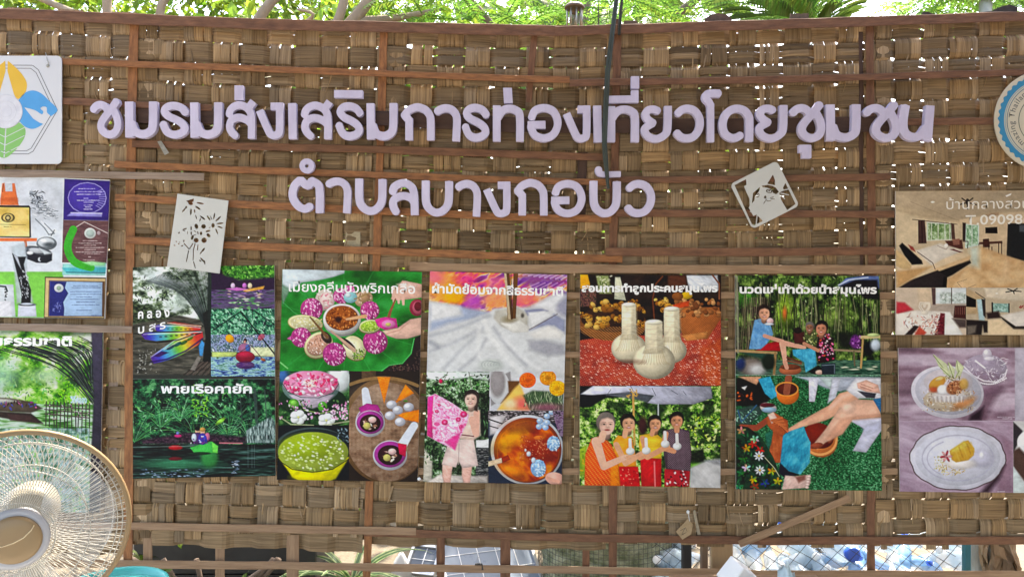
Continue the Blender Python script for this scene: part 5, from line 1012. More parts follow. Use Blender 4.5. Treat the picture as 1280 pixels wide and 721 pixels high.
p.poly(q([(640, 500), (720, 480), (950, 565), (1400, 700), (1400, 860), (300, 860), (640, 640)]), (206, 166, 118), 3); p.tex(p.pm(q([(640, 500), (720, 480), (950, 565), (1400, 700), (1400, 860), (460, 860), (640, 640)]), 3) * .5, [(190, 144, 96), (220, 184, 136), (232, 204, 164)], 14, 9, 4, 2); p.poly(q([(640, 490), (720, 480), (720, 660), (650, 640)]), (186, 206, 198), 8, .8); p.poly(q([(930, 570), (960, 580), (950, 740), (910, 730)]), (226, 196, 160), 12, .6)
p.poly(q([(200, 520), (400, 460), (450, 480), (600, 520), (650, 560), (640, 600), (360, 690), (220, 760), (40, 800), (40, 620)]), (222, 196, 160), 2); p.poly(q([(200, 520), (400, 460), (590, 520), (420, 590), (330, 640), (240, 560)]), (216, 206, 192), 3); p.poly(q([(640, 590), (655, 620), (500, 720), (260, 830), (240, 780), (360, 700)]), (38, 34, 34), 1.5); p.poly(q([(350, 670), (650, 560), (640, 600), (350, 700)]), (216, 180, 136), 2); Lq(p, q, [(215, 530), (340, 620), (360, 670)], 6, (96, 70, 60))
p.poly(q([(480, 510), (560, 535), (590, 535), (510, 505)]), (120, 50, 54), 1); p.poly(q([(65, 480), (90, 455), (250, 600), (260, 630), (170, 635), (110, 560)]), (28, 28, 34), 1.5); p.poly(q([(140, 470), (180, 490), (200, 530), (160, 510)]), (170, 70, 60), 1.5); p.poly(q([(40, 510), (100, 560), (165, 640), (160, 670), (90, 670), (40, 640)]), (216, 182, 130), 2); Lq(p, q, [(380, 480), (450, 510), (470, 480)], 6, (150, 130, 120), al=.7); E(p, q, 450, 480, 16, 18, (236, 230, 220))
q = Z(1114, 330, 6.554); p.poly(q([(160, 130), (380, 50), (460, 105), (430, 195), (60, 195)]), (54, 46, 48), 1.5); p.poly(q([(430, 100), (460, 110), (455, 195), (420, 195)]), (28, 22, 22)); p.poly(q([(40, 60), (330, 20), (160, 130), (50, 190)]), (206, 160, 106), 4)
p.line(q([(620, 125), (540, 150), (590, 210), (690, 170)]), .01, (0, 0, 0)); 
for k in range(5): a_ = k * 1.257 + .3; Lq(p, Z(1114, 234, 6.554), [(625, 125), (625 + 75 * math.cos(a_), 130 + 48 * math.sin(a_))], 11, (64, 50, 46))
E(p, Z(1114, 234, 6.554), 625, 120, 16, 26, (50, 40, 38))
p.region(0, 359.5, 1207.5, 420); p.blend(p.mask(), (206, 186, 164)); p.poly(q([(210, 195), (340, 195), (340, 330), (230, 330)]), (214, 190, 160), 5); p.poly(q([(330, 195), (365, 195), (365, 335), (340, 335)]), (96, 70, 70), 1.5); p.poly(q([(365, 195), (615, 195), (615, 325), (365, 325)]), (214, 220, 222), 1.5); p.tex(p.pm(q([(400, 235), (610, 235), (610, 322), (400, 322)]), 4) * .7, [(110, 130, 110), (190, 204, 196), (230, 236, 236)], 3, 3, 5, 3); Lq(p, q, [(495, 195), (495, 325)], 9, (110, 96, 90)); p.poly(q([(320, 335), (615, 325), (615, 440), (320, 420)]), (176, 160, 146), 3)
p.poly(q([(45, 310), (110, 315), (180, 375), (60, 410), (40, 400)]), (206, 56, 70), 3); p.poly(q([(40, 410), (200, 380), (480, 390), (590, 580), (40, 580)]), (226, 218, 208), 2); p.poly(q([(440, 395), (480, 395), (580, 580), (435, 580)]), (232, 232, 226), 2); p.poly(q([(405, 400), (440, 405), (435, 580), (355, 580)]), (120, 36, 50), 1.5); p.dabs(50, (1165, 392, 1180, 418), [(170, 90, 100), (90, 24, 40)], (.6, 1.6), (.4, .7)); p.poly(q([(520, 340), (615, 340), (615, 450), (510, 440)]), (80, 40, 38), 1.5)
for x in range(530, 615, 18): Lq(p, q, [(x, 355), (x, 410)], 5, (140, 90, 80))
p.poly(q([(500, 445), (615, 450), (615, 520), (560, 520)]), (90, 76, 74), 3); p.dabs(90, (1130, 392, 1172, 416), [(206, 170, 150), (240, 232, 222), (150, 110, 100), (226, 140, 120)], (1, 3), (.4, .8)); p.poly(q([(110, 580), (190, 500), (230, 510), (170, 580)]), (60, 44, 44), 1.5); p.poly(q([(190, 580), (230, 510), (290, 560), (270, 580)]), (206, 80, 60), 2)
p.line(q([(262, 390), (235, 350), (240, 320), (268, 322), (272, 345), (280, 320), (310, 322), (312, 350), (285, 392)]), 3.2, (226, 214, 196), 1); p.line(q([(262, 390), (235, 350), (240, 320), (268, 322)]), .6, (170, 150, 130), .8, .7); E(p, q, 275, 400, 30, 16, (226, 216, 200))
p.region(1207.5, 359.5, 2000, 420); p.blend(p.mask(), (190, 172, 146)); p.poly(q([(760, 195), (1400, 195), (1400, 300), (1000, 300), (780, 270)]), (206, 192, 170), 3); p.poly(q([(615, 195), (760, 270), (770, 410), (615, 410)]), (190, 162, 124), 3); p.poly(q([(615, 255), (695, 290), (695, 355), (615, 350)]), (28, 24, 26)); p.poly(q([(700, 290), (765, 285), (765, 465), (720, 460)]), (170, 200, 206), 2); p.poly(q([(740, 285), (770, 290), (775, 440), (755, 420)]), (56, 44, 44), 1.5); p.poly(q([(830, 320), (970, 325), (970, 395), (835, 390)]), (130, 176, 170), 1.5); p.tex(p.pm(q([(835, 325), (965, 328), (965, 390), (838, 386)])) * .6, [(90, 130, 110), (200, 226, 220)], 2, 2, 4, 2); Lq(p, q, [(828, 318), (830, 400)], 14, (50, 42, 42)); Lq(p, q, [(965, 325), (965, 395)], 12, (60, 50, 48))
p.poly(q([(780, 400), (880, 385), (900, 440), (790, 450)]), (60, 44, 44), 3); p.poly(q([(900, 420), (1100, 380), (1400, 400), (1400, 520), (1030, 530)]), (214, 206, 196), 3); p.poly(q([(900, 430), (1020, 510), (1400, 500), (1400, 530), (1010, 540), (910, 450)]), (44, 36, 36), 1.5); p.poly(q([(780, 455), (890, 450), (1000, 530), (1400, 540), (1400, 600), (790, 600)]), (220, 196, 160), 3); p.poly(q([(615, 455), (790, 465), (790, 560), (760, 560), (750, 500), (740, 580), (615, 580)]), (46, 38, 40), 2); p.poly(q([(620, 505), (700, 500), (690, 560), (640, 580), (620, 580)]), (120, 110, 100), 3)
for k in range(5): a_ = k * 1.257; Lq(p, q, [(1000, 220), (1000 + 65 * math.cos(a_ + .2), 220 + 22 * math.sin(a_ + .2))], 9, (40, 34, 34))
Lq(p, q, [(690, 230), (770, 285)], 5, (60, 50, 46)); E(p, q, 865, 240, 10, 5, (240, 236, 226)); p.dabs(12, (1274, 380, 1282, 386), [(170, 60, 60)], (.6, 1.4), (.4, .8))
p.region(None, 0, 0, 0); p.build(r6, PF, sat=.78); WI2 = mat('cream_ink', (.74, .71, .64), .45)
text_mesh('บ้านกลางสวน', 1183, 1287, 261.5, 17, PF - .0008, r6, WI2, bold=.0, slope=-.01); text_mesh('T.090986', 1207, 1289, 281, 17, PF - .0008, r6, WI2, bold=.012, slope=-.02)

# ---- dessert poster
cn = ((1123, 435), (1326, 434), (1326, 616), (1125, 614))
r7 = board(cn, PB, PF, 'lilac poster of iced desserts in glass cups and on a scalloped plate', 'poster')
p = Print(*cn, bg=(176, 150, 170)); p.vol = .4; q = Z(1116, 430, 7.207); p.region(0, 0, 2000, 526); p.tex(p.mask(), [(120, 86, 106), (150, 112, 136), (176, 146, 170), (196, 172, 194)], 60, 14, 3, 3, 0, 1.4, .05); p.poly(q([(1100, 35), (1600, 35), (1600, 690), (1100, 690)]), (184, 176, 196), 1.5)
p.poly(q([(820, 420), (980, 380), (830, 680), (700, 685), (780, 600)]), (110, 66, 90), 9, .7); p.poly(q([(700, 640), (820, 560), (790, 680), (690, 690)]), (44, 24, 40), 6, .9); E(p, q, 830, 230, 200, 140, (176, 160, 186)); E(p, q, 830, 300, 170, 60, (140, 106, 132), soft=6, al=.7)
p.dabs(120, (1206, 446, 1258, 476), [(214, 206, 224), (190, 176, 204), (150, 130, 160), (236, 232, 244)], (.8, 2.6), (.3, .6)); E(p, q, 830, 170, 130, 50, (170, 150, 180), soft=6, al=.6); E(p, q, 850, 90, 42, 48, (206, 196, 216)); E(p, q, 840, 75, 20, 24, (240, 238, 246)); E(p, q, 870, 130, 50, 18, (226, 222, 236), al=.8); Lq(p, q, [(745, 150), (830, 215)], 14, (240, 240, 248), al=.9); Lq(p, q, [(640, 200), (720, 280), (820, 330), (930, 340), (1010, 290), (1028, 230)], 12, (226, 220, 236), al=.9); E(p, q, 880, 420, 110, 40, (128, 88, 116), soft=6, al=.8)
for k in range(24): t_ = k / 23; x, y = 650 + 370 * t_, 250 + 95 * math.sin(t_ * 2.7); E(p, q, x, y + 14, 8, 7, (236, 232, 244))
E(p, q, 492, 430, 328, 236, (214, 210, 226), rot=.12); E(p, q, 500, 425, 300, 208, (190, 190, 210), rot=.12); E(p, q, 480, 410, 240, 190, (200, 196, 210), al=.8)
E(p, q, 505, 500, 230, 108, (206, 180, 140), al=.8); p.dabs(150, (1153, 488, 1218, 514), [(226, 206, 160), (206, 140, 70), (236, 230, 226), (196, 170, 120), (150, 110, 90)], (.6, 2), (.3, .7)); E(p, q, 640, 530, 110, 36, (230, 140, 70), rot=-.45, soft=4, al=.9); E(p, q, 520, 470, 170, 50, (206, 204, 214), soft=4, al=.8)
for k in range(15): Lq(p, q, [(360 + k * 20, 470), (370 + k * 19, 520)], 5, (236, 236, 240) if k % 2 else (150, 140, 150), al=.8)
E(p, q, 500, 340, 220, 120, (206, 190, 196), al=.6); E(p, q, 400, 350, 85, 50, (240, 160, 40), rot=-.6); E(p, q, 420, 310, 40, 16, (250, 206, 120), rot=-.4); E(p, q, 370, 410, 40, 24, (226, 84, 40), soft=3); E(p, q, 450, 410, 50, 44, (232, 232, 236), soft=2); E(p, q, 560, 390, 80, 60, (196, 110, 60), rot=-.4, soft=2); p.dabs(60, (1185, 476, 1206, 494), [(150, 70, 40), (226, 150, 90), (110, 50, 30), (240, 190, 140)], (.6, 2), (.3, .7)); E(p, q, 640, 360, 40, 50, (230, 170, 60), soft=3, al=.9)
for x0, y0, x1, y1, w in ((365, 90, 500, 290, 56), (575, 140, 590, 290, 60), (500, 160, 540, 310, 40), (430, 200, 520, 310, 40), (600, 230, 560, 310, 40)):
    p.poly(q([(x0, y0), ((x0 + x1) / 2 + w, (y0 + y1) / 2 - 10), (x1 + w * .3, y1), ((x0 + x1) / 2 - w * .35, (y0 + y1) / 2 + 10)]), (206, 216, 160), 1.2); Lq(p, q, [(x0, y0 + 10), (x1 + 6, y1 - 10)], 8, (140, 160, 90), al=.8)
p.dabs(26, (1180, 470, 1200, 476), [(90, 100, 40), (206, 180, 80), (150, 130, 60)], (1, 2.2), (.3, .5)); p.text_rows(1247, 1268, [(521, 0, 1), (523, .3, .9)], (206, 196, 214), .8)
q = Z(1116, 520, 7.207); p.region(0, 526, 1266.5, 700); p.tex(p.mask(), [(160, 124, 152), (178, 148, 174), (196, 170, 196)], 40, 8, 9, 3, .3); p.poly(q([(1000, 200), (1085, 260), (1085, 690), (940, 690)]), (140, 96, 120), 8, .7); p.poly(q([(790, 690), (1010, 440), (960, 560), (860, 690)]), (50, 24, 40), 7, .95)
pl = []
for k in range(72): a_ = k / 72 * 6.2832; rr_ = 1 + .022 * math.sin(a_ * 10 + 1) * abs(math.sin(a_ * 5)); pl.append((585 + 432 * rr_ * math.cos(a_), 375 + 290 * rr_ * math.sin(a_)))
p.poly(q(pl), (206, 206, 224), 1); P2 = q(pl); p.line(P2 + P2[:1], 1.5, (92, 62, 66), .9, .85); p.ell(*q(585, 375), 53, 34.5, (206, 208, 228), 0, 1); p.line([q(585 + 320 * math.cos(a_), 375 + 205 * math.sin(a_)) for a_ in np.linspace(0, 6.3, 40)], 1.6, (172, 172, 200), 1.5, .8); p.line([q(590 + 280 * math.cos(a_), 380 + 170 * math.sin(a_)) for a_ in np.linspace(2.2, 4.2, 14)], 1.2, (166, 166, 196), 1.5, .8); E(p, q, 810, 380, 100, 80, (186, 184, 210), soft=6, al=.9); E(p, q, 800, 350, 20, 30, (230, 230, 244), soft=3)
p.dabs(170, (q(530, 470)[0], q(530, 470)[1], 17, 9, 'e'), [(214, 190, 110), (170, 150, 70), (236, 220, 150), (200, 160, 80), (226, 206, 190)], (.5, 1.2), (.4, .8)); p.dabs(50, (1168, 570, 1180, 586), [(206, 200, 130), (190, 180, 90), (230, 220, 200)], (.5, 1.1), (.4, .8)); E(p, q, 620, 430, 130, 45, (224, 216, 214), soft=3); p.poly(q([(510, 310), (640, 225), (680, 215), (735, 290), (730, 350), (680, 395), (570, 415), (530, 390)]), (232, 170, 30), 1.5); p.poly(q([(530, 300), (640, 225), (690, 260), (600, 310), (520, 330)]), (244, 210, 60), 4, .9)
for k in range(5): Lq(p, q, [(560 + k * 36, 290 - k * 14), (600 + k * 34, 400 - k * 20)], 9, (196, 130, 20) if k % 2 else (240, 190, 60), al=.7, soft=2)
for k in range(6): E(p, q, 480 + 30 * math.cos(k), 360 + 30 * math.sin(k), 26, 11, (206, 50, 70) if k % 2 else (236, 150, 150), rot=k)
p.text_rows(1247, 1256, [(614, 0, 1)], (206, 196, 214), .8); p.region(1266.5, 526, 2000, 700); p.blend(p.mask(), (196, 196, 196)); p.poly(q([(1085, 50), (1170, 130), (1120, 260), (1085, 330)]), (60, 52, 60), 2); E(p, q, 1260, 230, 140, 110, (226, 228, 234)); p.poly(q([(1085, 310), (1140, 280), (1182, 330), (1400, 420), (1400, 700), (1182, 580), (1085, 450)]), (96, 66, 56), 3); p.poly(q([(1085, 450), (1200, 620), (1200, 700), (1085, 700)]), (190, 206, 206), 1.5)
p.region(None, 0, 0, 0); p.rect(1122, 525.2, 1330, 526.4, (200, 180, 200), .8, .5); p.build(r7, PF, sat=.6)

# ---- awards poster
cn = ((-24, 218), (137.5, 225), (131, 398.5), (-24, 396))
r8 = board(cn, PB, PF, 'poster of trophies and award certificates with a purple corner', 'poster')
p = Print(*cn, bg=(214, 220, 226)); p.vol = .35; q = Z(0, 210, 7.207); p.poly(q([(-200, 60), (300, 60), (560, 240), (560, 480), (-200, 480)]), (206, 210, 216), 20)
OR = (216, 124, 76); p.poly(q([(20, 140), (42, 135), (50, 210), (110, 210), (108, 140), (132, 138), (168, 335), (0, 335)]), OR, 1.2); p.poly(q([(0, 270), (160, 270), (165, 300), (0, 300)]), (190, 96, 54), 3, .6); Lq(p, q, [(30, 145), (24, 215)], 7, (120, 70, 50)); p.poly(q([(42, 140), (108, 140), (112, 210), (50, 212)]), (206, 210, 216)); p.poly(q([(-200, 630), (335, 632), (330, 660), (-200, 660)]), OR, 1); Lq(p, q, [(228, 660), (235, 715)], 24, (190, 110, 70))
p.poly(q([(-200, 335), (262, 338), (275, 355), (280, 625), (262, 630), (-200, 620)]), (44, 36, 34)); t = fbm(p.X, p.Y, 20, 14, 4, 2); p.blend(p.pm(q([(-200, 350), (262, 358), (264, 618), (-200, 612)])), p.ramp(t, [(196, 168, 90), (226, 200, 130), (236, 216, 156)])); E(p, q, 72, 448, 62, 42, (96, 86, 60)); E(p, q, 72, 448, 46, 34, (206, 184, 120)); E(p, q, 72, 450, 26, 28, (60, 60, 54)); E(p, q, 72, 450, 15, 16, (190, 176, 130)); Lq(p, q, [(0, 508), (230, 512)], 4, (130, 110, 66)); p.text_rows(5, 14, [(283.5, 0, 1)], (120, 100, 60), .8)
# glass bird trophy
for _ in range(230):
    t_ = p.r.random(); x = 265 + 250 * t_ * p.r.random() ** .5; y = 240 + 190 * t_ + p.r.uniform(-40, 40); p.line([q(x, y), q(x + p.r.uniform(8, 50), y + p.r.uniform(-18, 16))], p.r.uniform(.4, .9), p.r.choice([(84, 90, 96), (130, 138, 144), (236, 240, 244), (170, 178, 184), (60, 64, 70)]), .8, .7)
p.dabs(40, (38, 238, 56, 258), [(60, 64, 70), (110, 116, 124), (190, 196, 204)], (1, 3), (.4, .9)); Lq(p, q, [(320, 460), (400, 540), (440, 600), (490, 590), (400, 500)], 10, (110, 118, 124), al=.8); Lq(p, q, [(370, 480), (450, 560)], 7, (230, 236, 240)); Lq(p, q, [(460, 610), (490, 560)], 8, (84, 90, 96)); E(p, q, 420, 680, 92, 60, (120, 126, 130)); E(p, q, 415, 670, 74, 42, (206, 212, 216)); E(p, q, 440, 690, 46, 20, (84, 90, 94), soft=3); E(p, q, 395, 655, 30, 14, (244, 246, 248), soft=2)
q2 = Z(0, 300, 7.207); p.poly(q2([(215, 85), (260, 60), (470, 120), (468, 185), (420, 208), (330, 205), (240, 170)]), (44, 44, 52), 1.2); E(p, q2, 345, 95, 122, 36, (96, 100, 106), rot=.2); E(p, q2, 330, 95, 70, 22, (190, 194, 198), rot=.15); E(p, q2, 270, 115, 30, 16, (226, 230, 232)); p.poly(q2([(350, 70), (470, 120), (400, 130)]), (206, 212, 216), 1.5); E(p, q2, 358, 175, 16, 20, (196, 200, 206)); E(p, q2, 370, 172, 12, 16, (50, 50, 58))
p.poly(q2([(-200, 285), (570, 285), (560, 700), (-200, 690)]), (132, 198, 96), 1.5); p.poly(q2([(-200, 395), (120, 400), (140, 690), (-200, 690)]), (206, 212, 216), 1.2); p.poly(q2([(-200, 545), (95, 550), (110, 690), (-200, 690)]), (226, 226, 230), 1); Lq(p, q2, [(0, 415), (50, 420), (65, 460)], 16, (70, 84, 80)); p.dabs(18, (6, 361, 9, 376), [(90, 96, 100), (60, 66, 70)], (.6, 1.4), (.4, .7))
p.poly(q2([(105, 60), (225, 20), (245, 150), (240, 290), (270, 430), (300, 560), (150, 570), (130, 300)]), (186, 196, 202), 3, .9); p.poly(q2([(110, 120), (150, 150), (235, 150), (215, 220), (235, 330), (280, 450), (275, 575), (190, 578), (195, 480), (160, 330)]), (32, 30, 34), 1.5); p.poly(q2([(120, 130), (160, 150), (195, 270), (165, 220)]), (190, 196, 204), 1.5); p.dabs(60, (24, 338, 36, 372), [(206, 210, 214), (150, 154, 160)], (.5, 1.6), (.3, .5), (1, 2)); p.poly(q2([(165, 578), (320, 575), (330, 690), (160, 690)]), (206, 210, 220), 1.2); E(p, q2, 242, 580, 78, 14, (60, 62, 68)); E(p, q2, 242, 575, 60, 9, (190, 196, 206))
# purple glass plaque, brown plaque, certificate
p.poly(q([(580, 98), (1010, 118), (985, 475), (570, 468)]), (66, 46, 126), 1); p.ell(*q(785, 270), 23.5, 19.2, (84, 66, 156)); p.line([q(785 + 172 * math.cos(a_), 270 + 138 * math.sin(a_)) for a_ in np.linspace(0, 6.3, 17)], .9, (176, 170, 220), .8, .9); p.poly(q([(640, 400), (925, 402), (915, 440), (605, 432)]), (150, 146, 206), 1.5); Lq(p, q, [(640, 405), (915, 410)], 8, (206, 204, 236)); p.text_rows(93, 127, [(236, .15, .75), (239.8, 0, 1), (243, .1, .95), (248, .35, .5), (250.6, .1, .9), (253, .35, .7), (256.6, .35, .65), (259, .4, .6), (261.6, .35, .65)], (216, 212, 240), .9)
for k in range(9): a_ = -.6 + k * .17; Lq(p, q, [(785 + 110 * math.cos(a_), 270 + 100 * math.sin(a_)), (785 + 168 * math.cos(a_), 270 + 134 * math.sin(a_))], 7, (166, 158, 214), al=.8)
p.poly(q([(570, 470), (985, 477), (960, 860), (560, 850)]), (112, 82, 84), 1); p.tex(p.pm(q([(570, 470), (985, 477), (960, 860), (560, 850)])) * .5, [(84, 58, 60), (134, 104, 104)], 12, 1.5, 3, 3); Lq(p, q, [(690, 530), (760, 485), (975, 590)], 6, (216, 200, 196)); E(p, q, 812, 588, 52, 48, (206, 208, 204)); E(p, q, 812, 588, 36, 33, (176, 190, 184)); E(p, q, 890, 585, 16, 18, (190, 176, 180), al=.8); p.text_rows(95, 130, [(301, .25, .75), (304, .1, .9), (306.5, .3, .7), (309.5, 0, 1), (312, .3, .7), (315, 0, 1), (317, .3, .85), (321, .45, .55), (324.8, .25, .7), (327, .4, .65)], (206, 190, 188), .9)
p.poly(q2([(565, 215), (955, 205), (945, 320), (560, 315)]), (150, 206, 200), 1.5); p.poly(q2([(560, 250), (955, 245), (950, 300), (600, 300)]), (84, 176, 184), 2); Lq(p, q2, [(600, 290), (945, 295)], 8, (70, 90, 96), al=.8); p.line(smooth_path(q2([(660, -95), (620, 0), (610, 80), (640, 160), (700, 215), (820, 248)])), 9.5, (66, 166, 62), 1); p.poly(q2([(740, 200), (830, 190), (950, 205), (940, 230), (820, 232)]), (160, 214, 160), 2, .9)
p.poly(q2([(405, 330), (955, 338), (940, 710), (395, 700)]), (70, 54, 44), 1); p.poly(q2([(412, 340), (950, 348), (935, 700), (400, 692)]), (206, 184, 140), 1); p.poly(q2([(440, 362), (945, 372), (935, 690), (432, 688)]), (110, 84, 66), 1); p.poly(q2([(450, 370), (922, 380), (918, 685), (442, 682)]), (166, 190, 216), 1); wv = q2([(450, 370), (600, 375), (585, 430), (615, 480), (570, 560), (580, 620), (575, 682), (442, 682)]); p.poly(wv, (50, 54, 116), 1); E(p, q2, 530, 432, 42, 38, (206, 210, 214)); E(p, q2, 530, 432, 20, 20, (150, 170, 150)); p.text_rows(88, 126, [(357.5, .1, .9), (359.5, .05, 1), (364.6, 0, 1), (367.6, 0, 1), (371, .2, .7), (374, 0, .95), (377.4, .2, .8), (381, .05, .95), (387.6, .2, .7), (394, .7, 1)], (90, 104, 140), .8); p.dabs(30, (66, 378, 77, 390), [(130, 136, 190), (80, 86, 150)], (.5, 1.5), (.3, .5))
p.build(r8, PF)

# ---- green canal poster behind the fan
cn = ((-24, 411), (129, 415), (124.5, 640), (-24, 640))
r9 = board(cn, PB, PF, 'bright green canal poster with a wooden boat, partly behind the fan', 'poster')
p = Print(*cn, bg=(90, 150, 70)); q = Z(0, 405, 4.655); p.tex(p.mask(), [(40, 90, 30), (90, 160, 50), (150, 206, 90), (206, 232, 170), (236, 244, 226)], 16, 13, 71, 4, 0, 1.3, .06); p.dabs(500, (-24, 425, 118, 505), [(110, 190, 50), (70, 150, 50), (160, 220, 90), (50, 110, 40), (200, 236, 150), (90, 180, 110)], (.8, 2.6), (.5, 1.1), al=.75); p.ell(-2, 470, 30, 22, (190, 226, 206), 0, 22, .7); p.ell(60, 470, 22, 10, (214, 226, 220), 0, 12, .6); p.dabs(110, (70, 470, 118, 500), [(130, 210, 50), (160, 226, 70), (90, 170, 40)], (.8, 2.6), (.5, 1.1))
for k in range(60):
    t_ = k / 59; x0, y0 = q(550 + p.r.uniform(-25, 25), 470 - 420 * t_ * .4); x1, y1 = q(560 - 560 * (1 - t_) ** .7, 60 + 60 * p.r.random() + 120 * p.r.random() * (1 - t_) * .4); p.line(smooth_path([(x0, y0), ((x0 + x1) / 2 + 10, (y0 + y1) / 2 - 12), (x1, y1)], 4), p.r.uniform(.7, 1.5), p.r.choice([(40, 44, 50), (60, 66, 72), (30, 36, 34), (90, 100, 96)]), .7, .85)
p.poly(q([(0, 30), (600, 30), (600, 60), (400, 70), (200, 45), (0, 60)]), (60, 84, 60), 5, .6)
p.tex(p.mask(-50, 505), [(60, 110, 50), (120, 170, 100), (190, 214, 190), (214, 226, 214)], 20, 3, 9, 3, 0, 1.3); p.poly(q([(-120, 420), (60, 430), (180, 450), (250, 490), (180, 515), (-120, 500)]), (96, 84, 72), 2); p.poly(q([(-120, 425), (60, 435), (120, 450), (0, 460), (-120, 450)]), (206, 206, 196), 3); p.dabs(40, (-20, 502, 45, 511), [(150, 60, 130), (80, 90, 160), (60, 50, 50), (190, 110, 150)], (1, 3), (.6, 1.2)); p.poly(q([(-120, 500), (180, 518), (250, 575), (100, 560), (-120, 520)]), (60, 50, 46), 2); p.poly(q([(60, 560), (250, 580), (180, 530), (40, 520)]), (84, 60, 60), 3, .8)
for k in range(13): x = 270 + k * 21; Lq(p, q, [(x, 450 + k), (x + p.r.uniform(-6, 6), 590 + k * 4)], 7, (70, 70, 64))
for y in (470, 495, 520): Lq(p, q, [(260, y), (520, y + 25)], 7, (90, 84, 76))
p.dabs(60, (60, 505, 112, 524), [(150, 120, 130), (110, 100, 100), (190, 180, 180), (60, 60, 56)], (.6, 1.8), (.4, .8)); p.poly(q([(530, 30), (600, 30), (590, 1200), (510, 1200), (545, 420)]), (62, 58, 72), 2.5); p.tex(p.mask(-50, 535, 112) * .7, [(60, 90, 60), (110, 150, 150), (206, 220, 230), (150, 200, 110)], 4, 6, 4, 3)
p.build(r9, PF, gain=.58); text_mesh('มธรรมชาติ', -9, 90, 431.5, 16, PF - .0008, r9, WHITE_INK, bold=.04, slope=.004); text_mesh('วิถีคลอง', 88, 108.5, 503, 11, PF - .0008, r9, mat('pale_blue_ink', (.45, .62, .75), .5), bold=.03, slope=.03)

# ================================================================ SIGNS AND CUT-OUT CARDS
def plate(F, xs, ys, px, y0, y1, name, m, parent=None, loc=None, smooth=False):
    V, fc, bd = sdf_plate(xs, ys, F); return plate_mb(V, fc, bd, px, y0, y1).build(name, m, parent, loc=loc)
def poly_sdf(X, Y, pts):
    ins = np.zeros(X.shape, bool); d = np.full(X.shape, 1e9); pts = list(pts)
    for (x0, y0), (x1, y1) in zip(pts, pts[1:] + pts[:1]):
        if y0 != y1: ins ^= ((Y < y0) != (Y < y1)) & (X < x0 + (Y - y0) * (x1 - x0) / (y1 - y0))
        l = (x1 - x0) ** 2 + (y1 - y0) ** 2 + 1e-9; t = np.clip(((X - x0) * (x1 - x0) + (Y - y0) * (y1 - y0)) / l, 0, 1)
        d = np.minimum(d, np.hypot(X - x0 - t * (x1 - x0), Y - y0 - t * (y1 - y0)))
    return np.where(ins, -d, d)
def ell_sdf(X, Y, cx, cy, rx, ry, rot=0):
    c, s = math.cos(rot), math.sin(rot); a, b = X - cx, Y - cy
    return (np.hypot((a * c + b * s) / rx, (-a * s + b * c) / ry) - 1) * min(rx, ry)
def grid(x0, y0, x1, y1, st):
    xs = np.arange(x0, x1 + st, st); ys = np.arange(y0, y1 + st, st); X, Y = np.meshgrid(xs, ys); return xs, ys, X, Y
CARD = mat('stencil_plastic', (.53, .53, .50), .45, ((7, 7, 7), (.46, .46, .43), 'Object', .3))

# flower stencil card
xs, ys, X, Y = grid(40, 0, 610, 715, 2.6)
F = poly_sdf(X, Y, [(150, 15), (588, 75), (512, 700), (60, 640)])
hol = [(262, 98, 24, 16, .3), (345, 97, 36, 8, .2), (205, 155, 8, 26, .7), (224, 132, 10, 13, .4), (265, 170, 9, 32, .05), (297, 165, 7, 18, -.1), (325, 137, 30, 9, .6), (310, 215, 5, 24, -.3), (455, 288, 16, 22, 0), (418, 224, 8, 30, -.6), (465, 207, 7, 32, .15), (500, 230, 8, 36, .8),
       (515, 270, 33, 8, -.1), (515, 302, 28, 7, .35), (487, 338, 7, 30, -.4), (439, 222, 4, 24, -.4), (425, 305, 11, 4, -.5), (366, 222, 32, 8, .65), (345, 238, 6, 18, .3), (312, 295, 17, 25, -.35), (374, 296, 22, 22, .4), (412, 335, 24, 10, -.25), (416, 372, 22, 15, .7), (378, 414, 26, 26, 0), (310, 414, 24, 22, .3), (277, 390, 13, 24, .3), (268, 354, 7, 19, 0), (267, 312, 7, 21, 0), (352, 355, 12, 18, 0), (325, 350, 6, 17, -.2), (300, 338, 16, 4, .5), (298, 368, 16, 4, -.4),
       (212, 318, 22, 7, -.3), (205, 332, 14, 4, .2), (164, 350, 7, 11, .5), (237, 350, 4, 15, 0), (125, 458, 10, 5, .4), (160, 445, 8, 6, .2), (205, 420, 6, 12, .1), (190, 462, 11, 6, -.4), (140, 425, 8, 5, .4), (168, 432, 6, 4, 0), (370, 498, 9, 26, .7), (352, 520, 6, 18, .6), (366, 585, 32, 8, .8), (345, 590, 14, 6, .6), (384, 605, 6, 22, -.1)]
for h in hol: F = np.maximum(F, -ell_sdf(X, Y, h[0], h[1], h[2] * .9, h[3] * .9, h[4]))
F = np.maximum(F, -poly_sdf(X, Y, [(222, 78), (290, 55), (288, 84), (245, 92)]))
for pts in ([(205, 440), (250, 490)], [(252, 490), (284, 440)], [(246, 500), (226, 600)], [(302, 440), (286, 500), (284, 585)], [(326, 452), (322, 500)], [(286, 595), (306, 655)]): F = np.maximum(F, -seg_sdf(X, Y, pts, 4.2))
q = Z(200, 240, 6.87)
tag(plate(F, xs, ys, lambda a, b: q(a, b), -.0525, -.0545, 'flower_stencil', CARD, loc=at(247, 292, -.0525)), 'tilted white stencil card with cut-out flowers above the kayak poster', 'stencil')
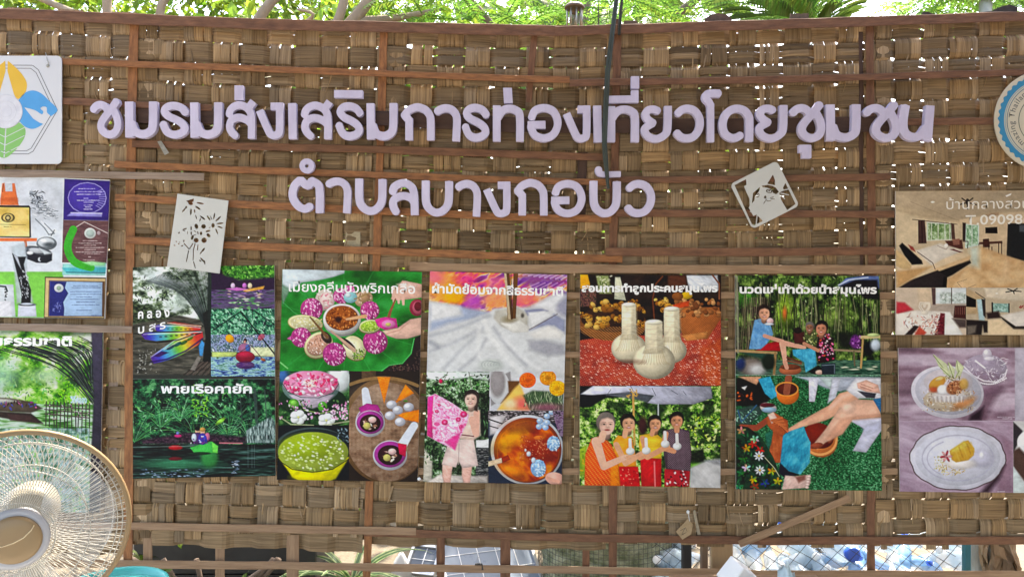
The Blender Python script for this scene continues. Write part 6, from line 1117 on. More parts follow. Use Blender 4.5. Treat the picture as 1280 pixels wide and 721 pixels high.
# cat stencil card
xs, ys, X, Y = grid(80, 20, 815, 760, 3.2)
cx, cy = 447, 390; U = (X - cx) * .893 - (Y - cy) * .451; W_ = (X - cx) * .451 + (Y - cy) * .893
rr_ = 46; F = np.hypot(np.maximum(np.abs(U) - (262 - rr_), 0), np.maximum(np.abs(W_) - (252 - rr_), 0)) - rr_
for pts in ([(145, 292), (262, 232), (266, 290), (244, 300), (300, 410), (306, 470), (290, 520), (335, 600), (368, 585), (430, 650), (345, 692), (318, 682)], [(655, 268), (757, 480), (672, 542), (612, 440), (600, 392), (592, 372), (640, 338), (628, 322)], [(530, 185), (550, 240), (552, 296), (470, 283)], [(412, 300), (500, 285), (560, 318), (590, 358), (562, 385), (530, 370), (520, 340), (480, 320), (430, 312)], [(330, 372), (402, 308), (392, 352), (352, 396), (344, 446), (318, 476)], [(450, 395), (466, 402), (462, 430), (436, 418)]):
    F = np.maximum(F, -poly_sdf(X, Y, pts))
for e in ((492, 352, 32, 20, .2), (376, 392, 20, 22, 0)): F = np.maximum(F, -np.maximum(ell_sdf(X, Y, *e), -ell_sdf(X, Y, e[0], e[1], e[2] * .62, e[3] * .62, e[4])))
for e in ((492, 350, 8, 8, 0), (376, 392, 6, 7, 0)): F = np.maximum(F, -ell_sdf(X, Y, *e))
for pts in ([(462, 432), (456, 446), (436, 478)], [(460, 440), (482, 452), (512, 448)], [(500, 420), (540, 408)], [(505, 432), (548, 430)]): F = np.maximum(F, -seg_sdf(X, Y, pts, 3.4))
for pts in ([(246, 302), (262, 345), (300, 425), (302, 490)], [(250, 300), (300, 300), (342, 316), (318, 360), (300, 425)], [(300, 500), (345, 590)], [(320, 490), (290, 520)], [(372, 590), (362, 690)], [(340, 530), (300, 560)], [(600, 352), (690, 330)], [(605, 372), (690, 390)], [(608, 395), (650, 430)], [(470, 283), (560, 300)]): F = np.minimum(F, seg_sdf(X, Y, pts, 4.6))
q = Z(900, 195, 8)
tag(plate(F, xs, ys, lambda a, b: q(a, b), -.0412, -.0432, 'cat_stencil', CARD, loc=at(956, 244, -.0412)), 'tilted grey stencil square with a cut-out cat face', 'stencil')

# white emblem sign at the left edge
SG = empty('emblem_sign', at(7, 137, -.036), 'white square sign with a petal emblem in a hexagon outline', 'sign')
xs, ys, X, Y = grid(-66, 66, 81, 209, 1.0)
F = np.hypot(np.maximum(np.abs(X - 7) - 64, 0), np.maximum(np.abs(Y - 137.5) - 61.5, 0)) - 6
idn = lambda a, b: (a, b)
plate(F, xs, ys, idn, -.036, -.0405, 'sign_board', mat('sign_white', (.58, .59, .62), .4, ((5, 5, 5), (.58, .59, .62), 'Object', .3)), SG)
q5 = Z(0, 65, 4.97)
def deco(polys, name, c, d0=-.0406, d1=-.0412, cut=(), st=.55):
    P = [q5(a) for a in polys]; al = [v for a in P for v in a]; xs, ys, X, Y = grid(min(v[0] for v in al) - 1, min(v[1] for v in al) - 1, max(v[0] for v in al) + 1, max(v[1] for v in al) + 1, st)
    F = np.full(X.shape, 1e9)
    for a in P: F = np.minimum(F, poly_sdf(X, Y, a))
    for s in cut: F = np.maximum(F, -(poly_sdf(X, Y, q5(s[1])) if s[0] == 'p' else seg_sdf(X, Y, q5(s[1]), s[2])))
    return plate(F, xs, ys, idn, d0, d1, name, mat('paint_' + name, lin(c), .45, ((20, 20, 20), tuple(v * .88 for v in lin(c)), 'Object', .3)), SG)
yl = smooth_path([(48, 55), (100, 100), (140, 145), (166, 195), (158, 250), (118, 292), (92, 275), (74, 220), (46, 120)], 4); ylm = [(80 - x, y) for x, y in yl]
deco([yl, ylm], 'yellow_petal', (222, 176, 30))
deco([smooth_path([(115, 300), (155, 255), (205, 240), (255, 258), (300, 300), (357, 360), (310, 405), (265, 450), (210, 478), (160, 468), (118, 428)], 4)], 'blue_petal', (60, 152, 214), cut=[('p', smooth_path([(150, 345), (215, 362), (258, 388), (268, 370), (250, 352), (266, 340), (290, 346), (292, 378), (316, 405), (270, 448), (205, 415)], 3))])
deco([[(-35 - x + 75, y) for x, y in smooth_path([(115, 300), (155, 255), (205, 240), (255, 258), (300, 300), (357, 360), (310, 405), (265, 450), (210, 478), (160, 468), (118, 428)], 4)]], 'red_petal', (206, 92, 70))
deco([smooth_path([(120, 440), (155, 475), (152, 530), (105, 600), (25, 660), (-50, 605), (-82, 530), (-80, 475), (-45, 440), (36, 470)], 4)], 'green_leaf', (122, 184, 92), cut=[('s', [(36, 470), (25, 655)], .8)] + [('s', [(32, y), (32 + s * 120, y - 60)], .5) for y in (530, 580, 630) for s in (-1, 1)])
hx = [(-120, 82), (202, 84), (238, 112), (357, 362), (205, 618), (175, 634), (-110, 634), (-140, 615), (-285, 362), (-160, 108)]
def outline(pts, w, name, c): 
    xs, ys, X, Y = grid(-60, 78, 76, 196, .55); P = q5(pts); F = np.full(X.shape, 1e9)
    for a, b in zip(P, P[1:] + P[:1]): F = np.minimum(F, seg_sdf(X, Y, [a, b], w))
    return plate(F, xs, ys, idn, -.0406, -.0409, name, mat('paint_' + name, lin(c), .5), SG)
outline(hx, .42, 'hexagon_outline', (96, 96, 100)); outline([(36 + (x - 36) * .93, 358 + (y - 358) * .93) for x, y in hx], .4, 'hexagon_outline', (60, 60, 62))
dm = MB(); c = at(7, 139.5, -.0413); dm.lathe([(0, 0), (21 * K, 0), (21 * K, .0012), (20.3 * K, .0018), (19 * K, .0012), (13.5 * K, .0012), (13 * K, .0019), (12.3 * K, .0012), (8 * K, .0012), (7.5 * K, .0018), (7 * K, .0012), (0, .0012)], 48, Matrix.Translation(c) @ Matrix.Rotation(math.pi / 2, 4, 'X')); dm.build('emblem_disc', mat('emblem_disc', (.64, .64, .68), .35, ((30, 30, 30), (.52, .52, .58), 'Object', .2)), SG)
hk = MB(); hk.tube([at(60, 82, -.0412), at(61, 79, -.046), at(59, 76, -.045), at(58, 70, -.038), at(57, 66, -.034)], .0016, 6); hk.lathe([(.004, 0), (.0075, .001), (.004, .002)], 14, Matrix.Translation(at(60, 82.5, -.0408)) @ Matrix.Rotation(math.pi / 2, 4, 'X')); hk.build('hook', mat('dull_metal', (.35, .34, .3), .4, metal=.8), SG, True)

# round sign at the right edge
RC = (1305.5, 150.5)
RS = empty('round_sign', at(*RC, -.036), 'round cream sign with a scalloped blue ring and curved lettering', 'sign')
xs, ys, X, Y = grid(1241, 86, 1370, 215, 1.0); rad = lambda X, Y: np.hypot(X - RC[0], Y - RC[1])
plate(rad(X, Y) - 62.4, xs, ys, idn, -.036, -.041, 'sign_board', mat('sign_cream', (.60, .55, .43), .45, ((6, 6, 6), (.52, .47, .36), 'Object', .3)), RS)
xs, ys, X, Y = grid(1243, 88, 1368, 213, .6); th = np.arctan2(Y - RC[1], X - RC[0]); r_ = rad(X, Y)
plate(np.maximum(r_ - (57.2 + 1.1 * np.sin(th * 40)), 50.5 - r_), xs, ys, idn, -.0411, -.0416, 'blue_ring', mat('ring_blue', lin((42, 128, 168)), .45), RS)
for rr_, w, nm, c in ((46.6, .45, 'thin_ring', (70, 110, 130)), (49, .4, 'thin_ring', (110, 160, 176)), (32, .5, 'thin_ring', (84, 96, 90))): plate(np.abs(r_ - rr_) - w, xs, ys, idn, -.0411, -.0414, nm, mat('paint_ring%d' % rr_, lin(c), .5), RS)
def curved(body, r0, size, a_T, pre):
    def make(s):
        cu = bpy.data.curves.new('t', 'FONT'); cu.body = s; cu.resolution_u = 3; cu.offset = .008; cu.space_character = 1.12; t = bpy.data.objects.new('t', cu); COL.objects.link(t)
        me = bpy.data.meshes.new_from_object(t.evaluated_get(bpy.context.evaluated_depsgraph_get())); bpy.data.objects.remove(t); bpy.data.curves.remove(cu); return me
    me = make(body); x0 = max(v.co.x for v in make(pre).vertices)
    for v in me.vertices:
        a = a_T + (v.co.x - x0) * size / r0; rr = r0 + v.co.y * size; p_ = at(RC[0] + rr * math.cos(a), RC[1] + rr * math.sin(a), -.0412); v.co = p_ - RS.location
    me.materials.clear(); me.materials.append(mat('grey_print', (.10, .11, .11), .5)); o = bpy.data.objects.new('curved_lettering', me); COL.objects.link(o); o.parent = RS; me.update()
curved('Amazing Thailand', 37.8, 10.2, math.pi - .03, 'Amazing ')

# ---------------------------------------------------------------- small things on the wall
rp = empty('hanging_rope', at(771, 0, -.075), 'dark green rope strap hanging down between the sign letters', 'rope')
m_ = MB(); pts = [at(775, -120, -.075), at(770.5, 0, -.075), at(765.5, 40, -.078), at(759.5, 90, -.08), at(757, 140, -.08), at(755.5, 180, -.079), at(757, 200, -.074), at(760.3, 236, -.068)]
vs = []; fs = []
for i, pnt in enumerate(pts):
    w = [.009, .009, .0098, .0108, .0108, .0105, .0105, .006][i]
    for k, (a, b) in enumerate(((-1, 0), (-.5, -.0035), (.4, -.0045), (1, 0), (.4, .003), (-.5, .003))): vs.append(pnt + Vector((a * w, b, 0)))
for i in range(len(pts) - 1): fs += [(i * 6 + k, i * 6 + (k + 1) % 6, i * 6 + 6 + (k + 1) % 6, i * 6 + 6 + k) for k in range(6)]
m_.add(vs, fs, [(0, 0)] * len(vs)); m_.build('strap', mat('rope_green', (.035, .048, .036), .7, ((60, 60, 9), (.014, .02, .016), 'Object', .25), bump=((90, 90, 30), 'Object', .5, .002)), rp)
m_ = MB(); m_.tube([at(780, -120, -.07), at(777.5, 0, -.066), at(775.5, 20, -.05), at(774, 44, -.04)], .0065, 7); m_.tube([at(775.6, 22, -.05), at(779, 14, -.05), at(783, 11, -.05)], .002, 5); m_.build('cord', mat('rope_dark', (.03, .034, .03), .8), rp, True)

wt = empty('paper_tag', at(855, 655, -.036), 'brown cardboard tag tied on a string below the herbal compress poster', 'tag')
m_ = MB(); P_ = [(845, 664), (860, 648), (866, 655), (864, 667), (853, 674)]
fr = [at(a, b, -.044) for a, b in P_]; n_ = len(P_); m_.add(fr + [v + Vector((0, .0015, 0)) for v in fr], [tuple(range(n_)), tuple(reversed(range(n_, 2 * n_)))] + [(i, (i + 1) % n_, (i + 1) % n_ + n_, i + n_) for i in range(n_)])
m_.build('card', mat('kraft_card', (.42, .30, .17), .8, ((40, 40, 40), (.30, .2, .1), 'Object', .2)), wt)
m_ = MB()
for a, b in (((850, 663), (857, 659)), ((853, 666), (856, 660)), ((857, 659), (859, 664)), ((852, 668), (858, 665))): m_.tube([at(*a, -.0446), at(*b, -.0446)], .0008, 4)
m_.build('ink_marks', mat('dark_ink', (.05, .04, .03), .6), wt)
m_ = MB(); m_.tube([at(862, 651, -.0445), at(861, 645, -.04), at(860, 637, -.02)], .001, 5); m_.lathe([(0, 0), (.006, .004), (.007, .012), (0, .018)], 8, Matrix.Translation(at(860, 642, -.022))); m_.build('string', mat('string_white', (.7, .7, .68), .8), wt)
def scrap(name, P_, Y, c, lab, cat, th=.002):
    fr = [at(a, b, Y) for a, b in P_]; n_ = len(P_); m_ = MB(); fr = [v + Vector((0, R.uniform(-.003, .003), 0)) for v in fr]
    m_.add(fr + [v + Vector((0, th, 0)) for v in fr], [tuple(range(n_)), tuple(reversed(range(n_, 2 * n_)))] + [(i, (i + 1) % n_, (i + 1) % n_ + n_, i + n_) for i in range(n_)])
    return tag(m_.build(name, mat('scrap_' + name + str(int(P_[0][0])), c, .8, ((50, 50, 50), tuple(v * .6 for v in c), 'Object', .2)), loc=at(*P_[0], Y)), lab, cat)
scrap('price_label', [(196.5, 177), (201, 176), (211, 191), (206, 194)], -.042, (.34, .33, .29), 'grey scrap of label dangling under the first letter row', 'label')
scrap('wood_scrap', [(432, 289), (450.5, 290), (450.5, 309), (431, 308)], -.013, (.40, .33, .21), 'square pale wood scrap wedged below the lower letter row', 'scrap', .005)
scrap('bamboo_sliver', [(866, 638), (869, 637), (875.5, 667), (872, 668)], -.018, (.42, .34, .23), 'loose bamboo sliver poking out beside the paper tag', 'sliver', .003)
def lump(P_, lab, c, name='wood_offcut', cat='offcut'):
    F_ = None; xs, ys, X, Y = grid(min(a for a, b in P_) - 1, min(b for a, b in P_) - 1, max(a for a, b in P_) + 1, max(b for a, b in P_) + 1, .8); return tag(plate(poly_sdf(X, Y, P_), xs, ys, idn, -.013, -.0175, name, mat('offcut%d' % int(P_[0][0]), c, .85, ((40, 40, 40), tuple(v * .5 for v in c), 'Object', .2)), loc=at(*P_[0], -.013)), lab, cat)
lump([(880, 30), (881, 24), (888, 18.5), (898, 16.5), (908, 18.5), (914.5, 23), (915, 30)], 'rounded wood piece showing above the top rail', (.13, .08, .055))
lump([(987, 26), (988, 17), (993, 18.5), (996, 16.5), (1001, 18), (1004, 17), (1011, 17), (1011, 26)], 'row of frayed bamboo ends sticking above the top rail', (.16, .11, .07), 'bamboo_stub', 'bamboo ends')
lump([(779, 34), (780, 26), (797, 26), (797, 34)], 'small square block on the top rail beside the rope', (.2, .13, .09), 'wood_block', 'block')
lump([(1152, 24), (1153, 15.5), (1160, 15), (1168, 18), (1170, 23)], 'dark crumpled lump on the top rail at the right', (.07, .05, .04), 'dried_leaf', 'leaf')
lump([(1220, 22), (1222, 16), (1240, 14), (1250, 9), (1262, 6), (1272, 9), (1272, 20)], 'dark tattered palm husk lying on the right end of the top rail', (.06, .045, .035), 'palm_husk', 'husk')
# screws on the battens
bc = empty('binder_clip', at(598, 708, -.030), 'small black binder clip gripping the lowest batten', 'clip')
m_ = MB(); a, b, c_, d = [at(x, y, -.0335) for x, y in ((592.5, 712), (604.5, 712), (603, 704), (594, 704))]
vs = [a, b, c_, d] + [v + Vector((0, .012, 0)) for v in (a, b)] + [v + Vector((0, .006, .0)) for v in (c_, d)]; m_.add(vs, [(0, 1, 2, 3), (5, 4, 7, 6), (1, 5, 6, 2), (4, 0, 3, 7), (3, 2, 6, 7)]); m_.build('clip_body', mat('black_paint', (.012, .012, .013), .35), bc)
for s in (-1, 1):
    m_ = MB(); yy = -.0345 if s < 0 else -.022; m_.tube([at(596, 705, yy), at(596.5, 699, yy), at(597.5, 696, yy), at(599.5, 696, yy), at(600.5, 699, yy), at(601, 705, yy)], .0009, 6); m_.build('wire_arm', mat('wire_steel', (.4, .4, .42), .3, metal=1), bc, True)

# ================================================================ FAN, BASIN AND TABLE IN FRONT
FY = -1.43
fc = at(26, 659, FY)
fan = empty('pedestal_fan', (fc.x, fc.y, 0), 'beige pedestal fan with a white wire guard in front of the wall', 'fan')
turn = math.radians(25); fw = Vector((math.sin(turn), -math.cos(turn), -.05)).normalized()
M = Matrix.Translation(fc) @ fw.to_track_quat('Z', 'Y').to_matrix().to_4x4()
BEI = mat('fan_beige', (.27, .185, .092), .45, ((9, 9, 9), (.24, .16, .08), 'Object', .3)); WIRE = mat('fan_wire', (.43, .41, .36), .4); IVO = mat('fan_ivory', (.26, .235, .18), .4)
RG = .2147
def ringpts(r, z, n=72): return [M @ Vector((r * math.cos(2 * math.pi * k / n), r * math.sin(2 * math.pi * k / n), z)) for k in range(n + 1)]
m_ = MB(); m_.tube(ringpts(RG, 0), .0066, 8, False); m_.build('rim', BEI, fan, True)
zf = lambda r: .072 * (1 - (r / RG) ** 2.6); zb = lambda r: -.085 * (1 - (r / RG) ** 4)
m_ = MB()
for k in range(132):
    a = 2 * math.pi * k / 132; pp = []
    for i in range(9):
        r = .058 + (RG - .004 - .058) * i / 8; b = a + .16 * (1 - r / RG) ** 1.2; pp.append(M @ Vector((r * math.cos(b), r * math.sin(b), zf(r))))
    m_.tube(pp, .00075, 4, False)
for r in (.075, .14, .192, .202): m_.tube(ringpts(r, zf(r) - .0012), .0013, 5, False)
m_.build('front_guard', WIRE, fan, True)
m_ = MB()
for k in range(80):
    a = 2 * math.pi * k / 80; pp = []
    for i in range(9):
        r = .05 + (RG - .004 - .05) * i / 8; b = a - .5 * (1 - r / RG); pp.append(M @ Vector((r * math.cos(b), r * math.sin(b), zb(r))))
    m_.tube(pp, .00095, 4, False)
for r in (.12, .18): m_.tube(ringpts(r, zb(r) - .001), .0014, 5, False)
m_.build('rear_guard', WIRE, fan, True)
m_ = MB(); m_.lathe([(.0, .07), (.049, .07), (.0515, .074), (.052, .079), (.050, .083), (.046, .0855), (.03, .088), (0, .089)], 48, M); cap_ = m_.build('hub_cap', BEI, fan, True)
m_ = MB(); m_.lathe([(.052, .066), (.060, .066), (.066, .069), (.066, .074), (.058, .078), (.0525, .077)], 48, M); m_.build('hub_ring', mat('fan_grey', (.36, .37, .40), .35), fan, True)
m_ = MB(); m_.tube([M @ Vector((x, y, .0885 - .055 * (x * x + y * y) / .0025 * .05)) for x, y in ((-.045, -.006), (-.02, -.008), (0, -.003), (.018, .006), (.032, .02), (.037, .03))], .0013, 5); m_.build('cap_ridge', mat('fan_light', (.62, .50, .32), .35), cap_, True)  # raised ridge, its highlight put into the lighter colour
BLD = mat('fan_blade', (.62, .68, .74), .25, alpha=.3)
for k in range(3):
    m_ = MB(); a0 = k * 2.0944 + .35; vs = []; fs = []; nr, na = 8, 9
    for i in range(nr):
        r = .045 + .145 * i / (nr - 1); wd_ = .75 + .55 * math.sin(math.pi * (i / (nr - 1)) ** .8 * .62)
        for j in range(na):
            t = j / (na - 1) - .5; a = a0 + t * wd_ * (1.25 if i else .9) - .18 * i / (nr - 1); rr = r if i < nr - 1 else r - .03 * (2 * t) ** 2
            vs.append(M @ Vector((rr * math.cos(a), rr * math.sin(a), .008 - t * .05)))
    off = fw * -.0018
    fs = [(i * na + j, i * na + j + 1, (i + 1) * na + j + 1, (i + 1) * na + j) for i in range(nr - 1) for j in range(na - 1)]
    m_.add(vs, fs); m_.build('blade', BLD, fan, True)
m_ = MB(); m_.lathe([(0, .03), (.03, .028), (.04, .015), (.04, -.02), (0, -.02)], 28, M); m_.build('blade_hub', mat('fan_grey', (.36, .37, .40), .35), fan, True)
m_ = MB(); m_.lathe([(.0, -.21), (.035, -.205), (.055, -.18), (.062, -.14), (.06, -.1), (.05, -.087), (0, -.087)], 28, M); m_.build('motor_housing', IVO, fan, True)
mc = M @ Vector((0, 0, -.14)); m_ = MB(); m_.lathe([(.019, 0), (.019, mc.z - .22), (.026, mc.z - .2), (.03, mc.z - .12), (.03, mc.z - .05), (.02, mc.z - .02)], 20, Matrix.Translation((mc.x, mc.y, .02))); m_.build('pole', IVO, fan, True)
m_ = MB(); m_.lathe([(0, 0), (.2, 0), (.205, .01), (.19, .03), (.06, .045), (.03, .06), (.0195, .07)], 40, Matrix.Translation((mc.x, mc.y, -.012))); m_.build('base', BEI, fan, True)

WTB = mat('table_wood', (.30, .19, .11), .6, ((3, 30, 30), (.19, .11, .06), 'Object', .25))
def stool(x, y, w, lab):
    t = empty('stool', (x, y, 0), lab, 'stool'); m = MB(); m.box(x, y, .624, w, .34, .03, bev=.005); m.build('seat', WTB, t)
    for a in (-1, 1):
        for b in (-1, 1): m = MB(); m.box(x + a * (w / 2 - .04), y + b * .13, .309, .04, .04, .6, bev=.004); m.build('leg', WTB, t)
stool(at(139, 716, -1.0).x, -1.0, .4, 'small wooden stool under the turquoise basin'); stool(at(952, 703, -.78).x, -.76, .5, 'small wooden stool under the white carton and tissue')
BY = -1.0; bx = at(139, 716, BY); zt = .639
ba = empty('basin', (bx.x, BY, zt), 'turquoise plastic basin with a rolled rim beside the fan', 'basin')
m_ = MB(); h = at(143, 730, BY).z - zt; r0 = 66 * K * (D + BY) / D
m_.lathe([(0, .002), (r0 * .68, .002), (r0 * .72, .01), (r0 * .9, h * .8), (r0 * .93, h - .008), (r0 * .97, h - .002), (r0 * 1.0, h - .004), (r0 * 1.01, h - .012), (r0 * .98, h - .012), (r0 * .955, h - .006), (r0 * .91, h * .8), (r0 * .71, .006), (0, .006)], 56, Matrix.Translation((bx.x, BY, zt)))
m_.build('bowl', mat('turquoise_plastic', (.05, .42, .40), .28, ((6, 6, 6), (.045, .37, .36), 'Object', .3)), ba, True)
m_ = MB(); m_.lathe([(r0 * .902, h * .78), (r0 * .915, h * .8), (r0 * .905, h * .815)], 56, Matrix.Translation((bx.x, BY, zt + .0012))); m_.build('inner_ridge', mat('turquoise_light', (.10, .50, .48), .3), ba, True)
TY = -.78; tx = at(922.5, 703, TY)
wb = empty('paper_carton', (tx.x, TY, zt), 'white paper carton corner poking up at the bottom edge', 'carton')
hh = tx.z - zt; m_ = MB(); rot = Matrix.Rotation(math.radians(38), 3, 'Y') @ Matrix.Rotation(math.radians(24), 3, 'Z'); s_ = .078
m_.box(tx.x + .006, TY + .03, zt + hh - s_ * .69, s_, .07, s_, rot, .003); m_.build('box', mat('white_card', (.68, .70, .71), .7, ((20, 20, 20), (.62, .64, .66), 'Object', .3)), wb)
m_ = MB(); m_.box(tx.x + .005, TY + .03, zt + .012, .09, .08, .024, None, .003); m_.build('tray', mat('white_card2', (.55, .58, .60), .7), wb)
cx_ = at(987, 703, TY); m_ = MB(); n = 15; vs = []
for i in range(n):
    for j in range(n):
        u, v = i / (n - 1) - .5, j / (n - 1) - .5; rr = math.hypot(u, v) * 2
        z = max(0, (1 - rr ** 1.3)) * (cx_.z - zt) * (.86 + .14 * math.sin(u * 31 + v * 9)) + .006
        vs.append((cx_.x + u * .085 * (1 + .25 * math.sin(v * 16)), TY + .02 + v * .1 + .012 * math.sin(u * 24), zt + z + .008 * math.sin(u * 40) * math.cos(v * 33) * (1 - rr * .5)))
m_.add(vs, [(i * n + j, i * n + j + 1, (i + 1) * n + j + 1, (i + 1) * n + j) for i in range(n - 1) for j in range(n - 1)])
tag(m_.build('tissue', mat('pale_tissue', (.50, .66, .70), .85, ((40, 40, 40), (.6, .72, .75), 'Object', .3), trans=.2), smooth=True, loc=(cx_.x, TY, zt)), 'crumpled pale blue tissue standing right of the white carton', 'tissue')

# ================================================================ BEHIND THE WALL
LEAF = lambda nm, c, c2: mat(nm, c, .45, ((7, 7, 7), c2, 'Object', .3), attr='Col', trans=.5)
def leafv():
    b = R.uniform(.6, 1.25); y = R.uniform(-.12, .2); return (b * (1 + y), b, b * (1 - abs(y)))
def leaf(mb, p, d, up, l, w, col, fold=.25):
    d = d.normalized(); s = d.cross(up); s = s.normalized() if s.length > 1e-4 else d.orthogonal().normalized(); n = s.cross(d)
    a = p + d * l * .38 + s * w + n * fold * w; b = p + d * l * .38 - s * w + n * fold * w; t = p + d * l - n * l * .12; c = p + d * l * .42
    a2 = p + d * l * .72 + s * w * .62 + n * fold * w * .5; b2 = p + d * l * .72 - s * w * .62 + n * fold * w * .5
    mb.add([p, a, a2, t, b2, b, c], [(0, 6, 1), (1, 6, 2), (2, 6, 3), (3, 6, 4), (4, 6, 5), (5, 6, 0)], [(0, 0)] * 7, col)
def rv(s=1): return Vector((R.gauss(0, s), R.gauss(0, s), R.gauss(0, s)))
def frond(mb, base, d, l, n, ll, lw, droop=.5, pitch=1.0):
    d = d.normalized(); p = Vector(base); st = l / n; up = Vector((0, 0, 1)); pts = [p.copy()]; col0 = leafv()
    for i in range(n):
        d = (d + Vector((0, 0, -droop / n))).normalized(); p = p + d * st; pts.append(p.copy()); t = i / n
        s = d.cross(up); s = s.normalized() if s.length > 1e-3 else Vector((1, 0, 0)); k = math.sin(math.pi * min(1, .18 + t * .82)) ** .6
        for sg in (-1, 1):
            c = tuple(v * R.uniform(.85, 1.15) for v in col0); leaf(mb, p, s * sg + d * pitch * .55 + Vector((0, 0, R.uniform(-.15, .1))), s.cross(d), ll * k * R.uniform(.85, 1.1), lw * k, c)
    mb.tube(pts, [max(.0012, .004 * (1 - i / (n + 1))) for i in range(n + 1)], 4, False, (.7, .8, .5))
BARK = lambda nm, c, c2: mat(nm, c, .85, ((9, 9, 2.5), c2, 'Object', .2), bump=((30, 30, 8), 'Object', .8, .01))
def tree(name, base, limbs, r0, label, mbark, crown_fn, mleaf, cat='tree', group=None):
    t = empty(name, base, label, cat, group); m = MB()
    for pts, ra, rb in limbs:
        P_ = [Vector(p) for p in smooth_path3(pts)]; m.tube(P_, [ra + (rb - ra) * i / (len(P_) - 1) for i in range(len(P_))], 10)
    m.build('trunk', mbark, t, True); c = MB(); crown_fn(c); c.build('crown', mleaf, t); return t
def smooth_path3(pts, k=5):
    out = []; P_ = [Vector(pts[0])] + [Vector(p) for p in pts] + [Vector(pts[-1])]
    for i in range(1, len(P_) - 2):
        p0, p1, p2, p3 = P_[i - 1:i + 3]
        for j in range(k):
            t = j / k; out.append(.5 * ((2 * p1) + (p2 - p0) * t + (2 * p0 - 5 * p1 + 4 * p2 - p3) * t * t + (3 * p1 - p0 - 3 * p2 + p3) * t ** 3))
    out.append(P_[-1]); return out
def scatter(mb, boxes, n, size, holes=.0, clump=7):
    """leaves in loose sprays inside pixel boxes (x0,y0,x1,y1,Y0,Y1,weight)"""
    tot = sum(b[6] for b in boxes)
    for b in boxes:
        for _ in range(int(n * b[6] / tot / clump)):
            Y = R.uniform(b[4], b[5]); c = at(R.uniform(b[0], b[2]), R.uniform(b[1], b[3]), Y); d = Vector((R.gauss(0, 1), R.gauss(0, 1), R.uniform(-.8, .3))).normalized(); col = leafv(); k = clump + R.randint(-2, 3); sz = R.uniform(*size)
            q = c.copy(); pts = [c.copy()]
            for i in range(k):
                q = q + (d + rv(.25)) * sz * .45; pts.append(q.copy()); leaf(mb, q, d + rv(.7) + Vector((0, 0, -.35)), Vector((0, 0, 1)) + rv(.5), sz * R.uniform(.7, 1.15), sz * .24, tuple(v * R.uniform(.85, 1.15) for v in col))
            mb.tube(pts, .0018, 3, False, (.35, .28, .2))
G1 = LEAF('leaf_bright', (.23, .35, .04), (.14, .26, .03)); G2 = LEAF('leaf_fern', (.20, .36, .05), (.12, .27, .05)); G3 = LEAF('leaf_palm', (.15, .26, .05), (.10, .18, .04)); G4 = LEAF('leaf_shrub', (.13, .22, .03), (.06, .12, .02))
# left tree with pale limbs
def cr1(m): scatter(m, [(-80, -70, 120, 14, 1.4, 2.6, 3), (60, -70, 320, 20, 1.5, 3, 3), (180, -70, 520, 24, 1.6, 2.8, 3), (330, -60, 400, 26, 1.3, 2.2, .6), (440, -60, 560, 24, 1.5, 2.4, 1.3)], 3300, (.07, .12))
a_ = lambda x, y, Y: tuple(at(x, y, Y))
b_ = lambda x, y, Y: a_(x, y, Y - .75)
tree('spreading_tree', (at(300, 700, 1.35).x, 1.35, -.02), [([(at(300, 700, 1.35).x, 1.35, -.05), b_(290, 400, 2.1), b_(300, 150, 2.1)], .07, .05), ([b_(300, 160, 2.1), b_(380, 80, 2.0), b_(425, 20, 1.9), b_(434, -60, 1.9)], .034, .022), ([b_(300, 160, 2.1), b_(200, 70, 2.0), b_(134, 14, 1.9), b_(160, -60, 1.9)], .034, .022), ([b_(310, 130, 2.1), b_(318, 40, 2.0), b_(352, -10, 2), b_(420, -60, 2)], .04, .02), ([b_(395, 70, 1.95), b_(445, 22, 2), b_(475, -20, 2)], .04, .03), ([b_(440, 28, 2), b_(500, 22, 2.1), b_(550, 12, 2.2)], .03, .012), ([b_(230, 90, 2.05), b_(200, 17, 2), b_(225, -20, 2)], .03, .02), ([b_(180, 60, 2), b_(100, 20, 2.1), b_(30, -10, 2.2)], .03, .015), ([b_(330, 60, 2), b_(390, 22, 1.8), b_(372, 12, 1.8)], .015, .006)], .1,
     'tree with pale spreading limbs and broad bright leaves behind the left wall', BARK('bark_pale', (.30, .22, .15), (.16, .12, .08)), cr1, G1)
# feathery tree in the middle
def cr2(m):
    for i in range(300):
        Y = R.uniform(1.0, 3.2); c = at(R.uniform(500, 985), R.uniform(-70, 45), Y); an = R.uniform(0, 6.28)
        frond(m, c, Vector((math.cos(an), .5 * math.sin(an), R.uniform(-.25, .3))), R.uniform(.35, .6), 20, R.uniform(.05, .075), .0085, .6)
tree('feathery_tree', (at(700, 700, 2.6).x, 2.6, -.02), [([(at(700, 700, 2.6).x, 2.6, -.05), a_(690, 350, 2.6), a_(720, 60, 2.5), a_(740, -80, 2.5)], .11, .06), ([a_(705, 150, 2.55), a_(620, 40, 2.3), a_(560, -30, 2.1)], .05, .02), ([a_(710, 120, 2.55), a_(830, 30, 2.3), a_(910, -30, 2.2)], .05, .02)], .1,
     'feathery bright green tree with fern-like leaves above the middle of the wall', BARK('bark_brown', (.20, .14, .10), (.11, .08, .06)), cr2, G2)
def cr3(m):
    for (x0, y0, x1, y1, Y) in ((1010, 60, 965, -10, 1.5), (1010, 60, 1035, -6, 1.6), (1000, 60, 995, -25, 1.7), (1012, 60, 1062, 8, 1.6), (1005, 60, 940, 12, 1.5), (1010, 60, 1015, -30, 1.9), (1000, 60, 925, 4, 1.8)):
        b = at(x0, y0, Y); e = at(x1, y1, Y - .2); frond(m, b, (e - b) + Vector((0, 0, .12)), (e - b).length * 1.5, 34, .26, .011, .5, 1.6)
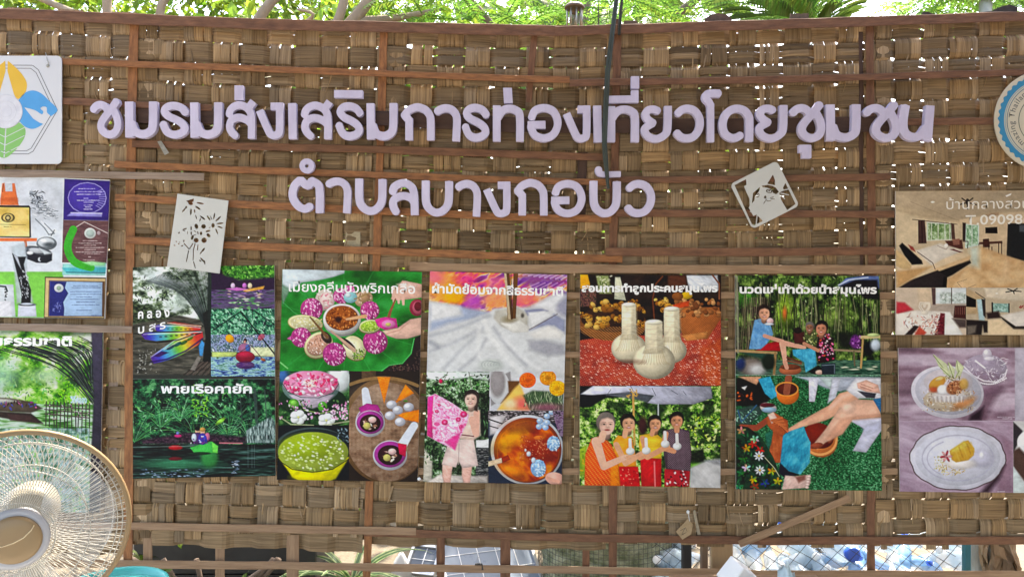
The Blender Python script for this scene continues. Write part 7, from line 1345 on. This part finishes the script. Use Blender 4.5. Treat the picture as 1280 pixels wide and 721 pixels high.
tree('palm_tree', (at(1010, 700, 1.6).x, 1.6, -.02), [([(at(1010, 700, 1.6).x, 1.6, -.05), a_(1014, 300, 1.6), a_(1008, 66, 1.6)], .09, .06)], .1, 'small palm with long narrow leaflets behind the top rail', BARK('bark_palm', (.25, .2, .15), (.14, .11, .08)), cr3, G3)
def cr4(m):
    for i in range(190):
        Y = R.uniform(.9, 2.6); c = at(R.uniform(1135, 1330), R.uniform(-70, 40), Y); an = R.uniform(0, 6.28)
        frond(m, c, Vector((math.cos(an), .5 * math.sin(an), R.uniform(-.5, .2))), R.uniform(.3, .55), 18, R.uniform(.06, .085), .011, .6)
tx_ = at(1222, 700, .42)
tree('slender_tree', (tx_.x, .42, -.02), [([(tx_.x, .42, -.05), a_(1222, 500, .42), a_(1224, 250, .5), a_(1230, 60, .8), a_(1235, -60, 1.2)], .042, .03), ([a_(1226, 200, .6), a_(1280, 60, 1.2), a_(1310, -40, 1.5)], .025, .012)], .05, 'slender grey tree with small bright leaflets at the right end of the wall', BARK('bark_grey', (.34, .32, .27), (.16, .15, .12)), cr4, G2)
def shrub(x0, y0, x1, y1, Y0, Y1, n, lab, m, size=(.06, .1)):
    cx = (x0 + x1) / 2; Yc = (Y0 + Y1) / 2; b = at(cx, 700, Yc); t = empty('shrub', (b.x, Yc, -.02), lab, 'shrub', 'shrubs behind the wall'); mb = MB()
    for k in range(6): mb.tube(smooth_path3([(b.x + R.uniform(-.1, .1), Yc, -.04), a_(cx + R.uniform(-40, 40), (y0 + y1) / 2 + 80, Yc), a_(R.uniform(x0, x1), y0 + 30, Yc)]), .012, 6)
    mb.build('stems', BARK('bark_brown', (.20, .14, .10), (.11, .08, .06)), t, True); c = MB(); scatter(c, [(x0, y0, x1, y1, Y0, Y1, 1)], n, size); c.build('foliage', m, t)
shrub(-60, 40, 190, 640, 1.6, 2.8, 1500, 'tall leafy shrub behind the far left of the wall', G4)
shrub(190, 20, 470, 330, 2.4, 3.6, 1500, 'loose shrub glimpsed through the weave under the spreading tree', G1)
shrub(470, 20, 830, 330, 1.3, 2.6, 1500, 'yellow-green shrub glimpsed through the weave behind the sign letters', G1)
shrub(420, 560, 720, 650, 2.2, 3.2, 260, 'low shrub behind the wall under the dyeing poster', G4)
shrub(150, 668, 400, 712, .25, .42, 45, 'dark low plant in front of the black crates', G4, (.05, .08))
shrub(830, 150, 960, 420, 1.6, 2.4, 350, 'thin shrub glimpsed through the weave near the cat stencil', G1)

# far hedge line so that the horizon behind the gaps is green
hd = MB()
for i in range(5200):
    y = R.uniform(4.2, 6.2); x = R.uniform(-7.5, 2.6); top = 3.6 + .6 * math.sin(x * 2.1) + (1.5 if -1.2 < x < 2.2 else 0) ; z = R.uniform(.2, top); leaf(hd, Vector((x, y, z)), rv(), rv(), R.uniform(.22, .42), .085, leafv())
for i in range(900):
    y = R.uniform(4.6, 6.2); x = R.uniform(2.6, 8.5); z = R.uniform(.1, 1.7 + .5 * math.sin(x * 3)); leaf(hd, Vector((x, y, z)), rv(), rv(), R.uniform(.22, .42), .085, leafv())
tag(hd.build('far_foliage', G4, loc=(0, 10, 0)), 'dense green foliage filling the background behind the wall', 'foliage', None, 'stuff')

# wind chime and stake above the rail
wc_ = at(718, 6, .16); wc = empty('wind_chime', wc_, 'small wind chime of metal tubes under a brown cap above the top rail', 'wind chime')
m_ = MB(); s = (D + .16) / D * K; m_.lathe([(0, 1.6 * s), (5 * s, 1.3 * s), (10 * s, -.2 * s), (12.6 * s, -3 * s), (12.4 * s, -5 * s), (11.5 * s, -5 * s), (0, -3 * s)], 24, Matrix.Translation(wc_)); m_.build('cap', mat('chime_wood', (.16, .11, .07), .6, ((40, 40, 40), (.09, .06, .04), 'Object', .3)), wc, True)
m_ = MB(); m_.tube([wc_ + Vector((0, 0, 1.5 * s)), wc_ + Vector((.01, 0, .5))], .0012, 4); m_.build('string', mat('rope_dark', (.03, .034, .03), .8), wc)
for k in range(9):
    a = k * .698; p_ = wc_ + Vector((9.6 * s * math.cos(a), 9.6 * s * math.sin(a), -4.5 * s)); m_ = MB(); l = (20 + 7 * math.sin(k * 2)) * s; m_.tube([p_, p_ - Vector((0, 0, 2 * s))], .0006, 4); m_.tube([p_ - Vector((0, 0, 2 * s)), p_ - Vector((0, 0, l + 6 * s))], 1.0 * s, 8); m_.build('tube', mat('chime_metal', (.30, .27, .22), .35, metal=.8), wc, True)
m_ = MB(); m_.lathe([(0, -10 * s), (4 * s, -10.4 * s), (4 * s, -11.6 * s), (0, -12 * s)], 14, Matrix.Translation(wc_)); m_.tube([wc_ - Vector((0, 0, 4 * s)), wc_ - Vector((0, 0, 22 * s))], .0007, 4); m_.build('clapper', mat('chime_wood', (.16, .11, .07), .6), wc, True)
m_ = MB(); m_.tube([at(748, 44, .03), at(748.4, 20, .03), at(747.8, 4, .03)], [.0035, .003, .002], 6); tag(m_.build('thin_stake', mat('stake_dark', (.05, .04, .03), .8), loc=at(748, 40, .03)), 'thin dark stake rising above the top rail right of the wind chime', 'stake')

# ---- what shows through the gap under the weave
cY = .5; c0 = at(168, 690, cY); c1 = at(395, 690, cY)
for k in range(2):
    zc = .02 + k * .2; ct = empty('plastic_crate', ((c0.x + c1.x) / 2, cY + .18, zc), ['black plastic crate on the ground behind the wall', 'black plastic crate stacked on top of another behind the wall'][k], 'crate')
    m_ = MB(); w = c1.x - c0.x
    m_.box((c0.x + c1.x) / 2, cY, zc + .1, w, .02, .195, bev=.004); m_.box((c0.x + c1.x) / 2, cY + .36, zc + .1, w, .02, .195, bev=.004)
    for x in (c0.x + .01, c1.x - .01): m_.box(x, cY + .18, zc + .1, .02, .34, .19, bev=.003)
    m_.box((c0.x + c1.x) / 2, cY + .18, zc + .012, w - .05, .33, .016); m_.build('crate_body', mat('black_plastic', (.012, .012, .012), .5, ((20, 20, 20), (.03, .03, .028), 'Object', .3)), ct)
pl0 = at(440, 715, .42); pt = empty('striped_plant', (pl0.x, .42, -.02), 'potted plant with long green and white striped leaves', 'plant')
m_ = MB(); m_.lathe([(0, 0), (.1, 0), (.14, .2), (.15, .2), (.15, .23), (.13, .23), (.12, .2), (0, .2)], 24, Matrix.Translation((pl0.x, .42, -.02))); m_.build('pot', mat('clay', (.20, .11, .07), .8), pt, True)
m_ = MB()
for k in range(22):
    an = R.uniform(0, 6.28); b = Vector((pl0.x, .42, .2)); d = Vector((math.cos(an), math.sin(an) * .6, R.uniform(.5, 1.3))).normalized(); l = R.uniform(.28, .5); pts = []; p_ = b.copy()
    for i in range(10): pts.append(p_.copy()); d = (d + Vector((0, 0, -.16))).normalized(); p_ = p_ + d * l / 9
    s = Vector((-math.sin(an), math.cos(an), 0)); vs = []; base = len(m_.v)
    for e, c in ((-1, (.9, 1.0, .62)), (-.55, (.9, 1.0, .6)), (-.5, (.10, .24, .08)), (.5, (.10, .26, .08)), (.55, (.92, 1.0, .6)), (1, (.9, 1., .62))):
        w_ = [.016 * (math.sin(math.pi * (.12 + .86 * i / 9)) ** .7) for i in range(10)]
        m_.add([pts[i] + s * e * w_[i] + Vector((0, 0, abs(e) * .25 * w_[i])) for i in range(10)], [], [(0, 0)] * 10, c)
    m_.f += [(base + k2 * 10 + i, base + k2 * 10 + i + 1, base + (k2 + 1) * 10 + i + 1, base + (k2 + 1) * 10 + i) for k2 in range(5) for i in range(9)]
m_.build('leaves', mat('striped_leaf', (.42, .46, .33), .45, ((30, 30, 30), (.36, .40, .27), 'Object', .3), attr='Col', trans=.3), pt, True)
def solar(cx, cy, Y, w, h, yaw, tilt, lab, dark=False):
    c = at(cx, cy, Y); s = empty('solar_panel', c, lab, 'solar panel'); Mx = Matrix.Translation(c) @ Matrix.Rotation(yaw, 4, 'Z') @ Matrix.Rotation(tilt, 4, 'X')
    def bx(m, x, y, z, sx, sy, sz): 
        m2 = MB(); m2.box(x, y, z, sx, sy, sz); m.add([Mx @ Vector(v) for v in m2.v], m2.f)
    m = MB(); bx(m, 0, 0, 0, w, h, .012); m.build('glass', mat('solar_glass' + str(dark), (.10, .12, .15) if dark else (.20, .24, .30), .3, ((6, 6, 6), (.08, .09, .11) if dark else (.16, .20, .26), 'Object', .3)), s)  # pale glass has the reflected sky put into its colour
    m = MB(); [bx(m, sx * w / 2, 0, .004, .016, h + .016, .03) for sx in (-1, 1)]; [bx(m, 0, sy * h / 2, .004, w - .016, .016, .029) for sy in (-1, 1)]; m.build('frame', mat('alu', (.6, .6, .6), .35, metal=.6), s)
    m = MB(); n = max(2, int(w / .09)); k = max(2, int(h / .09))
    for i in range(1, n): bx(m, -w / 2 + w * i / n, 0, .0075, .004, h - .02, .002)
    for i in range(1, k): bx(m, 0, -h / 2 + h * i / k, .0081, w - .02, .003, .002)
    m.build('cell_lines', mat('cell_white', (.75, .76, .78), .4), s)
    m = MB(); lo = [Mx @ Vector((sx * w * .4, sy * h * .4, -.01)) for sx in (-1, 1) for sy in (-1, 1)]; [m.tube([p, Vector((p.x, p.y, -.03))], .012, 6) for p in lo]; zl = max(.02, min(p.z for p in lo) * .5); [m.tube([Vector((lo[a].x, lo[a].y, zl)), Vector((lo[b].x, lo[b].y, zl))], .009, 6) for a, b in ((0, 1), (1, 3), (3, 2), (2, 0))]; m.build('stand', mat('alu', (.6, .6, .6), .35, metal=.6), s)
solar(614, 712, .75, .50, .42, .35, math.radians(38), 'pale grey solar panel with white cell lines behind the gap')
solar(530, 700, .95, .16, .16, -.3, math.radians(40), 'small dark solar panel left of the pale one', True)
pb = at(502, 700, .9); m_ = MB(); vs = []; n = 12
for i in range(n):
    for j in range(16):
        a = j / 16 * 6.283; t = i / (n - 1); r = .05 * math.sin(math.pi * (.1 + .85 * t)) * (1 + .2 * math.sin(a * 3 + t * 5)) ; vs.append((pb.x + r * math.cos(a), .9 + r * math.sin(a), .0 + t * (pb.z + .04) + .006 * math.sin(a * 5)))
m_.add(vs, [(i * 16 + j, i * 16 + (j + 1) % 16, (i + 1) * 16 + (j + 1) % 16, (i + 1) * 16 + j) for i in range(n - 1) for j in range(16)] + [tuple((n - 1) * 16 + j for j in range(16))])
tag(m_.build('plastic_bag', mat('bag_white', (.72, .72, .70), .5, trans=.2), smooth=True, loc=(pb.x, .9, 0)), 'knotted white plastic bag beside the small dark solar panel', 'bag')
bc_ = at(761, 700, .85); bn = empty('wire_mesh_bin', (bc_.x, .85, -.02), 'round wire mesh bin filled with pale dry leaves', 'bin'); rb = 88 * K * (D + .85) / D
m_ = MB(); vs = []; nn = 60; nz_ = 22
for i in range(nz_):
    for j in range(nn):
        a = j / nn * 6.2832; r = rb * .95 * (1 + .035 * math.sin(a * 9 + i * 1.7) * math.cos(i * 1.3 + a * 4) + R.uniform(-.012, .012)); vs.append((bc_.x + r * math.cos(a), .85 + r * math.sin(a), -.03 + .78 * i / (nz_ - 1)))
m_.add(vs, [(i * nn + j, i * nn + (j + 1) % nn, (i + 1) * nn + (j + 1) % nn, (i + 1) * nn + j) for i in range(nz_ - 1) for j in range(nn)] + [tuple((nz_ - 1) * nn + j for j in range(nn))])
m_.build('leaf_fill', mat('leaf_litter', (.40, .40, .26), .9, ((11, 11, 16), (.14, .16, .08), 'Object', .12), bump=((40, 40, 40), 'Object', .8, .02)), bn)
m_ = MB()
for j in range(96):
    a = j / 96 * 6.2832; m_.tube([(bc_.x + rb * math.cos(a), .85 + rb * math.sin(a), -.04), (bc_.x + rb * math.cos(a), .85 + rb * math.sin(a), .76)], .0013, 4, False)
for i in range(32): m_.tube([(bc_.x + rb * 1.003 * math.cos(j / 48 * 6.2832), .85 + rb * 1.003 * math.sin(j / 48 * 6.2832), i * .0245 + R.uniform(-.002, .002)) for j in range(49)], .0013, 4, False)
m_.build('wire_mesh', mat('mesh_wire', (.05, .05, .045), .5), bn)
def post(x, ytop, Y, hw, c, lab, name, cat, flat=None):
    p_ = at(x, ytop, Y); w = hw * K * (D + Y) / D; m = MB(); m.box(p_.x, Y, p_.z / 2 - .03, 2 * w, flat or 2 * w, p_.z + .06, bev=.004); return tag(m.build(name, mat('post_%d' % x, c, .8, ((12, 12, 2), tuple(v * .5 for v in c), 'Object', .25)), loc=(p_.x, Y, 0)), lab, cat)
post(858, 640, .16, 5.5, (.03, .028, .026), 'dark square post behind the gap left of the tan board', 'post', 'post')
post(880, 640, .10, 4.2, (.20, .13, .08), 'narrow brown post directly left of the tan board', 'post', 'post')
post(902, 640, .06, 13.5, (.42, .27, .14), 'wide tan wooden board standing behind the lower battens', 'board', 'board', .02)
post(1208, 640, .13, 4, (.03, .16, .19), 'teal post at the right end of the bottle net', 'post', 'post')
# bottles heaped behind a net
PET = mat('clear_plastic', (.62, .74, .82), .18, ((14, 14, 14), (.50, .66, .78), 'Object', .3), alpha=.45, spec=.8); PETB = mat('blue_plastic', (.26, .45, .66), .18, ((14, 14, 14), (.14, .38, .70), 'Object', .3), alpha=.65, spec=.8)
CAPW = mat('cap_white', (.75, .76, .76), .4); CAPB = mat('cap_blue', (.02, .10, .55), .35)
def bottle(kind):
    b = empty('plastic_bottle', (0, 0, 0), ['crumpled clear water bottle in the heap behind the net', 'blue tinted plastic bottle in the heap behind the net'][kind], 'bottle', ['clear bottles heaped behind the net', 'blue bottles heaped behind the net'][kind])
    m = MB(); prof = [(0, -.1), (.028, -.1), (.032, -.095), (.031, -.06), (.029, -.055), (.032, -.05), (.0315, -.02), (.029, -.015), (.032, -.01), (.032, .03), (.029, .05), (.016, .082), (.0125, .088), (.0125, .1)]
    m.lathe([(r * (1 + .05 * math.sin(z * 210)), z) for r, z in prof], 18); m.v = [(x * (1 + .14 * math.sin(z * 60 + 1)), y * (1 - .16 * math.sin(z * 50)), z) for x, y, z in m.v]; m.build('bottle_body', [PET, PETB][kind], b, True)
    m = MB(); m.lathe([(0, .113), (.0145, .113), (.0155, .111), (.0155, .098), (.0135, .097)], 16); m.build('cap', [CAPW, CAPB][kind], b, True); return b
protos = [bottle(0), bottle(1)]; used = [0, 0]
def clone(o, loc, rot, sc=1):
    r = o.copy(); COL.objects.link(r)
    for ch in o.children: c = ch.copy(); COL.objects.link(c); c.parent = r
    return r
spots = []
for row in range(5):
    for px in range(822, 1212, 17):
        if 872 < px < 916 and row > 0: continue
        spots.append((px + R.uniform(-6, 6), row))
for px, row in spots:
    kind = 1 if R.random() < .17 or 1120 < px < 1190 and R.random() < .3 else 0; Y = .34 + row * .085 + R.uniform(-.02, .02); s = (D + Y) / D; z = .04 + row * .066 + R.uniform(0, .02); x = (px - 640) * K * s
    o = protos[kind] if not used[kind] else clone(protos[kind], None, None); used[kind] = 1
    o.location = (x, Y, z); o.rotation_euler = (R.uniform(.9, 2.1) * R.choice((1, -1)), R.uniform(-.4, .4), R.uniform(-1.2, 1.2)); k = R.uniform(.9, 1.35); o.scale = (k, k, k)
jc = at(1065, 692, .24); jg = empty('water_jug', jc, 'large clear jug with a round dark blue cap facing out of the bottle heap', 'jug'); Mj = Matrix.Translation(jc) @ Matrix.Rotation(math.pi / 2, 4, 'X')
m_ = MB(); m_.lathe([(0, -.26), (.07, -.26), (.075, -.25), (.075, -.1), (.06, -.06), (.032, -.02), (.028, 0)], 28, Mj); m_.build('jug_body', PET, jg, True); m_ = MB(); m_.lathe([(.030, -.012), (.034, -.01), (.034, .012), (.030, .017), (.02, .018), (0, .015)], 28, Mj); m_.build('cap', CAPB, jg, True)
m_ = MB(); nY = .20; sN = (D + nY) / D; step = 23.5
def net(a, b): return at(a, b + 1.6 * math.sin(a * .06), nY + .012 * math.sin(a * .05 + b * .08))
for k in range(-10, 30):
    for sg, lo in ((.62, 1), (-1.1, -1)):
        x0 = 812 + k * step * (1 if sg > 0 else 1.0); P_ = []
        for yy in range(630, 900, 8):
            xx = x0 + (yy - 690) / sg if sg > 0 else x0 + (yy - 690) / sg
            if 812 < xx < 1206: P_.append(net(xx, yy))
        if len(P_) > 1: m_.tube(P_, .0014, 4, False)
tag(m_.build('rope_net', mat('net_black', (.012, .012, .014), .7), loc=at(1010, 700, nY)), 'black knotted net holding back the heap of plastic bottles', 'net')
hs = at(1254, 700, .3); bh = empty('banana_stump', (hs.x, .3, -.02), 'stump wrapped in dry crumpled brown leaves at the right end', 'stump')
m_ = MB(); m_.lathe([(.055, 0), (.05, .3), (.045, .62), (0, .63)], 16, Matrix.Translation((hs.x, .33, -.02))); m_.build('stump', BARK('bark_grey', (.34, .32, .27), (.16, .15, .12)), bh, True)
m_ = MB()
for k in range(26):
    a = R.uniform(2.6, 6.8); p_ = Vector((hs.x + .05 * math.cos(a), .33 + .05 * math.sin(a), R.uniform(.3, .62))); vs = []; n = 9; c = R.uniform(.5, 1.3)
    for i in range(n):
        t = i / (n - 1); w = .022 * math.sin(math.pi * (.15 + .8 * t)); q_ = p_ + Vector((math.cos(a) * .03 * t + .012 * math.sin(t * 9 + k), math.sin(a) * .03 * t, -.3 * t)); s = Vector((-math.sin(a), math.cos(a), 0)); vs += [q_ - s * w, q_ + Vector((math.cos(a), math.sin(a), 0)) * .012 * math.sin(i * 2.1 + k), q_ + s * w]
    m_.add(vs, [(i * 3 + j, i * 3 + j + 1, i * 3 + 4 + j, i * 3 + 3 + j) for i in range(n - 1) for j in range(2)], [(0, 0)] * len(vs), (c, c, c))
m_.build('dry_leaves', mat('dry_leaf', (.34, .22, .12), .8, ((25, 25, 9), (.16, .09, .045), 'Object', .25), attr='Col', trans=.2), bh)

# unseen roof added over the viewer: it shades the wall from the zenith
rf = empty('added_shade_roof', (1.0, -3.6, 0), 'flat boarded roof added unseen above the viewer to shade the wall', 'roof')
m_ = MB(); m_.box(1.2, -3.4, 3.13, 8.4, 5.6, .06); m_.build('shade_deck', mat('shade_wood', (.22, .15, .10), .8, ((3, 20, 3), (.13, .09, .06), 'Object', .25)), rf)
for x in (-2.9, 5.3):
    for y in (-.8, -6.1): m_ = MB(); m_.box(x, y, 1.53, .11, .11, 3.14, bev=.006); m_.build('post', mat('shade_post', (.2, .13, .08), .8), rf)

sw = empty('added_side_blocker', (3.05, -3.2, 0), 'brown boarded partition added out of view to block light from the right', 'partition')  # unseen blocker added so that light comes mainly from the left
m_ = MB()
for k in range(18): m_.box(3.05 + .006 * (k % 2), -.6 - k * .31, 1.55, .025, .306, 3.06)
m_.build('boarding', mat('shade_wood', (.22, .15, .10), .8), sw)
m_ = MB(); m_.box(3.09, -3.3, 1.0, .05, 5.6, .08); m_.build('rail', mat('shade_post', (.2, .13, .08), .8), sw)
